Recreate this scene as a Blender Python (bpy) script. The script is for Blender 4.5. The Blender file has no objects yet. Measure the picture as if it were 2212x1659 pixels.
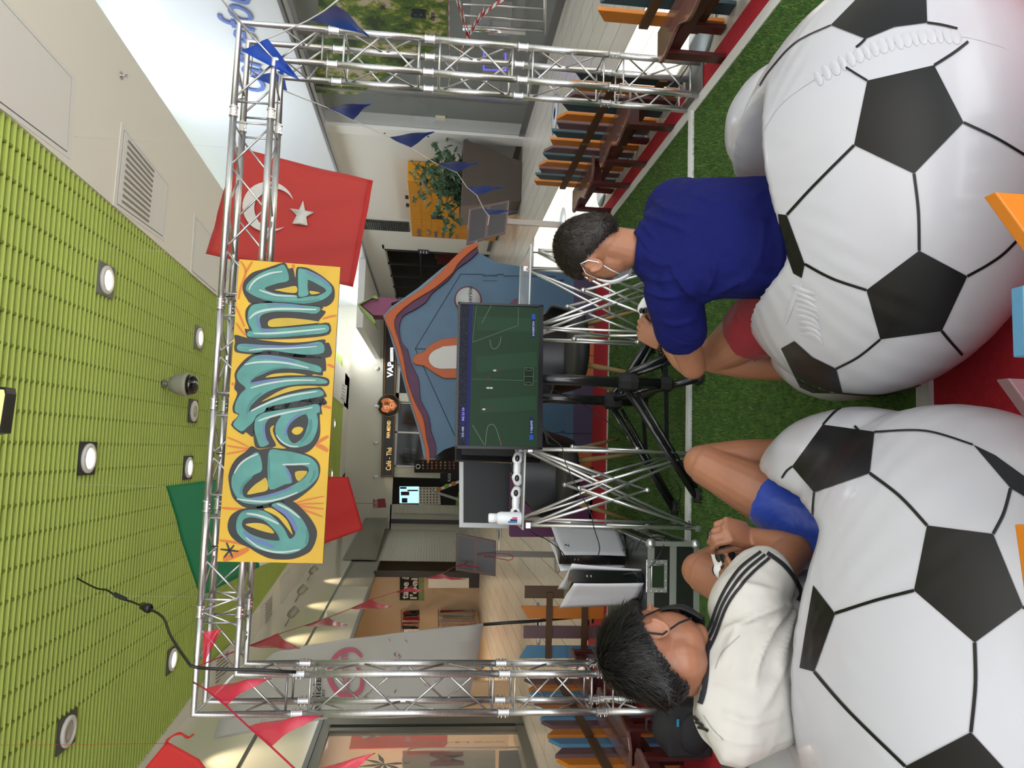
import bpy, bmesh, math, random
from mathutils import Vector, Matrix, Euler
from mathutils.bvhtree import BVHTree
random.seed(7)
C = bpy.context.scene.collection
SC = bpy.context.scene
PI = math.pi

# ------------------------------------------------------------------ camera
FPX = 1606.12
CAMP = Vector((1.2861, -3.8023, 1.4068))
def _axes(yaw, pitch, roll):
    cy, sy, cp, sp = math.cos(yaw), math.sin(yaw), math.cos(pitch), math.sin(pitch)
    r = Vector((cy, sy, 0)); f = Vector((-sy*cp, cy*cp, sp)); up = r.cross(f)
    cr, sr = math.cos(roll), math.sin(roll)
    return r*cr+up*sr, up*cr-r*sr, f
CR, CU, CF = _axes(-.0921, -.1051, .0397)      # right, up, forward of the upright view
cam_data = bpy.data.cameras.new('camera'); cam = bpy.data.objects.new('camera', cam_data); C.objects.link(cam)
cam_data.sensor_fit = 'HORIZONTAL'; cam_data.sensor_width = 36; cam_data.lens = 36*FPX/2212
cam_data.clip_start = .02; cam_data.clip_end = 200
# the phone was held sideways: picture right = scene down, picture up = scene right
M = Matrix((-CU, CR, -CF)).transposed().to_4x4(); M.translation = CAMP
cam.matrix_world = M
SC.camera = cam

# ------------------------------------------------------------------ view, world, large lights
SC.view_settings.view_transform = 'Standard'; SC.view_settings.look = 'None'
SC.view_settings.gamma = 1; SC.view_settings.use_curve_mapping = False
SC.view_settings.exposure = 0.30
SC.cycles.max_bounces = 6; SC.cycles.diffuse_bounces = 3; SC.cycles.glossy_bounces = 3
SC.cycles.transparent_max_bounces = 12; SC.cycles.transmission_bounces = 4
SC.cycles.caustics_reflective = False; SC.cycles.caustics_refractive = False
SC.cycles.sample_clamp_indirect = 4
w = bpy.data.worlds.new('sky'); SC.world = w; w.use_nodes = True
bg = w.node_tree.nodes['Background']; bg.inputs[0].default_value = (.66, .73, .80, 1); bg.inputs[1].default_value = 1.0

def light(name, kind, loc, energy, color=(1, 1, 1), size=1.0, size_y=None, target=None, spot=None, blend=.5):
    d = bpy.data.lights.new(name, kind); d.energy = energy; d.color = color
    if kind == 'AREA':
        d.shape = 'RECTANGLE' if size_y else 'SQUARE'; d.size = size
        if size_y: d.size_y = size_y
    elif kind == 'SPOT':
        d.shadow_soft_size = size; d.spot_size = spot; d.spot_blend = blend
    elif kind == 'POINT': d.shadow_soft_size = size
    o = bpy.data.objects.new(name, d); C.objects.link(o); o.location = loc
    if target is not None:
        o.rotation_euler = (Vector(target)-Vector(loc)).to_track_quat('-Z', 'Y').to_euler()
    return o
# daylight through the long roof glazing on the right plus fill lamps added behind the viewer
light('skylight_right', 'AREA', (6.0, 7.0, 5.9), 700, (.86, .93, 1), 1.3, 20, (5.2, 7.0, 0))
light('foreground_fill', 'AREA', (2.2, -4.2, 4.3), 70, (.93, .97, 1), 5.5, 3.0, (1.6, 0.0, 0))  # added unseen lamp below the closed ceiling, lights the foreground
light('ceiling_fill', 'AREA', (2.2, -6.8, 1.6), 300, (.97, .98, 1), 9.0, 3.0, (2.0, 0.0, 6.4))  # added unseen lamp behind the viewer, aimed up to brighten the ceiling
light('skylight_far', 'AREA', (4.2, 22.0, 4.9), 260, (.95, .97, 1), 3, 3, (4.0, 21.0, 0))
sun = bpy.data.lights.new('sun', 'SUN'); sun.energy = 7; sun.angle = .006; sun.color = (1, .97, .9)
so = bpy.data.objects.new('sun', sun); C.objects.link(so)
so.rotation_euler = Vector((-.36, -.10, -1)).to_track_quat('-Z', 'Y').to_euler()

# ------------------------------------------------------------------ helpers
def ray(x, y):                                   # direction through a pixel of the 2212x1659 picture
    return CF*FPX + CR*((1659-y)-829.5) - CU*(x-1106)
def at_y(x, y, Y): d = ray(x, y); return CAMP + d*((Y-CAMP.y)/d.y)
def at_x(x, y, X): d = ray(x, y); return CAMP + d*((X-CAMP.x)/d.x)
def at_z(x, y, Z): d = ray(x, y); return CAMP + d*((Z-CAMP.z)/d.z)
def at_d(x, y, D): return CAMP + ray(x, y)*(D/FPX)
def lin(c):
    return tuple((v/12.92 if v <= .04045 else ((v+.055)/1.055)**2.4) for v in c)
def rgb(h):
    h = h.lstrip('#'); return lin(tuple(int(h[i:i+2], 16)/255 for i in (0, 2, 4)))
MATS = {}
def mat(name, col=None, rough=.5, metal=0, spec=.5, emit=None, es=1, alpha=1, coat=0, trans=0, noise=None, bump=None, sheen=0, sss=0):
    if name in MATS: return MATS[name]
    m = bpy.data.materials.new(name); m.use_nodes = True; nt = m.node_tree
    b = nt.nodes['Principled BSDF']
    if isinstance(col, str): col = rgb(col)
    b.inputs['Base Color'].default_value = (*col, 1)
    b.inputs['Roughness'].default_value = rough; b.inputs['Metallic'].default_value = metal
    b.inputs['Specular IOR Level'].default_value = spec
    b.inputs['Coat Weight'].default_value = coat; b.inputs['Coat Roughness'].default_value = .08
    b.inputs['Transmission Weight'].default_value = trans
    b.inputs['Alpha'].default_value = alpha
    if sheen: b.inputs['Sheen Weight'].default_value = sheen
    if sss:
        b.inputs['Subsurface Weight'].default_value = sss; b.inputs['Subsurface Radius'].default_value = (.012, .005, .003)
        b.inputs['Subsurface Scale'].default_value = 1
    if emit is not None:
        e = rgb(emit) if isinstance(emit, str) else emit
        b.inputs['Emission Color'].default_value = (*e, 1); b.inputs['Emission Strength'].default_value = es
    if noise:                                    # (scale, amount[, stretch]) colour variation of the stuff itself
        tc = nt.nodes.new('ShaderNodeTexCoord'); mp = nt.nodes.new('ShaderNodeMapping'); n = nt.nodes.new('ShaderNodeTexNoise')
        n.inputs['Scale'].default_value = noise[0]; n.inputs['Detail'].default_value = 5
        if len(noise) > 2: mp.inputs['Scale'].default_value = noise[2]
        nt.links.new(tc.outputs['Object'], mp.inputs[0]); nt.links.new(mp.outputs[0], n.inputs['Vector'])
        r = nt.nodes.new('ShaderNodeValToRGB'); a = noise[1]
        r.color_ramp.elements[0].position = .3; r.color_ramp.elements[1].position = .7
        r.color_ramp.elements[0].color = (*[max(0, c*(1-a)) for c in col], 1)
        r.color_ramp.elements[1].color = (*[min(1, c*(1+a)) for c in col], 1)
        nt.links.new(n.outputs['Fac'], r.inputs[0]); nt.links.new(r.outputs[0], b.inputs['Base Color'])
    if bump:                                     # (scale, strength[, distance])
        tc = nt.nodes.new('ShaderNodeTexCoord'); n = nt.nodes.new('ShaderNodeTexNoise'); n.inputs['Scale'].default_value = bump[0]
        n.inputs['Detail'].default_value = 4
        bp = nt.nodes.new('ShaderNodeBump'); bp.inputs['Strength'].default_value = bump[1]
        bp.inputs['Distance'].default_value = bump[2] if len(bump) > 2 else .01
        nt.links.new(tc.outputs['Object'], n.inputs['Vector']); nt.links.new(n.outputs['Fac'], bp.inputs['Height']); nt.links.new(bp.outputs[0], b.inputs['Normal'])
    MATS[name] = m
    return m

def tag(o, label=None, cat=None, group=None, kind=None):
    if label: o['label'] = label
    if cat: o['category'] = cat
    if group: o['group'] = group
    if kind: o['kind'] = kind
    return o
def empty(name, loc=(0, 0, 0), label=None, cat=None, group=None, rz=0):
    o = bpy.data.objects.new(name, None); C.objects.link(o); o.location = loc; o.rotation_euler = (0, 0, rz); o.empty_display_size = .1
    return tag(o, label, cat, group)

class MB:
    """collects shapes in world coordinates and links them as one mesh object"""
    def __init__(s): s.v = []; s.f = []; s.sm = []; s.mi = []; s.cur = 0
    def add(s, vs, fs, smooth=False):
        o = len(s.v); s.v += [tuple(v) for v in vs]
        for f in fs: s.f.append(tuple(i+o for i in f)); s.sm.append(smooth); s.mi.append(s.cur)
        return s
    def box(s, c, d, R=None):
        c = Vector(c); hx, hy, hz = d[0]/2, d[1]/2, d[2]/2
        vs = [Vector((x, y, z)) for x in (-hx, hx) for y in (-hy, hy) for z in (-hz, hz)]
        if R is not None: vs = [R @ v for v in vs]
        return s.add([v+c for v in vs], [(0, 1, 3, 2), (4, 6, 7, 5), (0, 4, 5, 1), (2, 3, 7, 6), (0, 2, 6, 4), (1, 5, 7, 3)])
    def bb(s, a, b):
        return s.box([(a[i]+b[i])/2 for i in range(3)], [abs(b[i]-a[i]) for i in range(3)])
    def bar(s, a, b, wd, th, up=(0, 0, 1)):      # rectangular bar from a to b
        a, b = Vector(a), Vector(b); d = (b-a); L = d.length
        if L < 1e-6: return s
        z = d/L; x = Vector(up).cross(z)
        if x.length < 1e-4: x = Vector((1, 0, 0)).cross(z)
        x.normalize(); y = z.cross(x)
        R = Matrix((x, y, z)).transposed()
        return s.box((a+b)/2, (wd, th, L), R)
    def tube(s, a, b, r, r2=None, n=10, cap=True):
        return s.path([a, b], [r, r if r2 is None else r2], n, cap)
    def path(s, pts, r, n=8, cap=True, closed=False):
        pts = [Vector(p) for p in pts]; m = len(pts)
        rs = r if isinstance(r, (list, tuple)) else [r]*m
        T = []
        for i in range(m):
            if closed: t = pts[(i+1) % m]-pts[i-1]
            else: t = pts[min(i+1, m-1)]-pts[max(i-1, 0)]
            T.append(t.normalized() if t.length > 1e-9 else Vector((0, 0, 1)))
        u = T[0].orthogonal().normalized(); vs = []
        for i in range(m):
            u = (u-T[i]*u.dot(T[i]))
            u = u.normalized() if u.length > 1e-6 else T[i].orthogonal().normalized()
            w_ = T[i].cross(u)
            vs += [pts[i]+(u*math.cos(2*PI*k/n)+w_*math.sin(2*PI*k/n))*rs[i] for k in range(n)]
        fs = []
        for i in range(m if closed else m-1):
            j = (i+1) % m
            fs += [(i*n+k, i*n+(k+1) % n, j*n+(k+1) % n, j*n+k) for k in range(n)]
        if cap and not closed: fs += [tuple(range(n))[::-1], tuple((m-1)*n+k for k in range(n))]
        return s.add(vs, fs, True)
    def ball(s, c, r, R=None, nu=20, nv=12):
        c = Vector(c); r = (r, r, r) if not isinstance(r, (tuple, list)) else r
        vs = [Vector((0, 0, r[2]))]; 
        for i in range(1, nv):
            a = PI*i/nv
            vs += [Vector((r[0]*math.sin(a)*math.cos(2*PI*k/nu), r[1]*math.sin(a)*math.sin(2*PI*k/nu), r[2]*math.cos(a))) for k in range(nu)]
        vs.append(Vector((0, 0, -r[2])))
        if R is not None: vs = [R @ v for v in vs]
        vs = [v+c for v in vs]; fs = [(0, 1+k, 1+(k+1) % nu) for k in range(nu)]
        for i in range(nv-2):
            a = 1+i*nu; b = a+nu
            fs += [(a+k, b+k, b+(k+1) % nu, a+(k+1) % nu) for k in range(nu)]
        L = len(vs)-1; a = 1+(nv-2)*nu
        fs += [(a+k, L, a+(k+1) % nu) for k in range(nu)]
        return s.add(vs, fs, True)
    def lathe(s, prof, base, axis=(0, 0, 1), n=24, smooth=True):   # prof: (radius, height)
        base = Vector(base); z = Vector(axis).normalized(); x = z.orthogonal().normalized(); y = z.cross(x)
        vs = []
        for (r, h) in prof: vs += [base+z*h+(x*math.cos(2*PI*k/n)+y*math.sin(2*PI*k/n))*r for k in range(n)]
        fs = []
        for i in range(len(prof)-1): fs += [(i*n+k, i*n+(k+1) % n, (i+1)*n+(k+1) % n, (i+1)*n+k) for k in range(n)]
        if prof[0][0] > 1e-5: fs.append(tuple(range(n))[::-1])
        if prof[-1][0] > 1e-5: fs.append(tuple((len(prof)-1)*n+k for k in range(n)))
        return s.add(vs, fs, smooth)
    def prism(s, pts, ext):                      # planar outline extruded by a vector
        pts = [Vector(p) for p in pts]; e = Vector(ext); n = len(pts)
        vs = pts+[p+e for p in pts]
        fs = [(i, (i+1) % n, n+(i+1) % n, n+i) for i in range(n)]
        fs += [tuple(range(n))[::-1], tuple(range(n, 2*n))]
        return s.add(vs, fs)
    def build(s, name, m, parent=None, label=None, bev=0, sub=0, autosm=None):
        me = bpy.data.meshes.new(name); me.from_pydata(s.v, [], s.f)
        me.polygons.foreach_set('use_smooth', s.sm); 
        for mm in (m if isinstance(m, (list, tuple)) else [m]): me.materials.append(mm)
        if any(s.mi): me.polygons.foreach_set('material_index', s.mi)
        bm = bmesh.new(); bm.from_mesh(me); bmesh.ops.recalc_face_normals(bm, faces=bm.faces)
        if any(len(f.verts) > 4 for f in bm.faces): bmesh.ops.triangulate(bm, faces=[f for f in bm.faces if len(f.verts) > 4])
        bm.to_mesh(me); bm.free()
        o = bpy.data.objects.new(name, me); C.objects.link(o)
        if parent is not None:
            o.parent = parent
            if parent.matrix_basis != Matrix.Identity(4) or parent.parent:
                pm = parent.matrix_basis.copy(); p = parent.parent
                while p is not None: pm = p.matrix_basis @ pm; p = p.parent
                if pm != Matrix.Identity(4): me.transform(pm.inverted())
        if bev:
            b = o.modifiers.new('bevel', 'BEVEL'); b.width = bev; b.segments = 2; b.limit_method = 'ANGLE'; b.angle_limit = .6
        if sub:
            b = o.modifiers.new('sub', 'SUBSURF'); b.levels = sub; b.render_levels = sub
        if label: o['label'] = label
        return o
def copy_tree(o, parent=None):
    c = o.copy(); C.objects.link(c)
    if parent is not None: c.parent = parent
    for ch in [q for q in o.children]: copy_tree(ch, c)
    return c
_font_cache = {}
def text(s, o, x, up, h, m, parent, name='lettering', ext=.002, width=None, label=None, bold=0, shear=0, align='LEFT'):
    """lettering with its baseline starting at o, running along x; h = capital height"""
    cu = bpy.data.curves.new('txt', 'FONT'); cu.body = s; cu.extrude = 0; cu.shear = shear; cu.offset = bold; cu.resolution_u = 3
    t = bpy.data.objects.new('txt', cu); C.objects.link(t)
    dg = bpy.context.evaluated_depsgraph_get(); me = bpy.data.meshes.new_from_object(t.evaluated_get(dg))
    C.objects.unlink(t); bpy.data.objects.remove(t)
    X = Vector(x).normalized(); U = Vector(up); U = (U-X*U.dot(X)).normalized(); N = X.cross(U)
    xs = [v.co.x for v in me.vertices] or [0]; wd = max(xs)-min(xs) or 1
    k = h/.69; kx = (width/wd) if width else k; x0 = min(xs)
    if align == 'CENTER': x0 = min(xs)+wd/2
    vs = [Vector(o)+X*((v.co.x-x0)*kx)+U*(v.co.y*k) for v in me.vertices]
    fs = [tuple(p.vertices) for p in me.polygons]
    n = len(vs); edges = {}
    for f in fs:
        for i in range(len(f)):
            a, b = f[i], f[(i+1) % len(f)]; edges[(a, b)] = edges.get((a, b), 0)+1
    side = [(a, b, b+n, a+n) for (a, b) in edges if (b, a) not in edges]
    mb = MB(); mb.add([v+N*ext for v in vs]+[v for v in vs], fs+[tuple(i+n for i in f[::-1]) for f in fs]+side)
    bpy.data.meshes.remove(me)
    return mb.build(name, m, parent, label)
def struct(mb, name, m, **k):
    o = mb.build(name, m, **k); o['kind'] = 'structure'; return o

# ------------------------------------------------------------------ common materials
ALU = mat('brushed_aluminium', (.62, .62, .62), .32, .9, noise=(30, .12, (1, 1, 8)))
WHITE = mat('white_paint', '#e9e9e6', .5)
CREAM = mat('cream_paint', '#efece2', .55)
BLACK = mat('black_plastic', (.012, .012, .013), .35)
BLACKM = mat('black_matt', (.008, .008, .008), .7)
GREYM = mat('grey_metal', '#8b8b89', .4, .6)
# ================================================================== THE PLACE
ZC = 4.5
lw = lambda y: -2.68+.045*y                     # left shop front line
gl = lambda y: -2.72+.06*y+.0029*y*y                     # left edge of the green baffles
gr = lambda y: 3.64-.04*y                       # right edge of the green baffles
cr_ = lambda y: 5.30-.062*y                     # edge of the right ceiling strip, start of the roof light
RW = 6.78
# floor of pale planks
fm = mat('floor_planks', '#cfc5b0', .22)
nt = fm.node_tree; b = nt.nodes['Principled BSDF']
tc = nt.nodes.new('ShaderNodeTexCoord'); mp = nt.nodes.new('ShaderNodeMapping'); mp.inputs['Rotation'].default_value = (0, 0, 1.57)
br = nt.nodes.new('ShaderNodeTexBrick'); br.inputs['Color1'].default_value = (*rgb('#ddd6c8'), 1); br.inputs['Color2'].default_value = (*rgb('#e6e0d4'), 1)
br.inputs['Mortar'].default_value = (*rgb('#8a8478'), 1); br.inputs['Scale'].default_value = 1; br.inputs['Mortar Size'].default_value = .004
br.inputs['Brick Width'].default_value = 1.2; br.inputs['Row Height'].default_value = .3; br.inputs['Bias'].default_value = 0
nz = nt.nodes.new('ShaderNodeTexNoise'); nz.inputs['Scale'].default_value = 3; mp2 = nt.nodes.new('ShaderNodeMapping'); mp2.inputs['Scale'].default_value = (5, .6, 1)
mx = nt.nodes.new('ShaderNodeMixRGB'); mx.blend_type = 'MULTIPLY'; mx.inputs[0].default_value = .14
nt.links.new(tc.outputs['Object'], mp.inputs[0]); nt.links.new(mp.outputs[0], br.inputs['Vector'])
nt.links.new(tc.outputs['Object'], mp2.inputs[0]); nt.links.new(mp2.outputs[0], nz.inputs['Vector'])
nt.links.new(br.outputs['Color'], mx.inputs[1]); nt.links.new(nz.outputs['Fac'], mx.inputs[2]); nt.links.new(mx.outputs[0], b.inputs['Base Color'])
mb = MB(); mb.bb((-3.4, -7, -.1), (7.6, 24.4, 0)); struct(mb, 'floor', fm)

# ceiling: slab, side strips and the green baffle grid
GREEN = mat('green_baffle', '#c6d86f', .5, noise=(.8, .06))
GREEND = mat('green_baffle_top', '#a9bd55', .6)
mb = MB()
ys = [-1.6+i*.0808 for i in range(int((22.6+1.6)/.0808))]
for y in ys: mb.box(((gl(y)+gr(y))/2, y, ZC+.05), (gr(y)-gl(y), .006, .10))
mb2 = MB()
for i in range(-10, 15):
    x = 1.25+i*.238
    y1 = 22.6
    while y1 > -1.5 and not (gl(y1)+.05 < x < gr(y1)-.05): y1 -= .5
    if y1 > -1: mb2.box((x, (y1-1.6)/2, ZC+.050), (.020, y1+1.6, .075))
struct(mb, 'ceiling', GREEN)
struct(mb2, 'ceiling', mat('green_cross_shade', '#7e8f35', .6))  # darker green puts the shadow at the cross bars into their colour
mb = MB(); mb.bb((-3.4, -7, ZC+.13), (4.4, 24.4, ZC+.2)); struct(mb, 'ceiling', GREEND)
mb = MB()
def strip(mb, fa, fb, y0, y1, z0, z1):
    mb.prism([(fa(y0), y0, z0), (fb(y0), y0, z0), (fb(y1), y1, z0), (fa(y1), y1, z0)], (0, 0, z1-z0))
strip(mb, gr, cr_, -1.6, 24.4, ZC-.01, ZC+.35); [strip(mb, lambda y: lw(y)-.6, gl, -1.6+2*i, .4+2*i, ZC-.01, ZC+.12) for i in range(13)]
mb.bb((-3.4, -7, ZC-.01), (5.4, -1.6, ZC+.12)); mb.bb((-3.4, 22.6, ZC-.01), (4.4, 24.4, ZC+.12))
struct(mb, 'ceiling', CREAM)

# left side: long glossy bulkhead above the shop fronts
GLOSS = mat('glossy_cream_panel', '#ebe8d8', .16, coat=.5)
y0, y1 = -4, 24
mb = MB()
mb.prism([(lw(y0), y0, 3.50), (lw(y1), y1, 3.50), (lw(y1), y1, ZC+.02), (lw(y0), y0, ZC+.02)], (-.12, 0, 0))
struct(mb, 'wall_left', GLOSS)
mb = MB(); mb.prism([(lw(y0)+.01, y0, 2.74), (lw(14.6)+.01, 14.6, 2.74), (lw(14.6)+.01, 14.6, 3.44), (lw(y0)+.01, y0, 3.44)], (-.12, 0, 0))
struct(mb, 'wall_left', GLOSS)
mb = MB(); mb.prism([(lw(y0)-.02, y0, 3.42), (lw(y1)-.02, y1, 3.42), (lw(y1)-.02, y1, 3.52), (lw(y0)-.02, y0, 3.52)], (-.1, 0, 0))
mb.prism([(lw(y0)+.02, y0, 2.69), (lw(14.6)+.02, 14.6, 2.69), (lw(14.6)+.02, 14.6, 2.75), (lw(y0)+.02, y0, 2.75)], (-.1, 0, 0))
struct(mb, 'trim_1', mat('trim_grey', '#7d7f80', .35, .4))
# shop interiors on the left: back wall, side partitions
INT = mat('shop_interior', '#d9c3a4', .6)
mb = MB(); mb.bb((-6.0, -4, 0), (-5.9, 24, 3.3)); mb.prism([(-6, -4, 3.3), (lw(-4)-.09, -4, 3.3), (lw(24)-.09, 24, 3.3), (-6, 24, 3.3)], (0, 0, .25))
for yy in (8.45, 16.6, 20.6): mb.bb((-6, yy-.06, 0), (lw(yy)-.08, yy+.06, 3.4))
mb.bb((-6, -4.1, 0), (lw(-4), -4, 3.4)); mb.bb((-6, -4, -.02), (-2.95, 24, 0.004))
struct(mb, 'wall_left', INT)
mb = MB(); mb.prism([(lw(14.6)-.02, 14.6, 2.72), (lw(24)-.02, 24, 2.72), (lw(24)-.02, 24, 3.44), (lw(14.6)-.02, 14.6, 3.44)], (-.1, 0, 0)); struct(mb, 'wall_left', mat('bulkhead_grey', '#8d8c83', .4))
# right side wall: white, with a big shop window nearest the viewer
mb = MB()
mb.bb((RW, 9.0, 0), (RW+.2, 16.2, 3.4)); mb.bb((RW, 24.2, 0), (RW+.2, 24.4, 3.4))
mb.bb((RW, 8.6, 0), (RW+.2, 9.0, 3.4)); mb.bb((RW, -1, 0), (RW+.2, 2.0, 3.4))
mb.bb((RW, 16.2, 2.9), (RW+.2, 24.4, 3.4)); mb.bb((RW, 16.2, 0), (RW+.2, 16.6, 2.95))
struct(mb, 'wall_right', WHITE)
pj = at_x(352, 210, RW-.25); mb = MB(); mb.bb((RW-.25, pj.y, 3.4), (RW+.3, 24.4, 7.0)); mb.bb((RW-.25, -1, 3.4), (RW+.3, pj.y, pj.z)); struct(mb, 'wall_right', mat('bright_white_wall', '#cfd4d8', .45))
mb = MB(); mb.bb((RW-.02, -1, .0), (RW+.02, 16.2, .10)); mb.bb((RW-.27, -1, 3.38), (RW-.2, 24.4, 3.42)); struct(mb, 'baseboard_right', mat('baseboard_grey', '#77777a', .4, .5))
# end wall
EY = 24.0
mb = MB(); mb.bb((lw(EY)-.3, EY, 2.75), (RW+.2, EY+.2, 5.0)); mb.bb((3.0, EY-.02, 0), (3.35, EY+.2, 2.8))
mb.bb((lw(EY)-.1, EY, 0), (-.75, EY+.2, 2.8)); mb.bb((.25, EY, 0), (.62, EY+.2, 2.8))
struct(mb, 'wall_back', mat('end_wall_cream', '#dbd7c8', .5))
mb = MB(); mb.bb((-3.4, EY+3, 0), (RW+.2, EY+3.1, 3)); mb.bb((-3.4, EY+.2, 2.9), (RW+.2, EY+3.1, 3)); mb.bb((.4, EY+.2, 0), (.5, EY+3, 3)); mb.bb((-3.4, EY+.2, -.05), (RW, EY+3, 0))
struct(mb, 'wall_back', mat('dark_interior', '#3b332c', .7))
# soffit that turns the corner at the far right
mb = MB(); mb.bb((4.6, 16.9, 3.42), (RW, 24, 3.6)); struct(mb, 'ceiling', WHITE)

# red carpet, turf, pitch tape
CARPET = mat('red_carpet', '#b3202c', .95, noise=(60, .15), bump=(400, .3, .002))
mb = MB(); mb.bb((-1.15, -4.2, 0), (3.42, 2.62, .006)); tag(mb.build('carpet', CARPET), 'bright red carpet laid over the pale floor under the turf and furniture', 'carpet')
TX0, TX1, TY0, TY1 = .26, 3.22, -1.80, 2.0
TURF = mat('turf_base', '#3a5a1e', .95, noise=(25, .35))
turf = MB(); turf.bb((TX0, TY0, .006), (TX1, TY1, .016)); turf = turf.build('artificial_turf', TURF)
tag(turf, 'green artificial grass mat lying on the red carpet', 'turf')
TAPE = mat('white_tape', '#dedfdc', .5, bump=(15, .2, .01))
mb = MB()
tw = .055
mb.bb((TX1-.01, TY0-tw, .006), (TX1+tw, TY1, .022)); mb.bb((TX0-tw, TY0-tw, .006), (TX0, TY1, .022))
mb.bb((TX0-tw, TY0-tw, .006), (TX1+tw, TY0, .022)); mb.bb((TX0-.01, TY1-.01, .006), (TX1+tw, TY1+.012, .022)); mb.bb((TX0, .075, .016), (TX1, .12, .036))
mb.build('pitch_line', TAPE, turf, 'white tape lines edging and crossing the turf')
# ================================================================== TRUSS GOAL FRAME
S, CB, BB = .1854, .4806, .4985
TW, TH = 2.5+2*CB, CB+1.5+BB
truss = empty('truss_frame', (TW/2, 0, 0), 'aluminium lattice truss goal frame standing over the edge of the turf', 'truss')
TR = .0175
def section(O, ax, L, u, v, coup=True):
    """straight piece of four-chord truss; O = centre line corner chord start, u and v = sideways steps"""
    O, ax, u, v = Vector(O), Vector(ax), Vector(u), Vector(v)
    r = empty('truss_section', O-truss.location); r.parent = truss
    for a in (0, 1):
        for b_ in (0, 1):
            p = O+u*a*S+v*b_*S
            m = MB(); m.tube(p, p+ax*L, TR, n=14)
            m.build('chord_tube', ALU, r)
    e = .055
    n = 2 if L < .7 else 4
    faces = [(Vector(), u, 0), (v*S, u, 1), (Vector(), v, 1), (u*S, v, 0)]
    for off, w_, flip in faces:
        m = MB(); P = O+off
        m.tube(P+ax*e, P+ax*e+w_*S, .0055, n=6); m.tube(P+ax*(L-e), P+ax*(L-e)+w_*S, .0055, n=6)
        st = (L-2*e-.03)/n; t0 = e+.015
        for i in range(n):
            a, b_ = (0, 1) if (i+flip) % 2 == 0 else (1, 0)
            m.tube(P+ax*(t0+i*st)+w_*(S*a), P+ax*(t0+(i+1)*st)+w_*(S*b_), .0055, n=6)
            m.ball(P+ax*(t0+(i+1)*st)+w_*(S*b_), .009, nu=8, nv=5)
        m.build('lattice', ALU, r)
    if coup:
        for a in (0, 1):
            for b_ in (0, 1):
                m = MB(); p = O+u*a*S+v*b_*S
                m.lathe([(TR+.001, -.028), (TR+.005, -.026), (TR+.005, -.020), (TR+.001, -.019), (TR+.001, .019), (TR+.005, .020), (TR+.005, .026), (TR+.001, .028)], p, ax, 14, False)
                nn = (u+v).normalized()
                for q in (-.010, .010): m.tube(p+ax*q-nn*.028, p+ax*q+nn*.028, .003, n=6)
                m.build('coupler', mat('coupler_metal', (.72, .72, .72), .25, .9), r)
    return r
X1, Y1, Z1 = Vector((1, 0, 0)), Vector((0, 1, 0)), Vector((0, 0, 1))
# right post, left post, beam
z = TH-CB
for L in (.5, .5, .5): section((TW-S, 0, z), -Z1, L, X1, Y1); z -= L
section((TW-S, 0, z), -Z1, BB-.012, X1, Y1)
z = TH-CB
for L in (1.0, .5): section((0, 0, z), -Z1, L, X1, Y1); z -= L
section((0, 0, z), -Z1, BB-.012, X1, Y1)
x = TW-CB
for L in (1.0, .5, .5, .5): section((x, 0, TH-S), -X1, L, Z1, Y1); x -= L
section((x, 0, TH-S), -X1, .001, Z1, Y1)
for side in (0, 1):                              # mitred corner blocks
    fx = (lambda q: q) if side == 0 else (lambda q: TW-q)
    r = empty('truss_corner', Vector((fx(0), 0, TH))-truss.location); r.parent = truss
    for yy in (0, S):
        m = MB(); m.path([(fx(0), yy, TH-CB), (fx(0), yy, TH), (fx(CB), yy, TH)], TR, 14); m.build('chord_tube', ALU, r)
        m = MB(); m.path([(fx(S), yy, TH-CB), (fx(S), yy, TH-S), (fx(CB), yy, TH-S)], TR, 14); m.build('chord_tube', ALU, r)
    for yy in (0, S):
        m = MB(); br_ = .0055
        for k in range(2):
            a = .055
            q = [(0, -CB+a), (S, -CB+a)]; m.tube((fx(0), yy, TH-CB+a), (fx(S), yy, TH-CB+a), br_, n=6); m.tube((fx(CB-a), yy, TH), (fx(CB-a), yy, TH-S), br_, n=6)
        m.tube((fx(0), yy, TH-CB+a+.02), (fx(S), yy, TH-S-.02), br_, n=6); m.tube((fx(CB-a-.02), yy, TH), (fx(S+.02), yy, TH-S), br_, n=6)
        m.tube((fx(0), yy, TH), (fx(S), yy, TH-S), br_, n=6)
        m.build('lattice', ALU, r)
    m = MB()
    for (p, q) in (((0, TH-.42), (0, TH-.2)), ((S, TH-.42), (S, TH-.24)), ((.42, TH), (.22, TH)), ((.42, TH-S), (.24, TH-S))):
        mid = ((p[0]+q[0])/2, (p[1]+q[1])/2)
        m.tube((fx(p[0]), 0, p[1]), (fx(mid[0]), S, mid[1]), .0055, n=6); m.tube((fx(mid[0]), S, mid[1]), (fx(q[0]), 0, q[1]), .0055, n=6)
    m.build('lattice', ALU, r)
    m = MB(); m.bb((fx(-.04), -.04, .008), (fx(S+.04), S+.04, .018)); m.build('base_plate', GREYM, truss, bev=.002)
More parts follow.
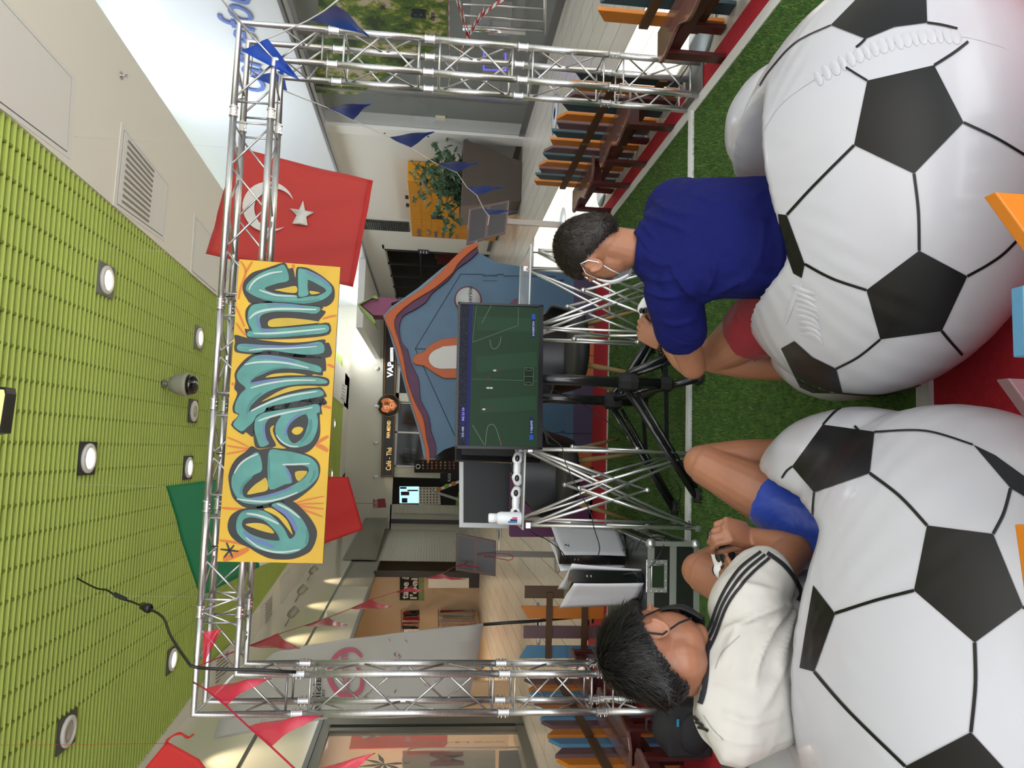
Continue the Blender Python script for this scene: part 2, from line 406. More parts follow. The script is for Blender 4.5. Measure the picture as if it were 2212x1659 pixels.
# ================================================================== SIGN, FLAGS, BUNTING
def smooth(pts, n=4, closed=True):
    out = []; m = len(pts)
    rng = range(m) if closed else range(m-1)
    for i in rng:
        p0, p1, p2, p3 = pts[i-1] if (closed or i > 0) else pts[i], pts[i], pts[(i+1) % m], pts[(i+2) % m] if (closed or i+2 < m) else pts[(i+1) % m]
        for k in range(n):
            t = k/n
            out.append(tuple(.5*((2*p1[j])+(-p0[j]+p2[j])*t+(2*p0[j]-5*p1[j]+4*p2[j]-p3[j])*t*t+(-p0[j]+3*p1[j]-3*p2[j]+p3[j])*t**3) for j in (0, 1)))
    if not closed: out.append(tuple(pts[-1]))
    return out
def stroke2(pts, w_, taper=True):
    pts = smooth(pts, 5, False) if len(pts) > 2 else pts
    L, R_ = [], []; m = len(pts)
    for i, p in enumerate(pts):
        a, b_ = pts[max(i-1, 0)], pts[min(i+1, m-1)]; dx, dy = b_[0]-a[0], b_[1]-a[1]; l = math.hypot(dx, dy) or 1
        k = w_/2*(1 if not taper else (.35+.65*math.sin(PI*(i+.3)/(m-1+.6))**.5))
        L.append((p[0]-dy/l*k, p[1]+dx/l*k)); R_.append((p[0]+dy/l*k, p[1]-dx/l*k))
    return L+R_[::-1]
SY = -.05
sign = empty('graffiti_sign', at_y(600, 890, SY), 'yellow graffiti board with teal bubble letters reading eGaming hung on the truss beam', 'sign')
mb = MB(); mb.prism([at_y(x, y, SY) for x, y in ((517, 560), (735, 577), (697, 1217), (469, 1213))], (0, .022, 0))
mb.build('board', mat('sign_yellow', '#c49c12', .5, noise=(3.5, .12)), sign)
gm = [mat('sign_black', '#0f1110', .5), mat('sign_teal', '#44827a', .5, noise=(9, .16)), mat('sign_yellow2', '#b4971a', .5, noise=(5, .15)), mat('sign_white', '#a5b7b1', .5),
      mat('sign_lilac', '#566596', .5), mat('sign_deepteal', '#2f6f69', .5), mat('sign_orange', '#ba6512', .5)]
g = MB()
def gp(off, pts, ci, lay, sm=True):
    if sm: pts = smooth(pts, 3)
    P = [at_y(off[0]+x/8.296, off[1]+y/8.296, SY-.0012-.0009*lay) for x, y in pts]
    g.cur = ci; g.add(P, [tuple(range(len(P)))])
A_, B_, C_, D_ = (480, 555), (480, 725), (470, 855), (460, 1020)
for off, pts, w_ in [(A_, [(330, 75), (420, 260), (330, 560), (290, 760)], 45), (A_, [(540, 80), (470, 190), (420, 290)], 40), (A_, [(240, 880), (320, 1060), (400, 1250)], 40), (A_, [(250, 1180), (330, 1300), (430, 1420)], 40),
        (A_, [(1270, 130), (1275, 170), (1270, 210)], 60), (A_, [(1800, 1110), (1930, 1070), (2050, 1050)], 40), (B_, [(1880, 520), (1950, 540), (2010, 570)], 50), (B_, [(165, 860), (190, 865), (215, 870)], 50),
        (B_, [(1800, 1260), (1880, 1275), (1950, 1300)], 50), (C_, [(170, 740), (360, 820), (560, 920)], 35), (C_, [(160, 890), (360, 925), (560, 950)], 35), (C_, [(160, 1040), (340, 1010), (520, 970)], 35),
        (C_, [(1990, 720), (1880, 780), (1780, 850)], 60), (C_, [(1980, 990), (1870, 920), (1760, 880)], 80), (D_, [(150, 640), (340, 655), (540, 660)], 45), (D_, [(1460, 560), (1700, 490), (2000, 430)], 30), (D_, [(1480, 580), (1700, 565), (1990, 560)], 30),
        (D_, [(1500, 600), (1700, 625), (1990, 660)], 40), (D_, [(1520, 620), (1700, 700), (1970, 800)], 40), (D_, [(110, 1220), (340, 1250), (600, 1300)], 50), (D_, [(180, 1580), (400, 1480), (640, 1370)], 110)]:
    gp(off, stroke2(pts, w_), 6, 0, False)
blk = [(A_, [(1060, 110), (1140, 120), (1190, 210), (1270, 205), (1310, 380), (1330, 200), (1420, 180), (1560, 210), (1760, 320), (1900, 430), (2000, 540), (2015, 700), (1980, 800), (1900, 870), (1780, 890), (1300, 840), (900, 820), (540, 840), (440, 750), (380, 640), (365, 540), (400, 420), (540, 280), (760, 210)]),
       (A_, [(540, 830), (800, 795), (1100, 800), (1500, 850), (1800, 890), (1780, 945), (1855, 990), (1730, 1145), (1720, 1195), (1915, 1185), (1915, 1385), (1500, 1450), (1000, 1475), (500, 1470), (450, 1450), (405, 1290), (480, 1290), (420, 1120), (415, 980), (450, 900)]),
       (B_, [(225, -15), (450, 40), (800, 90), (1200, 125), (1560, 105), (1830, 65), (1850, 130), (1920, 140), (1940, 375), (1500, 400), (800, 330), (540, 335), (265, 300), (215, 230), (230, 100)]),
       (B_, [(540, 335), (700, 300), (1000, 280), (1400, 330), (1790, 390), (1850, 420), (1860, 620), (1805, 640), (1795, 715), (1640, 690), (1620, 715), (1740, 725), (1905, 775), (1895, 895), (1700, 905), (1680, 935), (1780, 930), (1875, 1080), (1825, 1110), (1875, 1210), (1780, 1250), (1300, 1330), (800, 1400), (620, 1550), (560, 1790), (517, 1803), (420, 1730), (357, 1768), (157, 1598), (290, 1430), (200, 1380), (190, 1250), (270, 1040), (215, 950), (235, 820), (220, 700), (270, 580), (400, 430)]),
       (C_, [(640, 480), (700, 370), (860, 270), (900, 190), (1300, 130), (1800, 20), (1960, 120), (1860, 180), (1875, 335), (1830, 340), (1840, 640), (1800, 800), (1700, 940), (1580, 1020), (1440, 1010), (1230, 950), (940, 930), (760, 945), (670, 900), (640, 700)]),
       (C_, [(610, 900), (740, 960), (940, 935), (1230, 950), (1500, 1010), (1700, 1090), (1800, 1180), (1840, 1300), (1812, 1469), (1717, 1619), (1517, 1789), (1347, 1889), (1117, 1929), (817, 2009), (517, 2009), (337, 1899), (247, 1769), (197, 1519), (200, 1400), (250, 1250), (350, 1110), (500, 1000)]),
       (D_, [(560, 650), (900, 600), (1180, 510), (1430, 520), (1600, 660), (1750, 830), (1850, 1010), (1860, 1150), (1800, 1330), (1700, 1450), (1450, 1550), (1200, 1565), (1000, 1540), (800, 1450), (640, 1350), (480, 1280), (340, 1170), (270, 1040), (265, 920), (310, 790), (420, 700)])]
for o_, p in blk: gp(o_, p, 0, 1)
tealp = [(A_, [(1115, 145), (1195, 410), (1000, 470), (790, 540), (770, 580), (850, 620), (1000, 660), (1330, 690), (1350, 745), (1580, 705), (1700, 700), (1830, 640), (1860, 600), (1800, 540), (1560, 415), (1535, 440), (1530, 560), (1540, 680), (1380, 712), (1365, 560), (1362, 235), (1430, 215), (1560, 250), (1760, 350), (1900, 460), (1965, 560), (1950, 650), (1850, 740), (1700, 800), (1450, 835), (1100, 810), (830, 780), (620, 720), (450, 620), (425, 540), (480, 450), (620, 330), (800, 240), (960, 190)]),
         (A_, [(800, 825), (1100, 830), (1450, 870), (1750, 905), (1680, 1015), (1400, 990), (1000, 978), (800, 1005), (700, 1050), (670, 1120), (690, 1220), (740, 1285), (1100, 1275), (1600, 1230), (1880, 1220), (1875, 1350), (1500, 1400), (1000, 1440), (490, 1435), (465, 1335), (540, 1320), (470, 1180), (460, 1040), (490, 920), (580, 850)]),
         (B_, [(310, 150), (700, 165), (1150, 180), (1500, 150), (1780, 118), (1815, 305), (1500, 340), (1200, 310), (820, 260), (620, 300), (295, 270)]),
         (B_, [(700, 350), (900, 355), (1200, 400), (1500, 480), (1750, 555), (1755, 660), (1500, 610), (1150, 590), (900, 620), (700, 700), (560, 770), (510, 825), (560, 835), (800, 790), (1100, 760), (1600, 745), (1850, 795), (1855, 860), (1500, 865), (1200, 890), (900, 970), (700, 1080), (540, 1230), (475, 1345), (560, 1340), (800, 1190), (1050, 1090), (1400, 1010), (1735, 965), (1810, 1070), (1500, 1140), (1200, 1200), (900, 1260), (800, 1290), (740, 1370), (620, 1430), (560, 1540), (450, 1640), (340, 1715), (195, 1590), (305, 1420), (230, 1360), (240, 1210), (330, 1040), (420, 940), (300, 830), (260, 720), (300, 620), (430, 480), (560, 380)]),
         (C_, [(1800, 150), (1830, 295), (1780, 310), (1800, 450), (1780, 620), (1700, 800), (1580, 890), (1400, 930), (1250, 900), (1100, 790), (1035, 650), (1050, 500), (1130, 370), (1110, 350), (960, 390), (870, 480), (850, 600), (870, 760), (920, 860), (770, 915), (700, 760), (660, 600), (670, 450), (720, 370), (850, 300), (1200, 240), (1500, 200)]),
         (C_, [(940, 970), (1150, 980), (1400, 1020), (1650, 1100), (1780, 1220), (1810, 1370), (1780, 1480), (1650, 1620), (1500, 1720), (1300, 1800), (1000, 1900), (800, 1945), (600, 1940), (430, 1900), (330, 1800), (260, 1650), (250, 1500), (290, 1380), (400, 1220), (550, 1100), (730, 1015), (800, 1320), (650, 1420), (500, 1560), (447, 1699), (462, 1789), (537, 1829), (717, 1819), (1017, 1749), (1317, 1619), (1517, 1499), (1607, 1399), (1635, 1320), (1560, 1255), (1220, 1240), (1340, 1530), (1200, 1590), (935, 1679), (900, 1400), (900, 1200)]),
         (D_, [(1050, 600), (1185, 540), (1350, 620), (1550, 780), (1670, 960), (1720, 1130), (1690, 1290), (1580, 1390), (1400, 1460), (1200, 1465), (950, 1420), (750, 1350), (560, 1220), (440, 1090), (415, 960), (440, 820), (520, 710), (650, 675), (850, 680), (1000, 740), (1150, 870), (1280, 1020), (1370, 1190), (1460, 1140), (1470, 1040), (1380, 880), (1250, 720)])]
for o_, p in tealp: gp(o_, p, 1, 2)
for ci, L in ((5, [(A_, [(650, 725), (900, 785), (1450, 805), (1750, 760)], 30), (A_, [(510, 1420), (1000, 1420), (1500, 1385)], 26), (B_, [(520, 800), (700, 665), (950, 590), (1200, 575)], 28), (B_, [(440, 1400), (520, 1190), (700, 1030)], 55), (C_, [(1670, 420), (1650, 620), (1500, 830)], 60), (C_, [(925, 1100), (920, 1300), (935, 1500)], 30), (C_, [(1740, 1330), (1720, 1450), (1650, 1560)], 45), (D_, [(490, 400), (540, 230), (700, 80)], 50), (D_, [(1680, 1020), (1690, 1160), (1660, 1290)], 45), (D_, [(540, 715), (680, 695), (820, 700)], 26)]),
              (4, [(A_, [(820, 845), (1100, 848), (1500, 900)], 26), (A_, [(1500, 255), (1720, 360), (1930, 530)], 38), (A_, [(620, 1050), (640, 1180), (720, 1312), (950, 1312)], 42), (B_, [(325, 172), (800, 185), (1200, 195), (1750, 150)], 32), (B_, [(600, 385), (900, 392), (1300, 460)], 42), (B_, [(500, 858), (800, 812), (1100, 785)], 38), (C_, [(1500, 300), (1350, 410), (1245, 560), (1210, 730)], 42), (C_, [(835, 480), (830, 650), (885, 850)], 40), (C_, [(1230, 1290), (1290, 1420), (1320, 1530)], 46), (D_, [(700, 470), (1000, 420), (1440, 270)], 45), (D_, [(1110, 620), (1300, 730), (1430, 900), (1490, 1060)], 80), (D_, [(540, 1060), (700, 1190), (950, 1280), (1100, 1350)], 65)]),
              (3, [(A_, [(480, 590), (520, 500), (620, 400), (760, 330), (900, 285), (1080, 262)], 38), (A_, [(660, 590), (800, 640), (1000, 690), (1320, 702)], 30), (A_, [(485, 1110), (600, 1010), (800, 950), (1100, 930), (1690, 945)], 44), (A_, [(560, 1370), (900, 1370), (1400, 1330), (1850, 1285)], 36), (B_, [(480, 262), (700, 240), (1100, 232), (1700, 195)], 28), (B_, [(400, 520), (600, 480), (900, 470), (1200, 500), (1550, 580)], 38), (B_, [(510, 940), (800, 862), (1200, 805), (1680, 800)], 34), (B_, [(510, 1355), (700, 1260), (1000, 1140), (1300, 1060), (1700, 1000)], 38), (C_, [(730, 450), (900, 390), (1200, 310), (1700, 210)], 38), (C_, [(1050, 700), (1150, 820), (1300, 900), (1450, 912)], 28), (C_, [(300, 1385), (400, 1230), (550, 1115), (720, 1045)], 34), (C_, [(1160, 1232), (1400, 1228), (1650, 1215)], 34), (D_, [(430, 480), (700, 515), (950, 525), (1250, 465), (1520, 360)], 38), (D_, [(600, 740), (800, 770), (1000, 840), (1180, 930)], 44), (D_, [(1150, 565), (1350, 660), (1560, 820)], 38), (D_, [(590, 1170), (800, 1330), (1050, 1420), (1300, 1430), (1560, 1385)], 38)])):
    for o_, p, w_ in L: gp(o_, stroke2(p, w_), ci, 3 if ci != 3 else 4, False)
for o_, p in [(C_, [(1560, 330), (1610, 380), (1620, 500), (1540, 720), (1420, 830), (1350, 845), (1280, 770), (1245, 640), (1290, 520), (1400, 410)]), (D_, [(700, 810), (900, 860), (1020, 960), (1130, 1080), (1190, 1200), (1150, 1225), (950, 1200), (700, 1120), (560, 1020), (520, 930), (560, 840)])]: gp(o_, p, 0, 5)
for o_, p in [(A_, [(940, 590), (1100, 560), (1320, 522), (1330, 640), (1150, 635), (1020, 610)]), (A_, [(1572, 607), (1760, 645), (1600, 672)]), (A_, [(825, 1160), (900, 1115), (1050, 1095), (1300, 1100), (1690, 1150), (1710, 1182), (1400, 1215), (1100, 1245), (850, 1250)]),
              (B_, [(770, 750), (900, 690), (1100, 670), (1300, 672), (1510, 710), (1200, 712), (950, 735)]), (B_, [(705, 1185), (850, 1090), (1050, 980), (1250, 915), (1500, 900), (1700, 905), (1690, 930), (1450, 950), (1150, 1020), (900, 1110)]),
              (C_, [(1330, 630), (1380, 570), (1470, 555), (1535, 590), (1500, 660), (1430, 698), (1360, 680)]), (C_, [(945, 575), (1015, 530), (990, 620), (1050, 780), (1130, 880), (1225, 945), (985, 928), (1050, 885), (960, 700)]),
              (C_, [(1390, 1365), (1600, 1350), (1560, 1440), (1440, 1530)]), (C_, [(527, 1764), (637, 1619), (777, 1519), (872, 1474), (902, 1679), (717, 1739)]),
              (D_, [(580, 935), (800, 910), (980, 960), (1100, 1095), (900, 1060), (750, 1010)]), (D_, [(910, 665), (1040, 640), (1200, 740), (1340, 880), (1430, 1120), (1330, 1000), (1180, 820), (1050, 740)])]: gp(o_, p, 2, 6)
for p in ([(130, 1380), (460, 1420)], [(240, 1260), (350, 1530)], [(380, 1305), (190, 1535)]): gp(D_, stroke2([p[0], ((p[0][0]+p[1][0])/2, (p[0][1]+p[1][1])/2), p[1]], 36), 0, 2, False)
g.build('lettering', gm, sign)
for x, y in ((512, 640), (490, 980), (480, 1180)): m = MB(); m.path([at_y(x-6, y, -.03), at_y(x-10, y, -.022), at_y(x-22, y, 0)], .003, 6); m.build('cable_tie', BLACK, sign)

# cloth shapes: outline in the picture, hung at a distance, with soft folds
def cloth(name, px, Y, m, parent=None, fold=.02, k=9, ang=.4, off=0, cuts=4, label=None, thick=.0015):
    P = [at_y(x, y, Y) for x, y in px]
    bm = bmesh.new(); bm.faces.new([bm.verts.new(p) for p in P])
    bmesh.ops.triangulate(bm, faces=bm.faces[:])
    for _ in range(cuts): bmesh.ops.subdivide_edges(bm, edges=bm.edges[:], cuts=1, use_grid_fill=True)
    for v in bm.verts:
        s = v.co.x*math.cos(ang)+v.co.z*math.sin(ang)
        v.co.y += fold*math.sin(k*s)+fold*.4*math.sin(2.3*k*s+1)+off
    bmesh.ops.recalc_face_normals(bm, faces=bm.faces)
    mb = MB(); bm.verts.index_update(); mb.add([v.co.copy() for v in bm.verts], [tuple(v.index for v in f.verts) for f in bm.faces], True); bm.free()
    o = mb.build(name, m, parent, label)
    if thick: sd = o.modifiers.new('thick', 'SOLIDIFY'); sd.thickness = thick; sd.offset = 0
    return o
FR = mat('flag_red', '#b8322d', .7, sheen=.2); FRD = mat('flag_red_deep', '#b51d17', .7); FW = mat('flag_white', '#d3d0cb', .7); FG = mat('flag_green', '#12693f', .7)
# the flags hang from the ceiling on cords
fl = empty('turkish_flag', at_y(630, 470, 2.6), 'red flag with white crescent and star hanging behind the truss beam', 'flag')
cloth('flag_cloth', [(510, 318), (806, 391), (763, 621), (445, 549)], 2.6, FR, fl, fold=.012, k=14, ang=.2)
cloth('hem', [(797, 389), (806, 391), (763, 621), (754, 618)], 2.59, FRD, fl, fold=.012, k=14, ang=.2)
cx, cy, a0 = 580, 447, math.radians(18)
arc = [(cx+56*math.cos(a0+t)*1.0, cy+54*math.sin(a0+t)) for t in [math.radians(34+i*(292/30)) for i in range(31)]]
e1 = arc[-1]; e0 = arc[0]
c2x, c2y = cx+14*math.cos(a0), cy+14*math.sin(a0)
t1 = math.atan2(e1[1]-c2y, e1[0]-c2x)-a0; t0 = math.atan2(e0[1]-c2y, e0[0]-c2x)-a0
t1 = t1 % (2*PI); t0 = t0 % (2*PI)
arc2 = [(c2x+44*math.cos(a0+t1+(t0-t1)*i/24), c2y+43*math.sin(a0+t1+(t0-t1)*i/24)) for i in range(1, 24)]
m = MB(); P_ = []
for i in range(31):
    q = i/30; o_ = arc[i]; an = t0+(t1-t0)*q; n_ = (c2x+44*math.cos(a0+an), c2y+43*math.sin(a0+an)) if 0 < i < 30 else o_
    for pt_ in (o_, n_):
        p = at_y(*pt_, 2.572); s_ = p.x*math.cos(.2)+p.z*math.sin(.2); p.y += .012*math.sin(14*s_)+.0048*math.sin(2.3*14*s_+1); P_.append(p)
m.add(P_, [(2*i, 2*i+1, 2*i+3, 2*i+2) for i in range(30)]); m.build('crescent', FW, fl)
st = []
for i in range(10):
    a = math.radians(-90+8)+i*PI/5; r_ = 29 if i % 2 == 0 else 11.5
    st.append((651+r_*math.cos(a)*.98, 462+r_*math.sin(a)*.98))
cloth('star', st, 2.575, FW, fl, fold=.012, k=14, ang=.2, cuts=1)
for x, y in ((511, 320), (446, 548)): p = at_y(x, y, 2.6); m = MB(); m.tube(p, (p.x, p.y, ZC-.01), .0009, n=5); m.build('cord', mat('cord_white', '#cfcfcb', .7), fl)
fl = empty('italian_flag', at_y(600, 1120, 2.4), 'green white and red flag hanging from the ceiling behind the sign board', 'flag')
cloth('green_stripe', [(358, 1050), (523, 1029), (560, 1225), (430, 1290)], 2.4, FG, fl, fold=.012, k=10)
cloth('white_stripe', [(523, 1029), (640, 1029), (672, 1185), (558, 1224)], 2.4, FW, fl, fold=.012, k=10)
cloth('red_stripe', [(640, 1029), (753, 1030), (784, 1144), (672, 1185)], 2.4, FRD, fl, fold=.012, k=10)
for x, y in ((359, 1051), (430, 1289)): p = at_y(x, y, 2.4); m = MB(); m.tube(p, (p.x, p.y, ZC-.01), .0009, n=5); m.build('cord', MATS['cord_white'], fl)
fl = empty('red_flag', at_y(380, 1640, .3), 'plain red flag hanging at the lower left corner of the picture, red ribbon on top', 'flag')
cloth('flag_cloth', [(358, 1604), (430, 1640), (520, 1760), (420, 1900), (230, 1760)], .3, FRD, fl, fold=.012, k=10)
m = MB(); m.path([at_y(x, y, .3) for x, y in smooth([(357, 1606), (365, 1595), (388, 1583), (404, 1594), (418, 1586)], 4, False)], .005, 6)
m.path([at_y(x, y, .29) for x, y in smooth([(357, 1606), (372, 1590), (392, 1586), (406, 1593)], 4, False)], .005, 6)
p = at_y(357, 1606, .3); m.tube(p, (p.x, p.y, ZC-.01), .0009, n=5); m.build('ribbon', FRD, fl)

PB = mat('pennant_blue', '#0d3f9c', .35); PR = mat('pennant_red', '#b8203f', .25, trans=.0, alpha=.88); STR = mat('string', '#cfcfcd', .6)
def bunting(name, label, col, strm, segs, flags, sr):
    """segs: string through (x, y, depth) points; flags: three picture points with a depth"""
    P0 = at_d(*segs[0]); r = empty(name, P0, label, 'bunting', 'pennant strings tied to the truss corners')
    m = MB(); m.path([at_d(*s) for s in segs], sr, 6); m.build('string', strm, r)
    for (a, b_, t, D, bend) in flags:
        A1, B1, T1 = at_d(*a, D[0]), at_d(*b_, D[1]), at_d(*t, D[2]); n = 8; m = MB(); vs = []; fs = []
        nrm = (B1-A1).cross(T1-A1).normalized()
        for i in range(n+1):
            q = i/n
            for j in range(n+1):
                w_ = j/n; p = A1.lerp(B1, w_).lerp(T1, q)
                p = p+nrm*(bend*math.sin(q*PI)*(.5+math.sin(w_*3.1))*.5+.004*math.sin(9*q+5*w_)); vs.append(p)
        for i in range(n):
            for j in range(n): a_ = i*(n+1)+j; fs.append((a_, a_+1, a_+n+2, a_+n+1))
        m.add(vs, fs, True); m.build('pennant', col, r)
    return r
D3 = lambda d: (d, d, d)
bunting('pennant_string', 'string of blue pennants running from the truss corner down to the display post', PB, STR,
        [(735, -4, 3.3), (700, 24, 3.5), (664, 45, 3.7), (578, 84, 3.86), (548, 105, 3.95), (541, 160, 4.1), (612, 195, 4.4), (705, 232, 4.9), (763, 260, 5.3), (840, 296, 5.8), (887, 320, 6.1), (938, 351, 6.4), (987, 373, 6.7), (1008, 404, 7.1), (1030, 422, 7.3), (1045, 452, 7.7), (1057, 468, 7.95), (1054, 486, 8.1)],
        [((664, 43), (727, 10), (797, 79), (3.7, 3.4, 3.55), .02), ((520, 108), (579, 84), (648, 173), (3.9, 3.86, 3.7), .06), ((538, 164), (612, 153), (620, 196), D3(4.15), .01),
         ((703, 233), (763, 260), (801, 225), (4.9, 5.3, 5.1), -.04), ((840, 296), (888, 320), (938, 285), (5.8, 6.1, 5.9), -.03), ((940, 351), (987, 373), (1033, 352), (6.4, 6.7, 6.5), -.02), ((1007, 403), (1031, 422), (1091, 404), (7.1, 7.3, 7.2), -.02), ((1045, 451), (1056, 464), (1121, 457), (7.7, 7.9, 7.8), 0)], .0035)
bunting('pennant_string', 'white string with no pennants leaving the truss corner at the upper right', PB, STR, [(478, -4, 3.4), (500, 25, 3.6), (530, 60, 3.82), (560, 92, 3.92)], [], .006)
bunting('pennant_string', 'string of glossy red pennants going from the truss corner to the post near the shutters', PR, PR,
        [(425, 1440, 3.45), (470, 1422, 3.6), (538, 1395, 3.85), (600, 1370, 4.3), (656, 1352, 4.9), (709, 1334, 5.3), (757, 1315, 5.7), (800, 1296, 6.0), (854, 1279, 6.4), (887, 1268, 6.6), (920, 1249, 7.0), (953, 1240, 7.2), (984, 1223, 7.6), (1003, 1218, 7.8), (1030, 1200, 8.1)],
        [((440, 1365), (437, 1440), (480, 1358), (3.42, 3.42, 3.42), .02), ((538, 1395), (600, 1369), (648, 1400), (3.85, 4.3, 4.1), .03), ((656, 1352), (709, 1334), (750, 1350), (4.9, 5.3, 5.1), .02), ((757, 1315), (800, 1295), (845, 1310), (5.7, 6.0, 5.8), .03),
         ((854, 1279), (887, 1268), (917, 1276), (6.4, 6.6, 6.5), .02), ((920, 1249), (953, 1240), (1006, 1251), (7, 7.2, 7.1), .02), ((984, 1223), (1003, 1218), (1042, 1227), (7.6, 7.8, 7.7), .01)], .003)
bunting('pennant_string', 'string of large glossy red pennants leaving the truss corner toward the lower left', PR, PR,
        [(418, 1474, 3.3), (443, 1488, 3.15), (488, 1524, 3.0), (536, 1569, 2.85), (585, 1612, 2.7), (636, 1660, 2.55), (700, 1720, 2.4)],
        [((443, 1488), (488, 1524), (586, 1466), (3.15, 3.0, 3.05), .04), ((536, 1569), (585, 1612), (698, 1546), (2.85, 2.7, 2.75), .04), ((664, 1670), (710, 1720), (810, 1627), (2.5, 2.4, 2.4), .04)], .004)

# ------------------------------------------------------------------ ceiling fittings
LENS = mat('lamp_lens', '#ffffff', .3, emit='#fffaf0', es=9); LENSOFF = mat('lamp_lens_off', '#a9a59c', .15)
def downlight(x, y, label, lit=True, plate='#2a2825', s=1):
    r = empty('downlight', (x, y, ZC-.004), label, 'ceiling light', 'round downlights in the green ceiling')
    m = MB(); m.box((x, y, ZC-.004), (.30*s, .34*s, .012)); m.build('mounting_plate', mat('lamp_plate_'+plate[1:], plate, .5), r)
    m = MB(); m.lathe([(.135*s, 0), (.135*s, -.02), (.10*s, -.03), (.092*s, -.012)], (x, y, ZC-.01), n=32); m.build('trim_ring', mat('lamp_ring', '#e6e4de', .4), r)
    m = MB(); m.lathe([(.0, -.02), (.06*s, -.018), (.094*s, -.012), (.094*s, -.008)], (x, y, ZC-.01), n=28); m.build('lens', LENS if lit else LENSOFF, r)
    if lit:
        d = light('downlight_beam', 'SPOT', (x, y, ZC-.06), 38, (1, .93, .82), .08, target=(x, y, 0), spot=2.2, blend=.8); d.parent = None
pts = [(227, 605, 'bright round downlight on a grey plate, upper right of the green ceiling', 1, '#77776f'), (428, 730, 'small bright downlight just left of the dome camera toward the sign', 1, '#6f6f66'), (187, 990, 'large bright downlight on a black plate in the middle of the green ceiling', 1, '#2a2825'), (405, 1010, 'bright downlight beside the green stripe of the flag', 1, '#3a3834'), (370, 1425, 'bright downlight close to the hanging black cable', 1, '#45433c'), (143, 1580, 'unlit round downlight at the lower left of the green ceiling', 0, '#4a483f')]
for x, y, lb, lit, pl in pts: p = at_z(x, y, ZC); downlight(p.x, p.y, lb, lit, pl)
for i, (x, y) in enumerate([(722, 916), (742, 925), (759.5, 936), (716, 1024), (736, 1024), (782, 948), (790, 953)]):
    p = at_z(x, y, ZC)
    if p.y < 22.4:
        r = empty('downlight', (p.x, p.y, ZC), 'tiny bright far downlight in the green ceiling, the %s out from the sign board' % ('first', 'second', 'third', 'fourth', 'fifth', 'sixth', 'seventh')[i], 'ceiling light', 'far downlights in the green ceiling')
        m = MB(); m.lathe([(.16, .02), (.16, -.012), (.11, -.02)], (p.x, p.y, ZC), n=20); m.build('trim_ring', MATS['lamp_ring'], r)
        m = MB(); m.lathe([(.11, -.018), (.0, -.025)], (p.x, p.y, ZC), n=20); m.build('lens', LENS, r)
p = at_z(416, 888, ZC); r = empty('ceiling_speaker', (p.x, p.y, ZC), 'round grey loudspeaker grille set flush in the green ceiling', 'speaker')
m = MB(); m.box((p.x, p.y, ZC-.004), (.30, .34, .012)); m.build('mounting_plate', MATS['lamp_plate_3a3834'], r)
m = MB(); m.lathe([(.135, 0), (.135, -.02), (.115, -.022)], (p.x, p.y, ZC-.01), n=32); m.build('trim_ring', MATS['lamp_ring'], r)
m = MB(); m.lathe([(.116, -.02), (.0, -.026)], (p.x, p.y, ZC-.01), n=28); m.build('grille', mat('speaker_grille', '#b9b6aa', .6, bump=(300, .5, .002)), r)
# dome camera
a, b_ = at_d(350, 831, 8.6), at_d(428, 832, 8.6); ax = (b_-a).normalized(); a.z = max(a.z, 0)
a = Vector((b_.x, b_.y, ZC+.0)); ax = Vector((0, 0, -1)); L = ZC-b_.z
r = empty('dome_camera', a, 'grey dome security camera hanging from the green ceiling above the sign', 'camera')
m = MB(); m.lathe([(.05, 0), (.05, .02), (.028, .03), (.028, L*.18), (.05, L*.19)], a, ax, 20); m.build('bracket', mat('camera_metal', '#8d8f86', .4, .5), r)
m = MB(); m.lathe([(.04, L*.16), (.075, L*.2), (.115, L*.4), (.135, L*.62), (.14, L*.70), (.13, L*.72)], a, ax, 28); m.build('housing', mat('camera_shell', '#b4b2a2', .45), r)
m = MB(); m.lathe([(.12, L*.71), (.12, L*.80), (.105, L*.91), (.06, L*.98), (0, L)], a, ax, 28); m.build('dome', mat('camera_dome', (.004, .004, .004), .08, coat=.6), r)
# sprinkler
p = at_z(262, 163, ZC-.01); r = empty('sprinkler', p, 'small chrome sprinkler head on the white ceiling strip', 'sprinkler')
m = MB(); m.lathe([(.04, 0), (.04, -.006), (.012, -.01), (.010, -.05), (.02, -.052), (.02, -.056), (0, -.056)], p, n=18); m.build('head', mat('chrome', (.7, .7, .7), .15, 1), r)
# black cable with a joint hanging from the ceiling to the truss
CB_ = mat('black_cable', (.012, .012, .012), .45)
cp = smooth([(168, 1250), (190, 1262), (212, 1272), (232, 1275), (258, 1292), (282, 1299), (305, 1308), (318, 1313), (352, 1333), (366, 1368), (385, 1400), (412, 1438)], 3, False)
nC = len(cp); cable = empty('power_cable', at_z(168, 1250, ZC), 'black power cable with an inline plug sagging from the green ceiling to the truss', 'cable')
def cabpt(i): x, y = cp[i]; t = i/(nC-1); return at_d(x, y, 4.9*(1-t)+3.42*t)
cz = [cabpt(i) for i in range(nC)]; sp = at_z(168, 1250, ZC+.02)
d0 = (sp-CAMP).dot(CF)
cz = [at_d(cp[i][0], cp[i][1], d0*(1-i/(nC-1))+3.42*(i/(nC-1))) for i in range(nC)]
cz += [at_d(430, 1443, 3.45), at_d(490, 1446, 3.5), at_d(560, 1447, 3.5), at_d(640, 1452, 3.52)]
m = MB(); m.path(cz, .0075, 8); m.build('cord', CB_, cable)
j = cz[int(nC*.58)]; j2 = cz[int(nC*.58)+2]
m = MB(); m.tube(j, j2, .026, .022, 10); m.tube(j2, j2+(j2-j)*.25, .03, n=8); m.build('plug', CB_, cable)
q = cz[int(nC*.42)]; m = MB(); m.prism([q, q+Vector((.02, 0, .09)), q+Vector((.06, 0, .09)), q+Vector((.02, 0, .0))], (0, .004, 0)); m.build('cable_tag', CB_, cable)
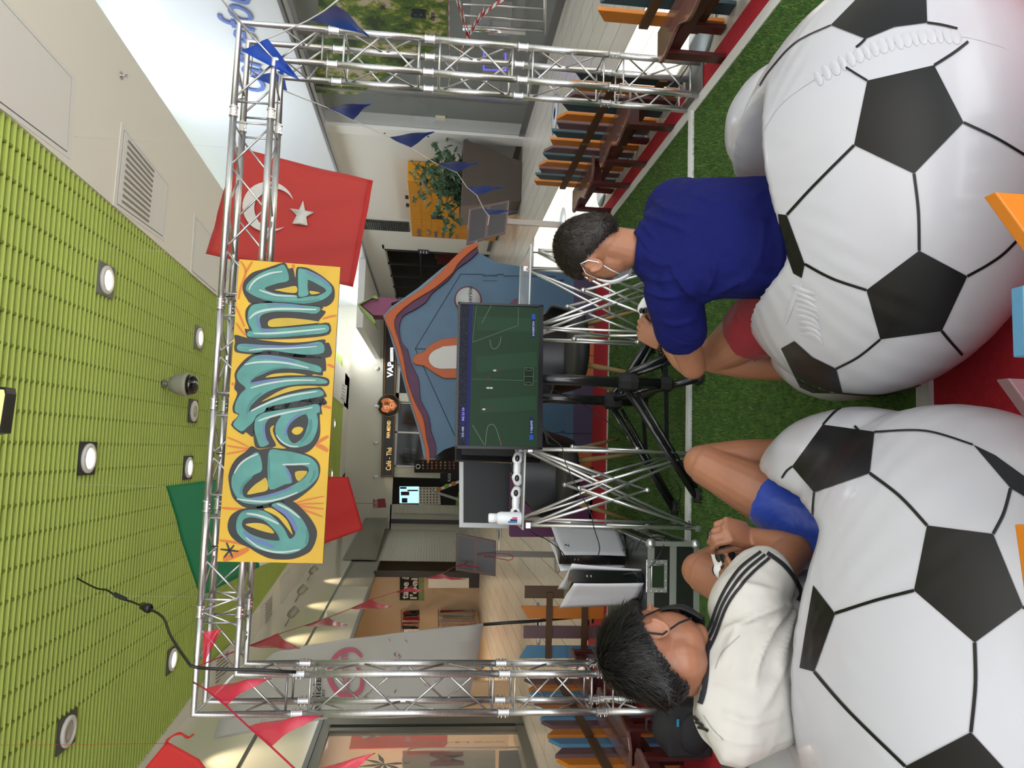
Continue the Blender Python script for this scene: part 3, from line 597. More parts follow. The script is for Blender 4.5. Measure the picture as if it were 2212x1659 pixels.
# lit sign box hanging at the top edge
r = empty('hanging_light_box', at_y(0, 880, .6), 'lit yellow and white sign box hanging at the top edge above the goal', 'sign')
P = [at_y(x, y, .6) for x, y in ((-60, 832), (12, 836), (14, 850), (2, 935), (-60, 945))]
m = MB(); m.prism(P, (0, .1, 0)); m.build('frame', BLACK, r)
P = [at_y(x, y, .597) for x, y in ((-60, 838), (8, 842), (10, 852), (-2, 928), (-60, 938))]
m = MB(); m.prism(P, (0, .004, 0)); m.build('lit_panel', mat('lit_panel', '#e8d070', .4, emit='#f2dc8a', es=.8), r)
m = MB(); p = at_y(-40, 860, .65); m.tube(p, (p.x, p.y, ZC), .004, n=6); m.build('hanger', BLACK, r)
# access hatches in the two side strips
def hatch(q, label, louv=0, z=ZC-.012, side=1):
    P = [at_z(x, y, z) for x, y in q]; c = sum(P, Vector())/4
    r = empty('access_hatch', c, label, 'hatch', 'access hatches in the ceiling strips')
    def ringp(k, dz): return [c+(p-c)*k-Vector((0, 0, dz)) for p in P]
    m = MB(); O, I = ringp(1, .004), ringp(.9, .004); O2, I2 = ringp(1, -.002), ringp(.9, -.002)
    for i in range(4):
        jx = (i+1) % 4; m.add([O[i], O[jx], I[jx], I[i], O2[i], O2[jx], I2[jx], I2[i]], [(0, 1, 2, 3), (7, 6, 5, 4), (0, 4, 5, 1), (3, 2, 6, 7)])
    m.build('frame', WHITE, r)
    m = MB(); m.add(ringp(.90, .0006), [(0, 1, 2, 3)]); m.build('gap', BLACKM, r)
    m = MB(); m.prism(ringp(.88, .001), (0, 0, -.006)); m.build('panel', WHITE, r)
    if louv:
        m = MB(); u0, u1, v0, v1 = P[0], P[1], P[3], P[2]
        for i in range(louv):
            t = .12+.76*i/(louv-1)
            a, b_ = u0.lerp(v0, t), u1.lerp(v1, t); A2, B2 = a.lerp(b_, .12), a.lerp(b_, .62)
            A2.z = B2.z = z-.012; m.bar(A2, B2, .022, .006)
        m.build('louvre', mat('louvre_grey', '#8f8d84', .5), r)
hatch([(-40, -60), (163, 168), (152, 345), (-60, 190)], 'large plain hatch at the top right of the white ceiling strip')
hatch([(262, 264), (368, 400), (355, 522), (244, 444)], 'louvred hatch in the white ceiling strip near the red flag', 11)
hatch([(420, 460), (480, 535), (470, 640), (411, 590)], 'plain hatch partly hidden by the red flag with crescent')
hatch([(738, 826), (750, 833), (747, 872), (735, 860)], 'far louvred hatch, first after the sign board', 5)
hatch([(755, 840), (765, 848), (762, 886), (752, 876)], 'far plain hatch, second after the sign board')
hatch([(627.5, 1225), (604.6, 1249), (604.6, 1307), (626.3, 1282)], 'plain hatch in the left strip beside the bulkhead, nearest the sign board')
hatch([(590, 1280), (561, 1311), (561, 1381), (589, 1338)], 'louvred hatch in the left strip beside the spotlights', 9)
hatch([(552, 1322), (522, 1362), (520, 1440), (547, 1400)], 'plain hatch in the left strip behind the truss corner')
hatch([(498, 1392), (446, 1440), (440, 1512), (496, 1479)], 'louvred hatch in the left strip behind the upper left truss corner', 9)
hatch([(455, 1500), (412, 1548), (395, 1650), (450, 1560)], 'plain hatch in the left strip at the lower left of the picture')
# ================================================================== INFLATABLE BALL CHAIRS
def evaluated(o):
    dg = bpy.context.evaluated_depsgraph_get(); me = bpy.data.meshes.new_from_object(o.evaluated_get(dg))
    return me
def fuse(mb, name, m, parent, vox, sm=6, smf=.5, label=None):
    """all shapes collected in mb become one continuous skin"""
    o = mb.build(name, m); r = o.modifiers.new('r', 'REMESH'); r.mode = 'VOXEL'; r.voxel_size = vox; r.use_smooth_shade = True
    if sm: s = o.modifiers.new('s', 'SMOOTH'); s.iterations = sm; s.factor = smf
    me = evaluated(o); old = o.data; o.modifiers.clear(); o.data = me; bpy.data.meshes.remove(old)
    me.name = name
    if not me.materials: me.materials.append(m)
    for p in me.polygons: p.use_smooth = True
    if parent is not None:
        o.parent = parent; me.transform(Matrix.Translation(-parent.location))
    if label: o['label'] = label
    return o
VIN = mat('white_vinyl', '#b2b2b7', .30, coat=.2, bump=(5, .10, .01)); VBL = mat('black_vinyl', (.006, .006, .0055), .38, spec=.3)
def sst(a, b, x): t = min(1, max(0, (x-a)/(b-a))); return t*t*(3-2*t)
def ball_chair(label, c, fwd, arms, pats, lines, cav=(-.10, .08), extra=(), R_=.53, RZ=.325, seat=.24):
    c = Vector(c); F = Vector(fwd).normalized(); Rt = Vector((F.y, -F.x, 0)); root = empty('ball_chair', (c.x, c.y, 0), label, 'armchair')
    mb = MB(); mb.ball((c.x, c.y, RZ-.01), (R_, R_, RZ), None, 48, 32)
    for (p, r_) in arms: mb.ball(p, r_, None, 32, 20)
    body = fuse(mb, 'inflated_shell', VIN, root, .016, 14, .5)
    for v in body.data.vertices:
        w_ = v.co; lx, ly = w_.dot(Rt), w_.dot(F)
        k = sst(cav[0], cav[1], ly)*sst(.27, .18, abs(lx))
        if w_.z > seat: w_.z = w_.z*(1-k)+seat*k
        if w_.z < .006: w_.z = .006
    # puckered seam creases
        a = math.atan2(w_.y, w_.x)
        if ly > -.25: w_ *= 1+.0012*math.sin(40*a+3*math.sin(5*a))*sst(.25, .5, w_.length)
    body.data.update()
    M = Matrix.Translation(root.location)
    bvh = BVHTree.FromPolygons([M @ v.co for v in body.data.vertices], [tuple(p.vertices) for p in body.data.polygons])
    def hit(x, y):
        d = ray(x, y).normalized(); h = bvh.ray_cast(CAMP, d)
        if h[0] is None:
            q = CAMP+d*((c-CAMP).dot(d)); h = bvh.find_nearest(q)
        return h[0]+h[1].normalized()*.0022*(1 if h[1].dot(d) < 0 else -1) if h[0] is not None else None
    for pts in pats:
        pts = [(pts[i][0]+(pts[(i+1) % len(pts)][0]-pts[i][0])*k/8, pts[i][1]+(pts[(i+1) % len(pts)][1]-pts[i][1])*k/8) for i in range(len(pts)) for k in range(8)]
        cx, cy = sum(p[0] for p in pts)/len(pts), sum(p[1] for p in pts)/len(pts); n = len(pts); m = MB(); K = 12
        vs = [hit(cx, cy)]; fs = []
        for k in range(1, K+1): vs += [hit(cx+(x-cx)*k/K, cy+(y-cy)*k/K) for x, y in pts]
        fs += [(0, 1+i, 1+(i+1) % n) for i in range(n)]
        for k in range(K-1):
            a, b_ = 1+k*n, 1+(k+1)*n
            fs += [(a+i, b_+i, b_+(i+1) % n, a+(i+1) % n) for i in range(n)]
        m.add(vs, fs, True); m.build('pentagon_panel', VBL, root)
    for pts, w_ in lines:
        pts = smooth(pts, 10, False) if len(pts) > 2 else [(pts[0][0]+(pts[1][0]-pts[0][0])*i/12, pts[0][1]+(pts[1][1]-pts[0][1])*i/12) for i in range(13)]
        vs = []; m = MB()
        for i, p in enumerate(pts):
            a, b_ = pts[max(i-1, 0)], pts[min(i+1, len(pts)-1)]; dx, dy = b_[0]-a[0], b_[1]-a[1]; l = math.hypot(dx, dy) or 1
            for s_ in (-.5, 0, .5): vs.append(hit(p[0]-dy/l*w_*s_, p[1]+dx/l*w_*s_))
        fs = []
        for i in range(len(pts)-1):
            for k in (0, 1): fs.append((i*3+k, i*3+k+1, i*3+4+k, i*3+3+k))
        m.add(vs, fs, True); m.build('seam_stripe', VBL, root)
    for nm, mt, L_ in extra:
        m = MB()
        for pts, w_, hgt in L_:
            pts = smooth(pts, 4, False) if len(pts) > 2 else pts; vs = []
            for i, p in enumerate(pts):
                a, b_ = pts[max(i-1, 0)], pts[min(i+1, len(pts)-1)]; dx, dy = b_[0]-a[0], b_[1]-a[1]; l = math.hypot(dx, dy) or 1; tt = math.sin(PI*(i+.02)/(len(pts)-1+.04))
                for s_ in (-.5, -.2, 0, .2, .5):
                    q = hit(p[0]-dy/l*w_*s_*(.3+.7*tt), p[1]+dx/l*w_*s_*(.3+.7*tt)); up_ = (CAMP-q).normalized(); vs.append(q+up_*(hgt*tt*(1-4*s_*s_))-up_*.0018)
            m.add(vs, [(i*5+k, i*5+k+1, i*5+6+k, i*5+5+k) for i in range(len(pts)-1) for k in range(4)], True)
        m.build(nm, mt, root)
    return root, bvh
cR = at_d(1930, 420, 1.93); cL = at_d(2072, 1420, 1.55)
chairR, bvR = ball_chair('inflatable football armchair on the right, holding the person in the blue shirt', cR, (-.25, 1, 0),
    [(at_d(1703, 265, 2.5), (.2, .26, .2)), (at_d(1822, 715, 2.20), (.21, .3, .2)), ((cR.x-.10, cR.y+.45, .15), (.34, .2, .14))],
    [[(1874.5, 175), (2018, 142), (2081, 265), (1974.7, 375.4), (1846, 313.7)], [(1985.7, 541), (2088.7, 596), (2033.7, 714), (1902, 732), (1872.5, 626)],
     [(1795.8, 55), (1850, 0), (1900, -40), (2000, -40), (2003, 50), (1933, 59), (1870.5, 84.5)], [(1717, 736), (1756.5, 771), (1807, 795.6), (1820, 849), (1756, 848), (1729, 836), (1688, 752)],
     [(1682, 462), (1700.7, 464.6), (1739.6, 570), (1733, 600), (1715, 590), (1690, 520)]],
    [([(1846, 314), (1760, 400), (1701, 464)], 6), ([(1974.7, 375.4), (1984, 455), (1985.7, 541)], 6.5), ([(2081, 265), (2150, 298), (2212, 335)], 6), ([(2018, 142), (2060, 115), (2091, 91)], 6), ([(1874.5, 175), (1850, 160), (1828, 146)], 5),
     ([(2088.7, 596), (2135, 570), (2175, 540), (2230, 480)], 6), ([(2033.7, 714), (2055, 740), (2078, 766)], 6), ([(1902, 732), (1855, 770), (1807, 795.6)], 5), ([(1872.5, 626), (1800, 602), (1739.6, 570)], 6),
     ([(1795.8, 55), (1720, 92), (1665, 150), (1642, 185)], 3), ([(1870.5, 84.5), (1860, 95), (1850, 103)], 5), ([(2003, 50), (2035, 55), (2068, 63)], 5), ([(1820, 849), (1900, 853), (1960, 840), (2002, 828)], 2.5)],
    extra=[('weld_seam', mat('weld_grey', '#a9a9ac', .4), [([(1644, 295), (1690, 224), (1780, 161), (1851, 122), (1914, 98), (1977, 84), (2024, 79), (2091, 83), (2173, 106)], 1.4, .0006)]),
           ('pucker_folds', VIN, [([(x-9+k % 3, y-17), (x, y), (x+5-k % 2*2, y+15)], 15+k % 3*3, .0028) for k, (x, y) in enumerate([(1770, 170), (1788, 158), (1806, 148), (1823, 138), (1840, 129), (1857, 121), (1874, 114), (1891, 107), (1908, 101), (1925, 96), (1943, 92), (1960, 88), (1977, 85), (1994, 82), (2012, 80), (2030, 79), (2048, 80), (2066, 82)])]
            +[([(1712+k*2, 616+k*13), (1735+k*3, 628+k*12), (1762+k*2, 634+k*13+k % 3*3)], 13, .003) for k in range(9)]+[([(1697, 700), (1712, 650), (1735, 610)], 14, .003)])])
chairL, bvL = ball_chair('inflatable football armchair on the left, holding the person in the white shirt', cL, (.22, 1, 0),
    [(at_d(1850, 1050, 1.86), (.20, .36, .205)), (at_d(1800, 1745, 1.95), (.2, .3, .2)), ((cL.x+.1, cL.y+.45, .15), (.34, .2, .14))],
    [[(1778, 918.6), (1890, 934), (1880, 1023), (1759.7, 1064), (1712.5, 1008)], [(2004, 1136), (2145.7, 1154.4), (2210.5, 1311.6), (2106.4, 1388.3), (1976, 1276)],
     [(1758.5, 1264.5), (1805.7, 1325.4), (1760.5, 1451), (1729, 1442.5), (1742, 1360)], [(2098.5, 1581), (2180, 1670), (2150, 1760), (2000, 1760), (1957, 1655)], [(2102.5, 962), (2183, 1056), (2240, 1090), (2240, 1050), (2150, 985)]],
    [([(1778, 918.6), (1797, 897), (1815, 880)], 4), ([(1890, 934), (2000, 932), (2102, 962)], 4), ([(1880, 1023), (1945, 1073), (2004, 1136)], 7), ([(1759.7, 1064), (1757, 1110), (1763, 1155)], 4), ([(1712.5, 1008), (1700, 1018), (1690, 1033)], 4),
     ([(2145.7, 1154), (2168, 1110), (2183, 1056)], 7), ([(2210, 1312), (2225, 1320), (2240, 1330)], 7), ([(2106.4, 1388), (2108, 1480), (2098.5, 1581)], 8), ([(1976, 1276), (1890, 1298), (1805.7, 1325)], 7), ([(1760.5, 1451), (1835, 1536), (1957, 1655)], 7)], cav=(.04, .2))
# ================================================================== PEOPLE
def frame_mat(F, U):
    F = Vector(F).normalized(); U = Vector(U); U = (U-F*U.dot(F)).normalized(); R_ = F.cross(U)
    return Matrix((R_, F, U)).transposed()           # columns: right, forward, up
def cap(m, a, b, ra, rb=None, n=16):
    rb = ra if rb is None else rb; a, b = Vector(a), Vector(b)
    m.tube(a, b, ra, rb, n); m.ball(a, ra, None, n, 8); m.ball(b, rb, None, n, 8)
def limb(m, pts, rs, n=18, e=True):
    pts = [Vector(p) for p in pts]; P = []; Q = []
    for i in range(len(pts)-1):
        p0, p1, p2, p3 = pts[max(i-1, 0)], pts[i], pts[i+1], pts[min(i+2, len(pts)-1)]
        for k in range(5):
            t = k/5; P.append(.5*((2*p1)+(-p0+p2)*t+(2*p0-5*p1+4*p2-p3)*t*t+(-p0+3*p1-3*p2+p3)*t**3)); Q.append(rs[i]+(rs[i+1]-rs[i])*(t*t*(3-2*t)))
    P.append(pts[-1]); Q.append(rs[-1]); m.path(P, Q, n); m.ball(P[0], Q[0], None, n, 10)
    if e: m.ball(P[-1], Q[-1], None, n, 10)
def loft(m, rings, n=28, e=2.3):
    """rings: centre, half-width vector, half-depth vector"""
    vs = []
    for c, a, b in rings:
        for k in range(n):
            t = 2*PI*k/n; x, y = math.cos(t), math.sin(t); s_ = (abs(x)**e+abs(y)**e)**(-1/e); vs.append(Vector(c)+Vector(a)*x*s_+Vector(b)*y*s_)
    fs = []
    for i in range(len(rings)-1): fs += [(i*n+k, i*n+(k+1) % n, (i+1)*n+(k+1) % n, (i+1)*n+k) for k in range(n)]
    fs += [tuple(range(n))[::-1], tuple((len(rings)-1)*n+k for k in range(n))]
    m.add(vs, fs, True)
def hand(m, wrist, palm_dir, normal, curl=(.5, .6, .4), thumb=1, s=1.0, tdir=None):
    """palm leaves the wrist along palm_dir; normal = direction the palm faces; thumb = +1/-1 side"""
    D = Vector(palm_dir).normalized(); N = Vector(normal); N = (N-D*N.dot(D)).normalized(); S = D.cross(N)*thumb
    if tdir is not None and S.dot(Vector(tdir)) < 0: S = -S
    w_ = Vector(wrist); R3 = Matrix((S, D, N)).transposed() if S.cross(D).dot(N) > 0 else Matrix((-S, D, N)).transposed()
    m.ball(w_+D*.05*s, (.042*s, .055*s, .016*s), R3, 18, 12); m.box(w_+D*.055*s, (.072*s, .075*s, .022*s), R3)
    lens = [.078, .084, .078, .062]
    tips = []
    for i in range(4):
        off = (.030-.020*i)*s; p = w_+D*(.088-.004*abs(i-1))*s+S*off; ang = 0; L = lens[i]*s; seg = [.45, .31, .24]
        r = [.0092, .0085, .0078, .0065]; pts = [p-D*.02*s, p]
        for k in range(3):
            ang += curl[k]*(1+.08*i); d = (D*math.cos(ang)+N*math.sin(ang)); p = p+d*L*seg[k]; pts.append(p)
        for k in range(len(pts)-1): cap(m, pts[k], pts[k+1], r[max(k-1, 0)]*s, r[min(k, 3)]*s, 10)
        tips.append(p)
    td = (S*.75+D*.6+N*.35).normalized() if tdir is None else Vector(tdir).normalized()
    b0 = w_+D*.022*s+S*.022*s+N*.004*s; b1 = b0+td*.040*s; b2 = b1+(td*.8+D*.35+N*.25).normalized()*.032*s; b3 = b2+(td*.5+D*.6+N*.3).normalized()*.024*s
    cap(m, b0, b1, .016*s, .011*s, 10); cap(m, b1, b2, .0105*s, .0092*s, 10); cap(m, b2, b3, .0092*s, .007*s, 10)
    return tips
def head(m, c, B, s=1.0):
    """c = skull centre, B = right/forward/up frame"""
    L = lambda x, y, z: Vector(c)+B @ Vector((x, y, z))*s
    m.ball(L(0, -.012, .022), (.076*s, .094*s, .086*s), B, 24, 16); m.ball(L(0, .030, -.030), (.062*s, .066*s, .075*s), B, 20, 14)
    m.ball(L(0, .055, -.088), (.030*s, .030*s, .024*s), B, 14, 10); m.ball(L(0, .020, -.075), (.052*s, .055*s, .035*s), B, 16, 10)
    m.ball(L(0, -.038, -.042), (.048*s, .042*s, .055*s), B, 16, 10)
    cap(m, L(0, .088, .005), L(0, .108, -.028), .009*s, .014*s, 10); m.ball(L(0, .090, -.052), (.024*s, .012*s, .010*s), B, 12, 8)
    m.ball(L(0, .078, .022), (.052*s, .018*s, .012*s), B, 14, 8)
    for sd in (-1, 1):
        m.ball(L(.030*sd, .076, .004), (.013*s, .010*s, .009*s), B, 10, 8)
        E = B @ Euler((0, 0, -.45*sd)).to_matrix()
        ec = L(.078*sd, -.008, -.006)
        pts = [ec+E @ Vector((.006*sd, -.018*math.sin(a)*1.0-.002, .031*math.cos(a)))*s for a in [i*2*PI/14 for i in range(12)]]
        m.path(pts, .0052*s, 8); m.ball(ec+E @ Vector((.001*sd, -.003, 0)), (.006*s, .015*s, .026*s), E, 12, 10); m.ball(ec+E @ Vector((.004*sd, .004, -.026))*s, (.006*s, .008*s, .010*s), E, 10, 8)
def hairdo(name, c, B, s, m, parent, rad, low, n, ln, lift, seed, yfront=.075, fuzz=.003):
    """short hair: a cap over the skull with many combed locks"""
    rr = random.Random(seed); mb = MB(); rx, ry, rz = [q*s for q in rad]; off = Vector((0, -.012, .024))*s; c = Vector(c)
    nu, nv = 56, 30; vs = []; fs = []; ok = []
    def nape(u): q = max(0, -u[1])*max(0, .15-u[2]); return Vector((0, -.030*q, -.060*q))*s
    def cut(u):                                   # lowest height of the hair as a function of direction
        y = -u[1]                                 # back of the head is -y
        return low[0]*max(0, y)+low[1]*(1-abs(y))+low[2]*max(0, -y)
    for i in range(nv+1):
        th = (PI*.93)*i/nv
        for k in range(nu):
            a = 2*PI*k/nu; u = (math.sin(th)*math.cos(a), math.sin(th)*math.sin(a), math.cos(th)); hl = math.hypot(u[0], u[1]) or 1
            zl = cut((u[0]/hl, u[1]/hl)); t = sst(zl-.12, zl+.18, u[2]); g_ = (.985+.055*t if u[2] > zl-.1 else .93)+fuzz*rr.uniform(-1, 1)/.1*t
            vs.append(c+B @ (Vector((rx*u[0], ry*u[1], rz*u[2]))*g_+off+nape(u)))
            ok.append(u[2] > zl-.12)
    for i in range(nv):
        for k in range(nu):
            q = (i*nu+k, i*nu+(k+1) % nu, (i+1)*nu+(k+1) % nu, (i+1)*nu+k)
            if all(ok[x] for x in q): fs.append(q)
    mb.add(vs, fs, True)
    crown = Vector((.02, -.5, .85)).normalized()
    for _ in range(n):
        u = Vector((rr.gauss(0, 1), rr.gauss(0, 1), rr.gauss(0, 1))).normalized(); hl = math.hypot(u.x, u.y) or 1; zl = cut((u.x/hl, u.y/hl))
        if u.z < zl-.08 or (u.y > yfront*12 and u.z < .35): continue
        t = sst(zl-.1, zl+.45, u.z)
        p = Vector((rx*u.x, ry*u.y, rz*u.z))*(1.0)+off+nape(u); nrm = Vector((u.x/rx, u.y/ry, u.z/rz)).normalized()
        flow = (u-crown*u.dot(crown)); flow = (flow-nrm*flow.dot(nrm)); flow = flow.normalized() if flow.length > 1e-4 else Vector((0, 0, -1))
        flow = (flow+Vector((rr.gauss(0, .25), rr.gauss(0, .25), rr.gauss(0, .25)))).normalized()
        L = ln*s*(.35+.65*t)*rr.uniform(.6, 1.15); side = flow.cross(nrm).normalized()*.0011*s*rr.uniform(.7, 1.6)
        pts = []
        for k in range(4):
            q = k/3; pp = p+nrm*(.004*s+lift*s*t*math.sin(q*1.9))+flow*L*q; pts.append(pp)
        V = []
        for k, pp in enumerate(pts): w_ = side*(1-.9*(k/3)**1.5); V += [c+B @ (pp-w_), c+B @ (pp+w_)]
        mb.add(V, [(0, 1, 3, 2), (2, 3, 5, 4), (4, 5, 7, 6)], True)
    return mb.build(name, m, parent)
def cloth_mat(name, col, rough=.85, scale=7, strength=.5, **k):
    m = mat(name, col, rough, **k)
    nt = m.node_tree; b = nt.nodes['Principled BSDF']; tc = nt.nodes.new('ShaderNodeTexCoord'); mp = nt.nodes.new('ShaderNodeMapping'); mp.inputs['Scale'].default_value = (1, 1, .45)
    n = nt.nodes.new('ShaderNodeTexNoise'); n.inputs['Scale'].default_value = scale; n.inputs['Detail'].default_value = 2.5; n.inputs['Distortion'].default_value = .6
    n2 = nt.nodes.new('ShaderNodeTexNoise'); n2.inputs['Scale'].default_value = 500; b1 = nt.nodes.new('ShaderNodeBump'); b1.inputs['Strength'].default_value = strength; b1.inputs['Distance'].default_value = .03
    b2 = nt.nodes.new('ShaderNodeBump'); b2.inputs['Strength'].default_value = .12; b2.inputs['Distance'].default_value = .001
    nt.links.new(tc.outputs['Object'], mp.inputs[0]); nt.links.new(mp.outputs[0], n.inputs['Vector']); nt.links.new(tc.outputs['Object'], n2.inputs['Vector'])
    nt.links.new(n.outputs['Fac'], b1.inputs['Height']); nt.links.new(n2.outputs['Fac'], b2.inputs['Height']); nt.links.new(b1.outputs[0], b2.inputs['Normal']); nt.links.new(b2.outputs[0], b.inputs['Normal'])
    return m
SKR = mat('skin_ruddy', '#9c6b4f', .5, noise=(14, .07), bump=(220, .12, .002), sss=.04); SKL = mat('skin_tan', '#95644a', .48, noise=(14, .07), bump=(220, .12, .002), sss=.04)
def controller(name, c, X, U, label, cordless=True):
    """two-tone gamepad: X = its long axis, U = face normal"""
    X = Vector(X).normalized(); U = Vector(U); U = (U-X*U.dot(X)).normalized(); Y = U.cross(X); B = Matrix((X, Y, U)).transposed(); c = Vector(c)
    L = lambda x, y, z: c+B @ Vector((x, y, z))
    r = empty(name, c, label, 'gamepad', 'white gamepads')
    m = MB(); m.ball(L(0, 0, 0), (.066, .034, .019), B, 20, 12)
    for s_ in (-1, 1): limb(m, [L(.045*s_, .006, 0), L(.064*s_, -.012, -.002), L(.072*s_, -.05, -.006)], [.026, .023, .013], 14)
    fuse(m, 'shell', mat('gamepad_white', '#e6e7ea', .35), r, .003, 4)
    m = MB(); m.ball(L(0, -.016, .006), (.044, .024, .016), B, 16, 10); m.ball(L(0, .004, .012), (.024, .014, .0085), B, 14, 8)
    for s_ in (-1, 1): m.ball(L(.026*s_, -.016, .018), (.013, .013, .006), B, 12, 8)
    m.build('black_centre', mat('gamepad_black', (.012, .012, .014), .3), r)
    for s_ in (-1, 1): m = MB(); m.ball(L(.050*s_, .030, -.004), (.017, .010, .012), B, 14, 10); m.build('trigger', MATS['gamepad_black'], r)
    for s_ in (-1, 1): m = MB(); m.lathe([(.009, 0), (.007, .008), (.0105, .012), (.009, .014), (0, .0125)], L(.026*s_, -.016, .020), U, 16); m.build('thumbstick', MATS['gamepad_black'], r)
    m = MB()
    for dx, dy in ((0, .01), (0, -.01), (.01, 0), (-.01, 0)): m.ball(L(.047+dx, .006+dy, .016), (.0045, .0045, .003), B, 10, 6)
    m.box(L(-.047, .006, .0165), (.022, .007, .006), B); m.box(L(-.047, .006, .0165), (.007, .022, .006), B); m.build('buttons', mat('button_grey', '#b9bcc2', .4), r)
    return r

# ---------------- person on the right: blue shirt, red shorts
def P(x, y, D): return at_d(x, y, D)
pr = empty('person', (cR.x, cR.y, 0), 'person in a dark blue t-shirt and red shorts leaning forward with a gamepad', 'person')
hc = P(1282, 541, 2.24); HB = frame_mat((-.62, .80, -.42), (.02, .34, 1)); HS = 1.0
neck0, neck1 = P(1362, 535, 2.22), hc+HB @ Vector((0, -.018, -.062))
shR, shL = P(1455, 425, 2.26), P(1452, 655, 2.14)
elL, wrL = P(1497, 792, 2.34), P(1440, 741, 2.49)
elR, wrR = P(1540, 470, 2.50), P(1440, 610, 2.62)
hipC = P(1745, 545, 2.04); hipL, hipR = P(1730, 640, 2.10), P(1735, 500, 2.15)
knL, anL = P(1545, 768, 2.46), Vector((0, 0, 0)); anL = at_d(1735, 800, 2.42)
knR, anR = P(1590, 480, 2.62), at_d(1800, 420, 2.60)
#print('R thigh', (hipL-knL).length, 'calf', (knL-anL).length, 'uarm', (shL-elL).length, 'farm', (elL-wrL).length, 'sh', (shL-shR).length, anL, hc, hipC)
m = MB(); head(m, hc, HB, HS)
cap(m, neck0, neck1, .056, .050); limb(m, [P(1440, 540, 2.22), P(1560, 530, 2.12), hipC], [.045, .09, .11])
limb(m, [shL, (shL+elL)/2, elL], [.036, .048, .041]); limb(m, [elL, elL.lerp(wrL, .35), wrL], [.041, .043, .027])
limb(m, [shR, (shR+elR)/2, elR], [.036, .048, .041]); limb(m, [elR, elR.lerp(wrR, .35), wrR], [.041, .043, .027])
limb(m, [hipL, hipL.lerp(knL, .5), knL], [.095, .085, .060]); limb(m, [knL, knL.lerp(anL, .35), anL], [.060, .060, .038])
limb(m, [hipR, hipR.lerp(knR, .5), knR], [.095, .085, .060]); limb(m, [knR, knR.lerp(anR, .35), anR], [.060, .060, .038])
for an in (anL, anR): cap(m, (an.x, an.y, .05), (an.x-.03, an.y+.15, .03), .042, .026); cap(m, an, (an.x, an.y, .05), .038, .04)
gcR = P(1397, 692, 2.60)
hand(m, wrL, P(1404, 722, 2.50)-wrL, gcR+Vector((0, 0, -.05))-wrL.lerp(P(1404, 722, 2.50), .8), (.7, .9, .6), -1, 1.0, tdir=P(1396, 688, 2.54)-P(1424, 722, 2.49))
hand(m, wrR, P(1400, 655, 2.60)-wrR, gcR-P(1420, 640, 2.6), (.5, .9, .6), 1, .95, tdir=P(1394, 668, 2.58)-P(1412, 650, 2.59))
fuse(m, 'body', SKR, pr, .0042, 3, .5)
TSB = cloth_mat('navy_shirt', '#050c4c', .9, 8, .9, spec=.25)
m = MB()
rt = (shR-shL).normalized()
fr = Vector((-.15, .95, -.2))
loft(m, [(P(1372, 538, 2.20), rt*.068, fr*.066), (P(1385, 537, 2.205), rt*.085, fr*.075), (P(1405, 535, 2.20), rt*.135, fr*.085), (P(1432, 535, 2.19), rt*.190, fr*.105), (P(1475, 525, 2.17), rt*.198, fr*.125), (P(1540, 515, 2.13), rt*.186, fr*.135), (P(1620, 512, 2.09), rt*.180, fr*.135), (P(1700, 515, 2.06), rt*.182, fr*.14), (P(1750, 520, 2.05), rt*.180, fr*.14)])
cufL = shL.lerp(elL, .53); limb(m, [shL+rt*.04, shL.lerp(elL, .3), cufL], [.084, .078, .070], e=False); cufR = shR.lerp(elR, .66); limb(m, [shR-rt*.04, shR.lerp(elR, .3), cufR], [.086, .080, .074], e=False)
sh_ = fuse(m, 't_shirt', TSB, pr, .007, 8, .5)
def pxof(p):
    d = p-CAMP; z = d.dot(CF); return 1106-FPX*d.dot(CU)/z, 1659-(829.5+FPX*d.dot(CR)/z)
def folds(o, root, lines, facing=True):
    me = o.data; me.update(); segs = []
    for pts, w_, h_ in lines:
        q = smooth(pts, 5, False) if len(pts) > 2 else pts; n_ = len(q)
        for i in range(n_-1): segs.append((q[i], q[i+1], w_, h_, i/(n_-1), n_))
    nr = [v.normal.copy() for v in me.vertices]
    for v, nn in zip(me.vertices, nr):
        W = v.co+root.location
        if facing and nn.dot(W-CAMP) > 0: continue
        x, y = pxof(W); best = {}
        for (a, b_, w_, h_, t_, n_) in segs:
            if abs(x-a[0]) > 60 or abs(y-a[1]) > 60: continue
            dx, dy = b_[0]-a[0], b_[1]-a[1]; l2 = dx*dx+dy*dy or 1; t = max(0, min(1, ((x-a[0])*dx+(y-a[1])*dy)/l2)); d2 = (x-a[0]-dx*t)**2+(y-a[1]-dy*t)**2
            k = h_*math.exp(-d2/(w_*w_))*math.sin(PI*min(1, max(0, t_+t/n_)))**.5
            key = (w_, h_, n_); best[key] = max(best.get(key, 0), abs(k))*(1 if h_ > 0 else -1) if abs(k) > abs(best.get(key, 0)) else best.get(key, 0)
        v.co += nn*sum(best.values())
    me.update()
def wrinkle(o, amp, sc, seed=0, strength=1):
    t = bpy.data.textures.new('fold', 'CLOUDS'); t.noise_scale = sc; t.noise_depth = 2
    d = o.modifiers.new('fold', 'DISPLACE'); d.texture = t; d.strength = amp; d.mid_level = .5; d.texture_coords = 'LOCAL'
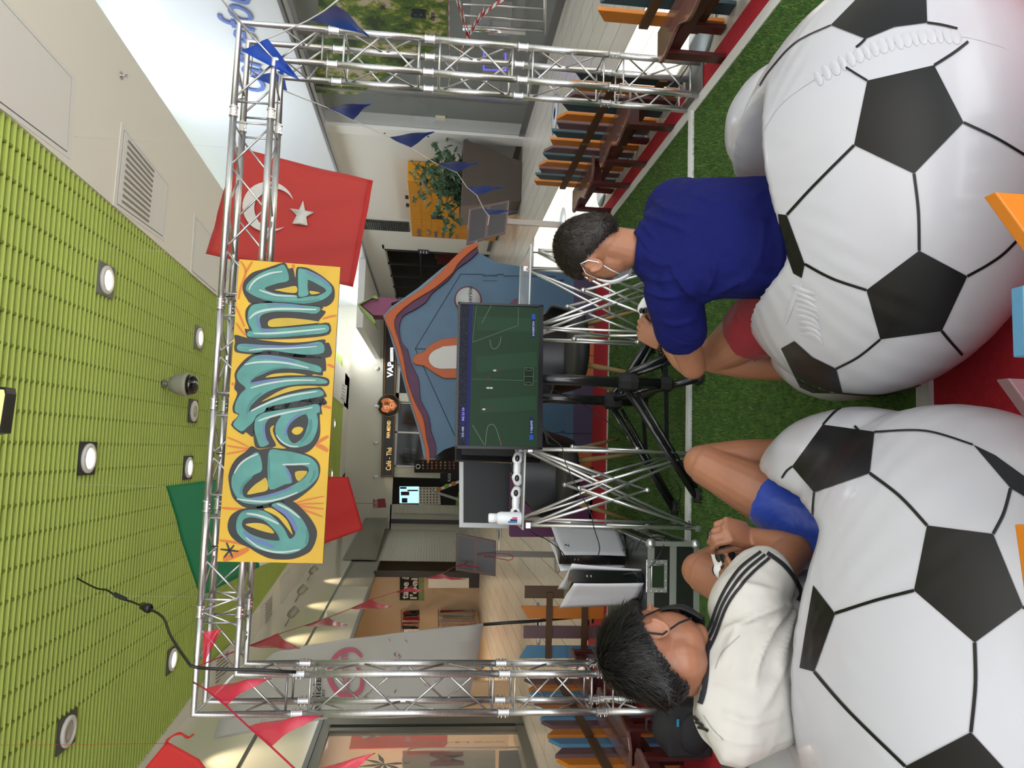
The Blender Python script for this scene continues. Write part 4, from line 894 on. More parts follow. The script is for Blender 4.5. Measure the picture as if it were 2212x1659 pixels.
folds(sh_, pr, [([(1362, 485), (1385, 515), (1412, 545)], 5, .011), ([(1372, 470), (1400, 498), (1418, 520)], 5.2, .009), ([(1384, 459), (1435, 480), (1490, 500)], 7, .010), ([(1391, 545), (1430, 572), (1480, 560)], 6, .010), ([(1380, 580), (1420, 605), (1470, 600)], 6.1, .009),
    ([(1395, 628), (1430, 640), (1470, 640)], 5.1, .010), ([(1410, 430), (1450, 455), (1530, 470)], 7.1, .009), ([(1516, 651), (1480, 622), (1449, 571)], 6.2, .012), ([(1516, 651), (1558, 628), (1612, 600)], 7.2, .010), ([(1520, 640), (1540, 600), (1545, 540)], 6.3, .009),
    ([(1600, 620), (1640, 560), (1650, 480)], 7.3, .007), ([(1680, 610), (1690, 540), (1680, 470)], 8, .008), ([(1430, 690), (1460, 700), (1500, 690)], 5.3, .008), ([(1500, 420), (1560, 440), (1640, 440)], 8.1, .007)])
wrinkle(sh_, .012, .09)
RSH = cloth_mat('red_shorts', '#7c0f1b', .75, 9, .5, sheen=.1); m = MB()
limb(m, [hipL, hipL.lerp(knL, .35), hipL.lerp(knL, .60)], [.120, .104, .096], e=False); limb(m, [hipR, hipR.lerp(knR, .35), hipR.lerp(knR, .60)], [.120, .104, .096], e=False); cap(m, hipL, hipR, .125, .125)
sh_ = fuse(m, 'shorts', RSH, pr, .009, 8, .5); wrinkle(sh_, .008, .07)
m = MB(); kk = hipL.lerp(knL, .2); q = [P(1686+i*2.6, 660+i*3.6, 2.0) for i in range(6)]
o = hairdo('hair', hc, HB, HS, mat('hair_brown', '#1b130d', .55), pr, (.080, .100, .092), (-.86, .05, .25), 12000, .014, .002, 3, fuzz=.001)
# thin beard along the jaw and the white mask with its ear loop
WM = mat('mask_white', '#e3e8ea', .7); HL = lambda x, y, z: hc+HB @ Vector((x, y, z))
m = MB(); vs = []; n = 9
for i in range(n):
    z = .012-.098*i/(n-1)
    for k in range(13):
        a = -1.05+2.1*k/12; bul = .018*math.sin(PI*i/(n-1)); vs.append(HL((.064+bul*.4)*math.sin(a)*1.04, (.086+bul)*math.cos(a)*(1.0-.10*abs(z+.03)/.06)+.018, z-.012))
m.add(vs, [(i*13+k, i*13+k+1, (i+1)*13+k+1, (i+1)*13+k) for i in range(n-1) for k in range(12)], True); o = m.build('face_mask', WM, pr); sd = o.modifiers.new('t', 'SOLIDIFY'); sd.thickness = .002
for s_ in (-1, 1):
    m = MB(); m.path([HL(.066*s_, .055, -.005), HL(.078*s_, .02, .02), HL(.084*s_, -.025, .025), HL(.085*s_, -.035, 0), HL(.082*s_, -.022, -.025), HL(.074*s_, .02, -.055), HL(.062*s_, .05, -.075)], .0017, 6); m.build('ear_loop', WM, pr)
m = MB(); b0 = wrL.lerp(elL, .1); ax = (elL-wrL).normalized(); u = ax.orthogonal().normalized(); v_ = ax.cross(u)
for k in range(18): a = 2*PI*k/18; m.ball(b0+(u*math.cos(a)+v_*math.sin(a))*.034, .0062, None, 10, 6)
m.build('bead_bracelet', mat('beads', '#1c0d0b', .3), pr)
controller('gamepad', gcR, P(1393, 660, 2.61)-P(1398, 724, 2.58), Vector((0, 0, 1))-CF*.35, 'white gamepad held by the person in the blue shirt')

# ---------------- person on the left: white shirt, blue shorts
pl = empty('person', (cL.x, cL.y, 0), 'person in a white t-shirt with black shoulder stripes and bright blue shorts playing', 'person')
hc = P(1412, 1400, 1.66); HB = frame_mat((.66, .74, -.44), (-.02, .36, 1)); HS = 1.0
shR, shL = P(1612, 1285, 1.73), P(1578, 1575, 1.62)
elR, wrR = P(1716, 1192, 1.88), P(1630, 1160, 2.02)
elL, wrL = P(1700, 1480, 1.86), P(1616, 1296, 1.99)
hipR, hipL = P(1852, 1175, 2.0), P(1845, 1400, 1.96)
knR, anR = P(1516, 1000, 2.30), at_d(1760, 975, 2.28)
knL, anL = P(1512, 1232, 2.30), at_d(1750, 1130, 2.45)
#print('L thigh', (hipR-knR).length, 'calf', (knR-anR).length, 'uarm', (shR-elR).length, 'farm', (elR-wrR).length, 'sh', (shL-shR).length, anR, hc, hipR)
m = MB(); head(m, hc, HB, HS)
nb = P(1488, 1444, 1.665); cap(m, nb, hc+HB @ Vector((0, -.018, -.062)), .058, .052); limb(m, [P(1570, 1440, 1.69), P(1700, 1400, 1.80), P(1850, 1290, 1.98)], [.060, .09, .10])
limb(m, [shR, (shR+elR)/2, elR], [.052, .050, .044]); limb(m, [elR, elR.lerp(wrR, .3), wrR], [.044, .042, .026])
limb(m, [shL, (shL+elL)/2, elL], [.052, .050, .044]); limb(m, [elL, elL.lerp(wrL, .3), wrL], [.044, .042, .026])
for a, b_, c_ in ((hipR, knR, anR), (hipL, knL, anL)):
    limb(m, [a, a.lerp(b_, .5), b_.lerp(a, .06), b_], [.095, .083, .064, .056]); limb(m, [b_, b_.lerp(c_, .35), c_], [.056, .060, .038])
    cap(m, c_, (c_.x, c_.y+.01, .05), .038, .04); cap(m, (c_.x, c_.y, .045), (c_.x+.03, c_.y+.16, .03), .042, .026)
gcL = P(1561, 1198, 2.05)
hand(m, wrR, P(1572, 1146, 1.99)-wrR, gcL-P(1598, 1152, 1.97), (.75, .95, .7), -1, 1.05, tdir=P(1552, 1187, 1.985)-P(1604, 1172, 1.97))
hand(m, wrL, P(1574, 1252, 2.02)-wrL, gcL-P(1590, 1265, 2.0), (.75, .95, .7), 1, 1.0, tdir=P(1548, 1212, 1.985)-P(1584, 1266, 1.98))
fuse(m, 'body', SKL, pl, .0042, 3, .5)
TSW = cloth_mat('white_shirt', '#b3afa7', .85, 7, .9)
rt = (shR-shL).normalized(); fr = Vector((.2, .93, -.25)).normalized(); m = MB()
loft(m, [(P(1508, 1452, 1.655), rt*.072, fr*.066), (P(1520, 1452, 1.66), rt*.085, fr*.076), (P(1540, 1450, 1.665), rt*.130, fr*.090), (P(1572, 1446, 1.67), rt*.185, fr*.110), (P(1615, 1438, 1.69), rt*.198, fr*.13), (P(1665, 1425, 1.73), rt*.190, fr*.138), (P(1725, 1405, 1.79), rt*.182, fr*.14), (P(1790, 1375, 1.86), rt*.178, fr*.145), (P(1850, 1350, 1.94), rt*.175, fr*.145)])
for a, b_ in ((shR, elR), (shL, elL)): limb(m, [a.lerp((shL+shR)/2, .2), a.lerp(b_, .3), a.lerp(b_, .47)], [.084, .080, .072], e=False)
tw_ = fuse(m, 't_shirt', TSW, pl, .007, 8, .5)
folds(tw_, pl, [([(1711, 1304), (1628, 1330), (1563, 1365)], 6, .012), ([(1711, 1308), (1672, 1352), (1641, 1416), (1628, 1482)], 7, .012), ([(1719, 1317), (1698, 1373), (1676, 1438)], 6.1, .011), ([(1732, 1330), (1724, 1395), (1711, 1460)], 6.2, .011), ([(1745, 1320), (1750, 1373), (1741, 1425)], 5, .010),
    ([(1693, 1282), (1628, 1269), (1580, 1262)], 7.1, .008), ([(1690, 1300), (1600, 1350), (1560, 1430)], 8.1, .007), ([(1560, 1540), (1620, 1560), (1690, 1540)], 8.2, .008), ([(1540, 1580), (1590, 1600), (1650, 1600)], 7.2, .008), ([(1700, 1340), (1690, 1440), (1640, 1540)], 9, .008)])
wrinkle(tw_, .010, .10)
BK = cloth_mat('black_trim', '#141416', .8, 20, .1)
SEAM = cloth_mat('shirt_seam', '#8d8a84', .9, 20, .1)
dgm = evaluated(tw_); Mx = Matrix.Translation(pl.location); bt = BVHTree.FromPolygons([Mx @ v.co for v in dgm.vertices], [tuple(p.vertices) for p in dgm.polygons])
def onshirt(pts, w_, name, m_, off=.003, sub=8):
    pts = smooth(pts, sub, False); vs = []
    for i, p in enumerate(pts):
        a, b_ = pts[max(i-1, 0)], pts[min(i+1, len(pts)-1)]; dx, dy = b_[0]-a[0], b_[1]-a[1]; l = math.hypot(dx, dy) or 1
        for s_ in (-.5, -.17, .17, .5):
            d = ray(p[0]-dy/l*w_*s_, p[1]+dx/l*w_*s_).normalized(); h = bt.ray_cast(CAMP, d)
            if h[0] is None or (h[0]-CAMP).dot(CF) > 2.2: h = bt.find_nearest(CAMP+d*1.68*1.1)
            nn = h[1].normalized(); nn = nn if nn.dot(d) < 0 else -nn; vs.append(h[0]+nn*off)
    mb = MB(); mb.add(vs, [(i*4+k, i*4+k+1, i*4+5+k, i*4+4+k) for i in range(len(pts)-1) for k in range(3)], True); return mb.build(name, m_, pl)
onshirt([(1534, 1385), (1528, 1415), (1527, 1450), (1522, 1490), (1514, 1520)], 11, 'collar', BK)
for k, (w_, d) in enumerate(((6.5, 0), (6.5, 13), (6.5, 26))):
    onshirt([(1522-d*.15, 1425-d*1.6), (1548-d*.5, 1372-d*.7), (1567-d*.6, 1318-d*.4), (1590-d*.7, 1280-d*.5), (1622-d*.8, 1242-d*.6), (1662-d*.7, 1206-d*.5)], w_, 'shoulder_stripe', BK)
onshirt([(1657, 1196), (1690, 1220), (1715, 1250), (1729, 1280), (1722, 1298)], 9, 'sleeve_cuff', BK)
for d in (0, 11, 22): onshirt([(1498+d*.5, 1548+d), (1504+d*.9, 1552+d), (1510+d, 1557+d)], 6, 'shoulder_stripe', BK)
onshirt([(1535, 1420), (1545, 1445), (1560, 1410), (1598, 1373)][1:], 1.6, 'seam', SEAM, .0015)
onshirt([(1520, 1545), (1540, 1575), (1563, 1598)], 1.6, 'seam', SEAM, .0015)
BSH = cloth_mat('blue_shorts', '#0f379c', .5, 12, .4, sheen=.2); m = MB()
limb(m, [hipR, hipR.lerp(knR, .33), hipR.lerp(knR, .56)], [.118, .100, .090], e=False); limb(m, [hipL, hipL.lerp(knL, .35), hipL.lerp(knL, .62)], [.118, .100, .088], e=False); cap(m, hipL, hipR, .125, .125)
sh_ = fuse(m, 'shorts', BSH, pl, .009, 8, .5); wrinkle(sh_, .008, .06)
hairdo('hair', hc, HB, HS, mat('hair_black', '#070505', .5), pl, (.083, .103, .096), (-.80, .0, .30), 14000, .034, .004, 5, fuzz=.001)
HL = lambda x, y, z: hc+HB @ (Vector((x, y, z))*HS)
BM = mat('mask_black', '#111112', .8); m = MB(); vs = []
for i in range(n):
    z = .012-.098*i/(n-1)
    for k in range(13):
        a = -1.05+2.1*k/12; bul = .018*math.sin(PI*i/(n-1)); vs.append(HL((.064+bul*.4)*math.sin(a)*1.04, (.086+bul)*math.cos(a)*(1.0-.10*abs(z+.03)/.06)+.018, z-.012))
m.add(vs, [(i*13+k, i*13+k+1, (i+1)*13+k+1, (i+1)*13+k) for i in range(n-1) for k in range(12)], True); o = m.build('face_mask', BM, pl); sd = o.modifiers.new('t', 'SOLIDIFY'); sd.thickness = .002
for s_ in (-1, 1):
    m = MB(); m.path([HL(.066*s_, .055, -.005), HL(.078*s_, .02, .02), HL(.086*s_, -.018, .032), HL(.090*s_, -.034, .005), HL(.087*s_, -.028, -.028), HL(.076*s_, .02, -.055), HL(.062*s_, .05, -.075)], .0024, 6); m.build('ear_loop', BM, pl)
controller('gamepad', gcL, P(1548, 1156, 2.03)-P(1560, 1240, 2.04), Vector((.15, -.2, 1))-CF*.75, 'white gamepad held by the person in the white shirt')
# ================================================================== SCREENS, STANDS, TABLES, CASE
TVF = mat('tv_frame', (.006, .006, .007), .22, spec=.25)
def Y0d(x, y, D): return at_d(x, y, D)
# front television, screen towards the viewer
Ct = [(988, 655), (1175, 657), (1170, 970), (984, 970)]      # corners in picture: top right, bottom right, bottom left, top left
TY = -.12
Q = [at_y(x, y, TY) for x, y in Ct]
for i in (2, 3): Q[i] = at_y(*Ct[i], TY-.02)
cT = sum(Q, Vector())/4
uX = ((Q[0]-Q[3])+(Q[1]-Q[2])).normalized(); uZ = ((Q[3]-Q[2])+(Q[0]-Q[1])); uZ = (uZ-uX*uZ.dot(uX)).normalized(); uN = uX.cross(uZ)   # towards the viewer is -uN? fixed below
if uN.dot(CF) > 0: uN = -uN
Wt, Ht = ((Q[0]-Q[3]).length+(Q[1]-Q[2]).length)/2, ((Q[3]-Q[2]).length+(Q[0]-Q[1]).length)/2
#print('TV', Wt, Ht, cT, uN)
B = Matrix((uX, -uN, uZ)).transposed()
T = lambda a, b_, c_=0: cT+uX*(a*Wt/2)+uZ*(b_*Ht/2)+uN*c_
tv = empty('television', cT, 'flat television showing a football match on its lit screen, on a black tripod stand', 'television')
m = MB(); m.box(cT-uN*.028, (Wt, .05, Ht), B); m.build('housing', TVF, tv, bev=.004)
m = MB()
for (a0, a1, b0, b1) in ((-1, 1, .945, 1), (-1, 1, -1, -.90), (-1, -.97, -1, 1), (.97, 1, -1, 1)): m.prism([T(a0, b0), T(a1, b0), T(a1, b1), T(a0, b1)], uN*.006)
m.build('bezel', TVF, tv)
def scr(name, col, e): return mat(name, '#050505', .4, emit=col, es=e*.62, spec=.12)
scp = empty('screen', (0, 0, 0)); scp.parent = tv
def sp(pts, lay): return [T(a, b_, .0006*lay+.0006) for a, b_ in pts]
SX = lambda x, y: (-1+2*((970-y)/(970-655)), 1-2*((x-988)/(1174-988)))   # picture px on the screen -> screen coordinates
def spoly(px, lay, name, mm, smo=False):
    m = MB(); P_ = sp([SX(x, y) for x, y in px], lay); m.add(P_, [tuple(range(len(P_)))]); return m.build(name, mm, scp)
tv_children = []
o = spoly([(993, 660), (1166, 661), (1162, 964), (989, 964)], 0, 'picture', scr('scr_pitch', '#23452a', .8)); o.parent = tv; scp_bg = o
m = MB(); mm = []
def add_strokes(name, lst, lay, mt):
    m = MB()
    for pts, w_ in lst:
        q = stroke2(pts if len(pts) > 2 else [pts[0], ((pts[0][0]+pts[1][0])/2, (pts[0][1]+pts[1][1])/2), pts[1]], w_, False); P_ = sp([SX(x, y) for x, y in q], lay); m.add(P_, [tuple(range(len(P_)))])
    return m.build(name, mt, scp)
# light mowing bands
add_strokes('grass_bands', [([(1030, 700), (1160, 700)], 30), ([(1030, 790), (1160, 775)], 34), ([(1040, 880), (1160, 870)], 30)], 1, scr('scr_pitch2', '#2b4f33', .8))
spoly([(993, 660), (1012, 660), (1010, 964), (989, 964)], 1, 'crowd', scr('scr_crowd', '#0b1126', .8)); spoly([(1012, 660), (1020, 660), (1018, 964), (1010, 964)], 1, 'boards', scr('scr_boards', '#131c66', .9))
m = MB(); rr = random.Random(4)
for _ in range(420):
    x, y = rr.uniform(993, 1009), rr.uniform(664, 962)
    P_ = sp([SX(x, y), SX(x+1, y), SX(x+1, y+1), SX(x, y+1)], 2); m.add(P_, [(0, 1, 2, 3)])
m.build('spectators', scr('scr_spec', '#4a5573', .8), scp)
add_strokes('pitch_marking', [([(1021, 742), (1119, 702)], .8), ([(1119, 702), (1119, 663)], .7), ([(1021, 742), (1028, 662)], .6), ([(1058, 735), (1062, 752), (1072, 754), (1080, 742), (1082, 728)], 1.1), ([(1040, 700), (1060, 660)], .9),
    ([(1024, 920), (1050, 962)], 1.1), ([(1052, 962), (1056, 925), (1066, 918), (1075, 928), (1086, 962)], 1.1), ([(1020, 822), (1162, 822)], .5)], 3, scr('scr_line', '#7f967d', .8))
PLm = [scr('scr_white', '#d8dde0', .9), scr('scr_red', '#7d1a22', .9)]
for i, (x, y, c_) in enumerate([(1070, 802, 0), (1078, 802, 1), (1063, 840, 0), (1056, 840, 0), (1048, 886, 0), (1062, 886, 1), (1086, 955, 1), (1057, 818, 1)]):
    m = MB(); P_ = sp([SX(x+a, y+b_) for a, b_ in ((-4, -1), (-4, 1), (0, 2.2), (4, 1), (1, 0), (4, -1.5), (0, -2))], 4); m.add(P_, [tuple(range(7))]); m.build('player_figure', PLm[c_], scp)
NB = scr('scr_navy', '#12245c', 1.0); WT = scr('scr_text', '#dfe6f5', 1.0)
spoly([(1148, 688), (1156, 688), (1156, 727), (1148, 727)], 4, 'caption', NB); spoly([(1149, 676), (1156, 676), (1156, 687), (1149, 687)], 4, 'caption', scr('scr_blue', '#2b55c0', 1))
spoly([(1146, 901), (1154, 901), (1154, 938), (1146, 938)], 4, 'caption', NB); spoly([(1146, 939), (1154, 939), (1154, 949), (1146, 949)], 4, 'caption', MATS['scr_blue'])
spoly([(1131, 792), (1155, 792), (1155, 834), (1131, 834)], 4, 'radar', scr('scr_radar', '#0d2a12', .8))
add_strokes('radar_lines', [([(1133, 794), (1153, 794)], .8), ([(1153, 794), (1153, 832)], .8), ([(1153, 832), (1133, 832)], .8), ([(1133, 832), (1133, 794)], .8), ([(1133, 813), (1153, 813)], .7), ([(1138, 794), (1138, 800), (1148, 800), (1148, 794)], .6), ([(1138, 832), (1138, 826), (1148, 826), (1148, 832)], .6)], 5, MATS['scr_line'])
def stext(s, x, y, h, wpx, mt, lay=6):
    a, b_ = SX(x, y); text(s, T(a, b_, .0006*lay), uX, uZ, h, mt, scp, 'caption_text', .0002, width=wpx)
stext('26 ROBERTSON', 1154.5, 724.5, .010, .075, WT); stext('7 MBAPPÉ', 1152.6, 935, .010, .062, WT)
spoly([(1000, 885), (1007, 885), (1007, 912), (1000, 912)], 4, 'score_bar', scr('scr_violet', '#3b2fb8', 1)); spoly([(1000, 914), (1007, 914), (1007, 948), (1000, 948)], 4, 'score_bar', NB)
stext('35:48', 1006, 946, .010, .05, WT); stext('PSG  2-1  LIV', 1006, 911, .009, .052*1.25, WT)
for ch in list(scp.children): pass
scp['label'] = 'lit screen with a green pitch, players, captions and score bar'
for ch in scp.children: pass
# second television behind, seen as an edge, back towards the viewer
Q2 = [at_y(x, y, TY+.58) for x, y in ((984, 790), (1168, 790), (1166, 999), (983, 999))]
c2 = sum(Q2, Vector())/4; W2 = Wt*1.0; r = empty('television', (0, 0, 0), 'second black television standing behind the lit one, only its left edge showing', 'television')
rgt = Q2[2]; m = MB(); X2 = (uX*.985+Vector((0, .12, 0))).normalized(); B2 = Matrix((X2, Z1.cross(X2), Z1)).transposed()
c2 = (Q2[3]+Q2[2])/2+X2*(W2/2); H2 = (Q2[3]-Q2[2]).length
r.location = c2
m.box(c2, (W2, .045, H2), B2); m.build('housing', TVF, r, bev=.004)
m = MB(); m.box(c2-Vector((0, .032, 0)), (W2*.9, .03, H2*.86), B2); m.build('back_cover', BLACKM, r)
# tripod stands: a square mast, hub, three truss legs
SM = mat('stand_black', (.010, .010, .011), .22, coat=.3)
def tvstand(label, mast, ztop, hubz, feet, rad=.028):
    r = empty('tripod_stand', (mast.x, mast.y, 0), label, 'stand', 'black tripod television stands')
    zb = .17
    m = MB(); m.tube((mast.x, mast.y, zb), (mast.x, mast.y, ztop), rad, n=20); m.build('mast', SM, r)
    m = MB(); m.lathe([(rad+.004, -.05), (rad+.02, -.04), (rad+.024, 0), (rad+.02, .05), (rad+.004, .06)], (mast.x, mast.y, hubz), n=8, smooth=False); m.build('hub', BLACKM, r)
    m = MB(); m.lathe([(rad+.004, -.03), (rad+.014, -.02), (rad+.014, .03), (rad+.002, .035)], (mast.x, mast.y, zb+.03), n=8, smooth=False); m.build('lower_collar', BLACKM, r)
    for f in feet:
        h = Vector((mast.x, mast.y, hubz)); d = (Vector(f)-h); d.z = 0; d.normalize(); a = h+d*.05
        f = Vector(f); m = MB(); m.tube(a, f, .018, n=12); m.build('leg', SM, r)
        sd = d.cross(Z1)*.03
        m = MB(); m.tube(a-Vector((0, 0, .045)), f+Vector((0, 0, .01))-d*.06, .012, n=8); m.build('lower_rail', SM, r)
        g_ = a.lerp(f, .55); m = MB(); m.bar((mast.x, mast.y, zb+.03), g_, .022, .008, up=sd); m.build('strut', SM, r)
        m = MB(); m.tube(f+d*.015, f-d*.06, .025, n=10); m.build('rubber_foot', BLACKM, r)
    # head plate that holds the screen
    m = MB(); m.box((mast.x, mast.y-.03, ztop-.1), (.22, .03, .2)); m.build('mounting_plate', BLACKM, r)
    return r
ma = at_y(1300, 824, -.045); mb_ = at_y(1300, 865, .40)
hub1 = at_y(1358, 828, ma.y).z; hub2 = at_y(1325, 868, mb_.y).z
#print('hub', ma, mb_, hub1, hub2, at_z(1510, 1082, .03), at_z(1345, 705, .03))
tvstand('black tripod stand under the lit television, its leg reaching left along the turf', ma, cT.z+.1, hub1, [at_z(1508, 1080, .03), at_z(1500, 745, .03), Vector((ma.x+.55, ma.y+.35, .03))])
tvstand('black tripod stand behind the first one, holding the rear television', mb_, c2.z+.05, hub2, [Vector((mb_.x-.62, mb_.y-.10, .03)), Vector((mb_.x+.40, mb_.y+.38, .03)), Vector((mb_.x+.1, mb_.y-.5, .03))])

# folding wire counters with clear acrylic tops
WIRE = mat('wire_aluminium', (.74, .74, .73), .28, .85); ACR = mat('clear_acrylic', (.93, .95, .96), .05, spec=.5, alpha=.30)
def counter(label, x0, x1, y0, y1, ztop, seed):
    """pop-up frame: crossing tube pairs between corner posts, a clear top on pegs"""
    c = Vector(((x0+x1)/2, (y0+y1)/2, 0)); r = empty('folding_counter', c, label, 'table', 'folding wire counters with clear tops')
    rad = .0075; zt = ztop-.03; zu = .655; zl = .30; zb = .03
    cor = [(x0, y0), (x1, y0), (x1, y1), (x0, y1)]
    for i in range(4):
        a, b_ = Vector((*cor[i], 0)), Vector((*cor[(i+1) % 4], 0)); md = (a+b_)/2; out = (md-c).normalized()*(.012 if i % 2 == 0 else .02)
        segs = [(a+Z1*zt, md+out+Z1*zl), (b_+Z1*zt, md+out*.2+Z1*zl), (a+Z1*zb, md+out+Z1*zu), (b_+Z1*zb, md+out*.2+Z1*zu), (a+Z1*zt, a+Z1*zb+out*.3)]
        if i in (0, 2): segs += [(a+Z1*zt-out, b_+Z1*zb-out), (b_+Z1*zt-out*2, a+Z1*zb-out*2)]
        for p, q in segs:
            m = MB(); m.tube(p, q, rad, n=8); m.build('frame_tube', WIRE, r)
        m = MB(); m.ball(md+out+Z1*zl, .014, nu=10, nv=6); m.build('hub_joint', WIRE, r)
        m = MB(); m.ball(md+out+Z1*zu, .014, nu=10, nv=6); m.build('hub_joint', WIRE, r)
    for p in cor:
        m = MB(); m.box((p[0], p[1], zt+.004), (.028, .028, .024)); m.box((p[0], p[1], zb-.008), (.03, .03, .03)); m.build('hub_joint', BLACKM if False else WIRE, r)
    m = MB(); m.box((c.x, c.y, ztop), (x1-x0+.04, y1-y0+.04, .010)); m.build('acrylic_top', ACR, r, bev=.002)
    m = MB(); m.path([(x0-.02, y0-.02, ztop), (x1+.02, y0-.02, ztop), (x1+.02, y1+.02, ztop), (x0-.02, y1+.02, ztop)], .0045, 6, closed=True); m.build('top_edge', mat('acrylic_edge', (.75, .78, .8), .15, alpha=.8), r)
    return r

counter('wire folding counter with a clear top, two gamepads and a white bottle on it', .925, 1.305, -.06, .32, .935, 1)
counter('wire folding counter with an empty clear top, right of the television', 1.93, 2.335, -.06, .36, .935, 2)
def pad_on(x, y, label): controller('gamepad', (x, y, .945+.022), (-1, -.05, 0), (0, .25, 1), label)
pad_on(1.205, -.02, 'white gamepad on the clear counter top, beside the television')
pad_on(1.03, -.0, 'white gamepad on the clear counter top, next to the white bottle')
r = empty('squeeze_bottle', (.955, -.04, .941), 'white bottle with a cap and small blue and pink label on the wire counter', 'bottle')
m = MB(); m.lathe([(.030, 0), (.033, .004), (.033, .105), (.028, .120), (.020, .126)], (.955, -.04, .941), n=28); m.build('body', mat('bottle_white', '#dfe3e6', .35), r)
m = MB(); m.lathe([(.024, .122), (.024, .160), (.020, .166), (0, .166)], (.955, -.04, .941), n=24); m.build('cap', mat('cap_white', '#eef0f2', .3), r)
for k, c_ in enumerate(('#3f7fb5', '#20264f', '#c24a6e')):
    m = MB(); a0 = -2.2+k*.28; P_ = []
    for q in range(7): a = a0+q*.06; P_.append((.955+.0336*math.cos(a), -.04+.0336*math.sin(a)))
    z0_ = .965; m.add([(x, y, z0_) for x, y in P_]+[(x, y, z0_+.045-.01*k) for x, y in P_], [(i, i+1, 8+i, 7+i) for i in range(6)], True); m.build('label_patch', mat('lbl'+c_[1:], c_, .5), r)
# loose papers and cables on the counter
m = MB(); m.box((1.12, .12, .944), (.22, .15, .004), Euler((0, 0, .2)).to_matrix()); o = m.build('paper_sheet', mat('paper_yellow', '#cfc98f', .8)); tag(o, 'pale yellow paper lying on the clear counter behind the gamepads', 'paper')
def cablething(pts, label, rad=.0028, grp='thin black cables around the screens'):
    m = MB(); n_ = len(pts); P_ = []
    pts = [Vector(p) for p in pts]
    for i in range(n_-1):
        p0, p1, p2, p3 = pts[max(i-1, 0)], pts[i], pts[i+1], pts[min(i+2, n_-1)]
        for k in range(6): t = k/6; P_.append(.5*((2*p1)+(-p0+p2)*t+(2*p0-5*p1+4*p2-p3)*t*t+(-p0+3*p1-3*p2+p3)*t**3))
    P_.append(pts[-1]); m.path(P_, rad, 6); o = m.build('cable', CB_); tag(o, label, 'cable', grp); return o
cablething([at_y(1172, 922, -.09), at_y(1190, 945, -.1), at_y(1213, 965, -.1), at_y(1222, 1000, -.1), at_y(1250, 1060, -.11), at_y(1275, 1105, -.1), at_y(1283, 1140, -.1), at_y(1295, 1180, 0), at_y(1292, 1200, .2)], 'black cable running from the lit television down to the game console')
cablething([at_y(1112, 975, .02), at_y(1118, 1010, .02), at_y(1112, 1050, .02), at_y(1115, 1100, .02), at_y(1122, 1112, .02), at_y(1150, 1150, .1), at_y(1180, 1165, .2), at_y(1212, 1190, .25), at_y(1222, 1208, .3)], 'black cable running from the gamepads on the counter to the rear console')
cablething([at_y(1176, 830, .03), at_y(1210, 850, .1), at_y(1270, 880, .2), at_y(1330, 925, .3), at_z(1372, 960, .02), at_z(1400, 985, .02)], 'black cable hanging from behind the television to the turf, left of the masts', .0024)
cablething([at_z(1452, 1030, .03), at_z(1470, 1060, .03), at_z(1465, 1100, .03), at_z(1490, 1130, .03), at_z(1470, 1145, .03)], 'black cable lying on the turf beside the flight case')

# flight case with two game consoles
cx0, cx1, cy0, cy1, cz = .30, .845, -.05, .80, .285
case = empty('flight_case', ((cx0+cx1)/2, (cy0+cy1)/2, 0), 'black flight case with aluminium edges and ball corners standing on the turf', 'case')
def cc(v): return v
zb = .016
m = MB(); m.bb((cx0, cy0, zb+.004), (cx1, cy1, cz)); m.build('case_body', mat('case_laminate', (.012, .014, .012), .3, coat=.2), case)
AE = mat('case_aluminium', (.66, .67, .66), .3, .85)
e = .022
for (a, b_) in [((cx0, cy0), (cx1, cy0)), ((cx1, cy0), (cx1, cy1)), ((cx0, cy1), (cx1, cy1)), ((cx0, cy0), (cx0, cy1))]:
    for z_, h_ in ((zb+.015, .03), (cz-.014, .034), (.155, .034)):
        m = MB(); m.bar((a[0], a[1], z_), (b_[0], b_[1], z_), h_ if False else .012, h_, up=(0, 0, 1)) if False else m.bb((min(a[0], b_[0])-.004, min(a[1], b_[1])-.004, z_-h_/2), (max(a[0], b_[0])+.004, max(a[1], b_[1])+.004, z_+h_/2)); m.build('edge_profile', AE, case)
for (a, b_) in ((cx0, cy0), (cx1, cy0), (cx0, cy1), (cx1, cy1)):
    m = MB(); m.bb((a-.012, b_-.012, zb), (a+.012, b_+.012, cz+.002)); m.build('edge_profile', AE, case)
    for z_ in (zb+.02, cz-.012): m = MB(); m.ball((a, b_, z_), .026, nu=16, nv=10); m.build('ball_corner', AE, case)
m = MB(); m.bb((cx0+.02, cy0+.02, cz), (cx1-.02, cy1-.02, cz+.003)); m.build('top_panel', mat('case_top', '#3a3f3c', .35), case)
for x_ in ((cx0*.2+cx1*.8),): 
    for z_ in (.155,): 
        m = MB(); m.box((cx1+.006, .25, z_), (.006, .07, .08)); m.box((cx1+.010, .25, z_), (.008, .03, .03)); m.build('latch', AE, case, bev=.002)
        m = MB(); m.box((cx1+.006, .55, z_), (.006, .07, .08)); m.box((cx1+.010, .55, z_), (.008, .03, .03)); m.build('latch', AE, case, bev=.002)
hx, hz = at_y(1418, 1244, cy0).x, at_y(1418, 1244, cy0).z
m = MB(); m.box((hx, cy0-.006, hz), (.165, .006, .112)); h_ = m.build('handle_plate', AE, case, bev=.003)
m = MB(); m.box((hx, cy0-.010, hz), (.115, .003, .072)); m.build('handle_recess', mat('recess_green', '#2f3d2a', .3, .3), h_)
m = MB(); m.path([(hx-.055, cy0-.012, hz-.034), (hx-.055, cy0-.016, hz+.03), (hx+.055, cy0-.016, hz+.03), (hx+.055, cy0-.012, hz-.034)], .005, 8); m.build('handle', AE, h_)
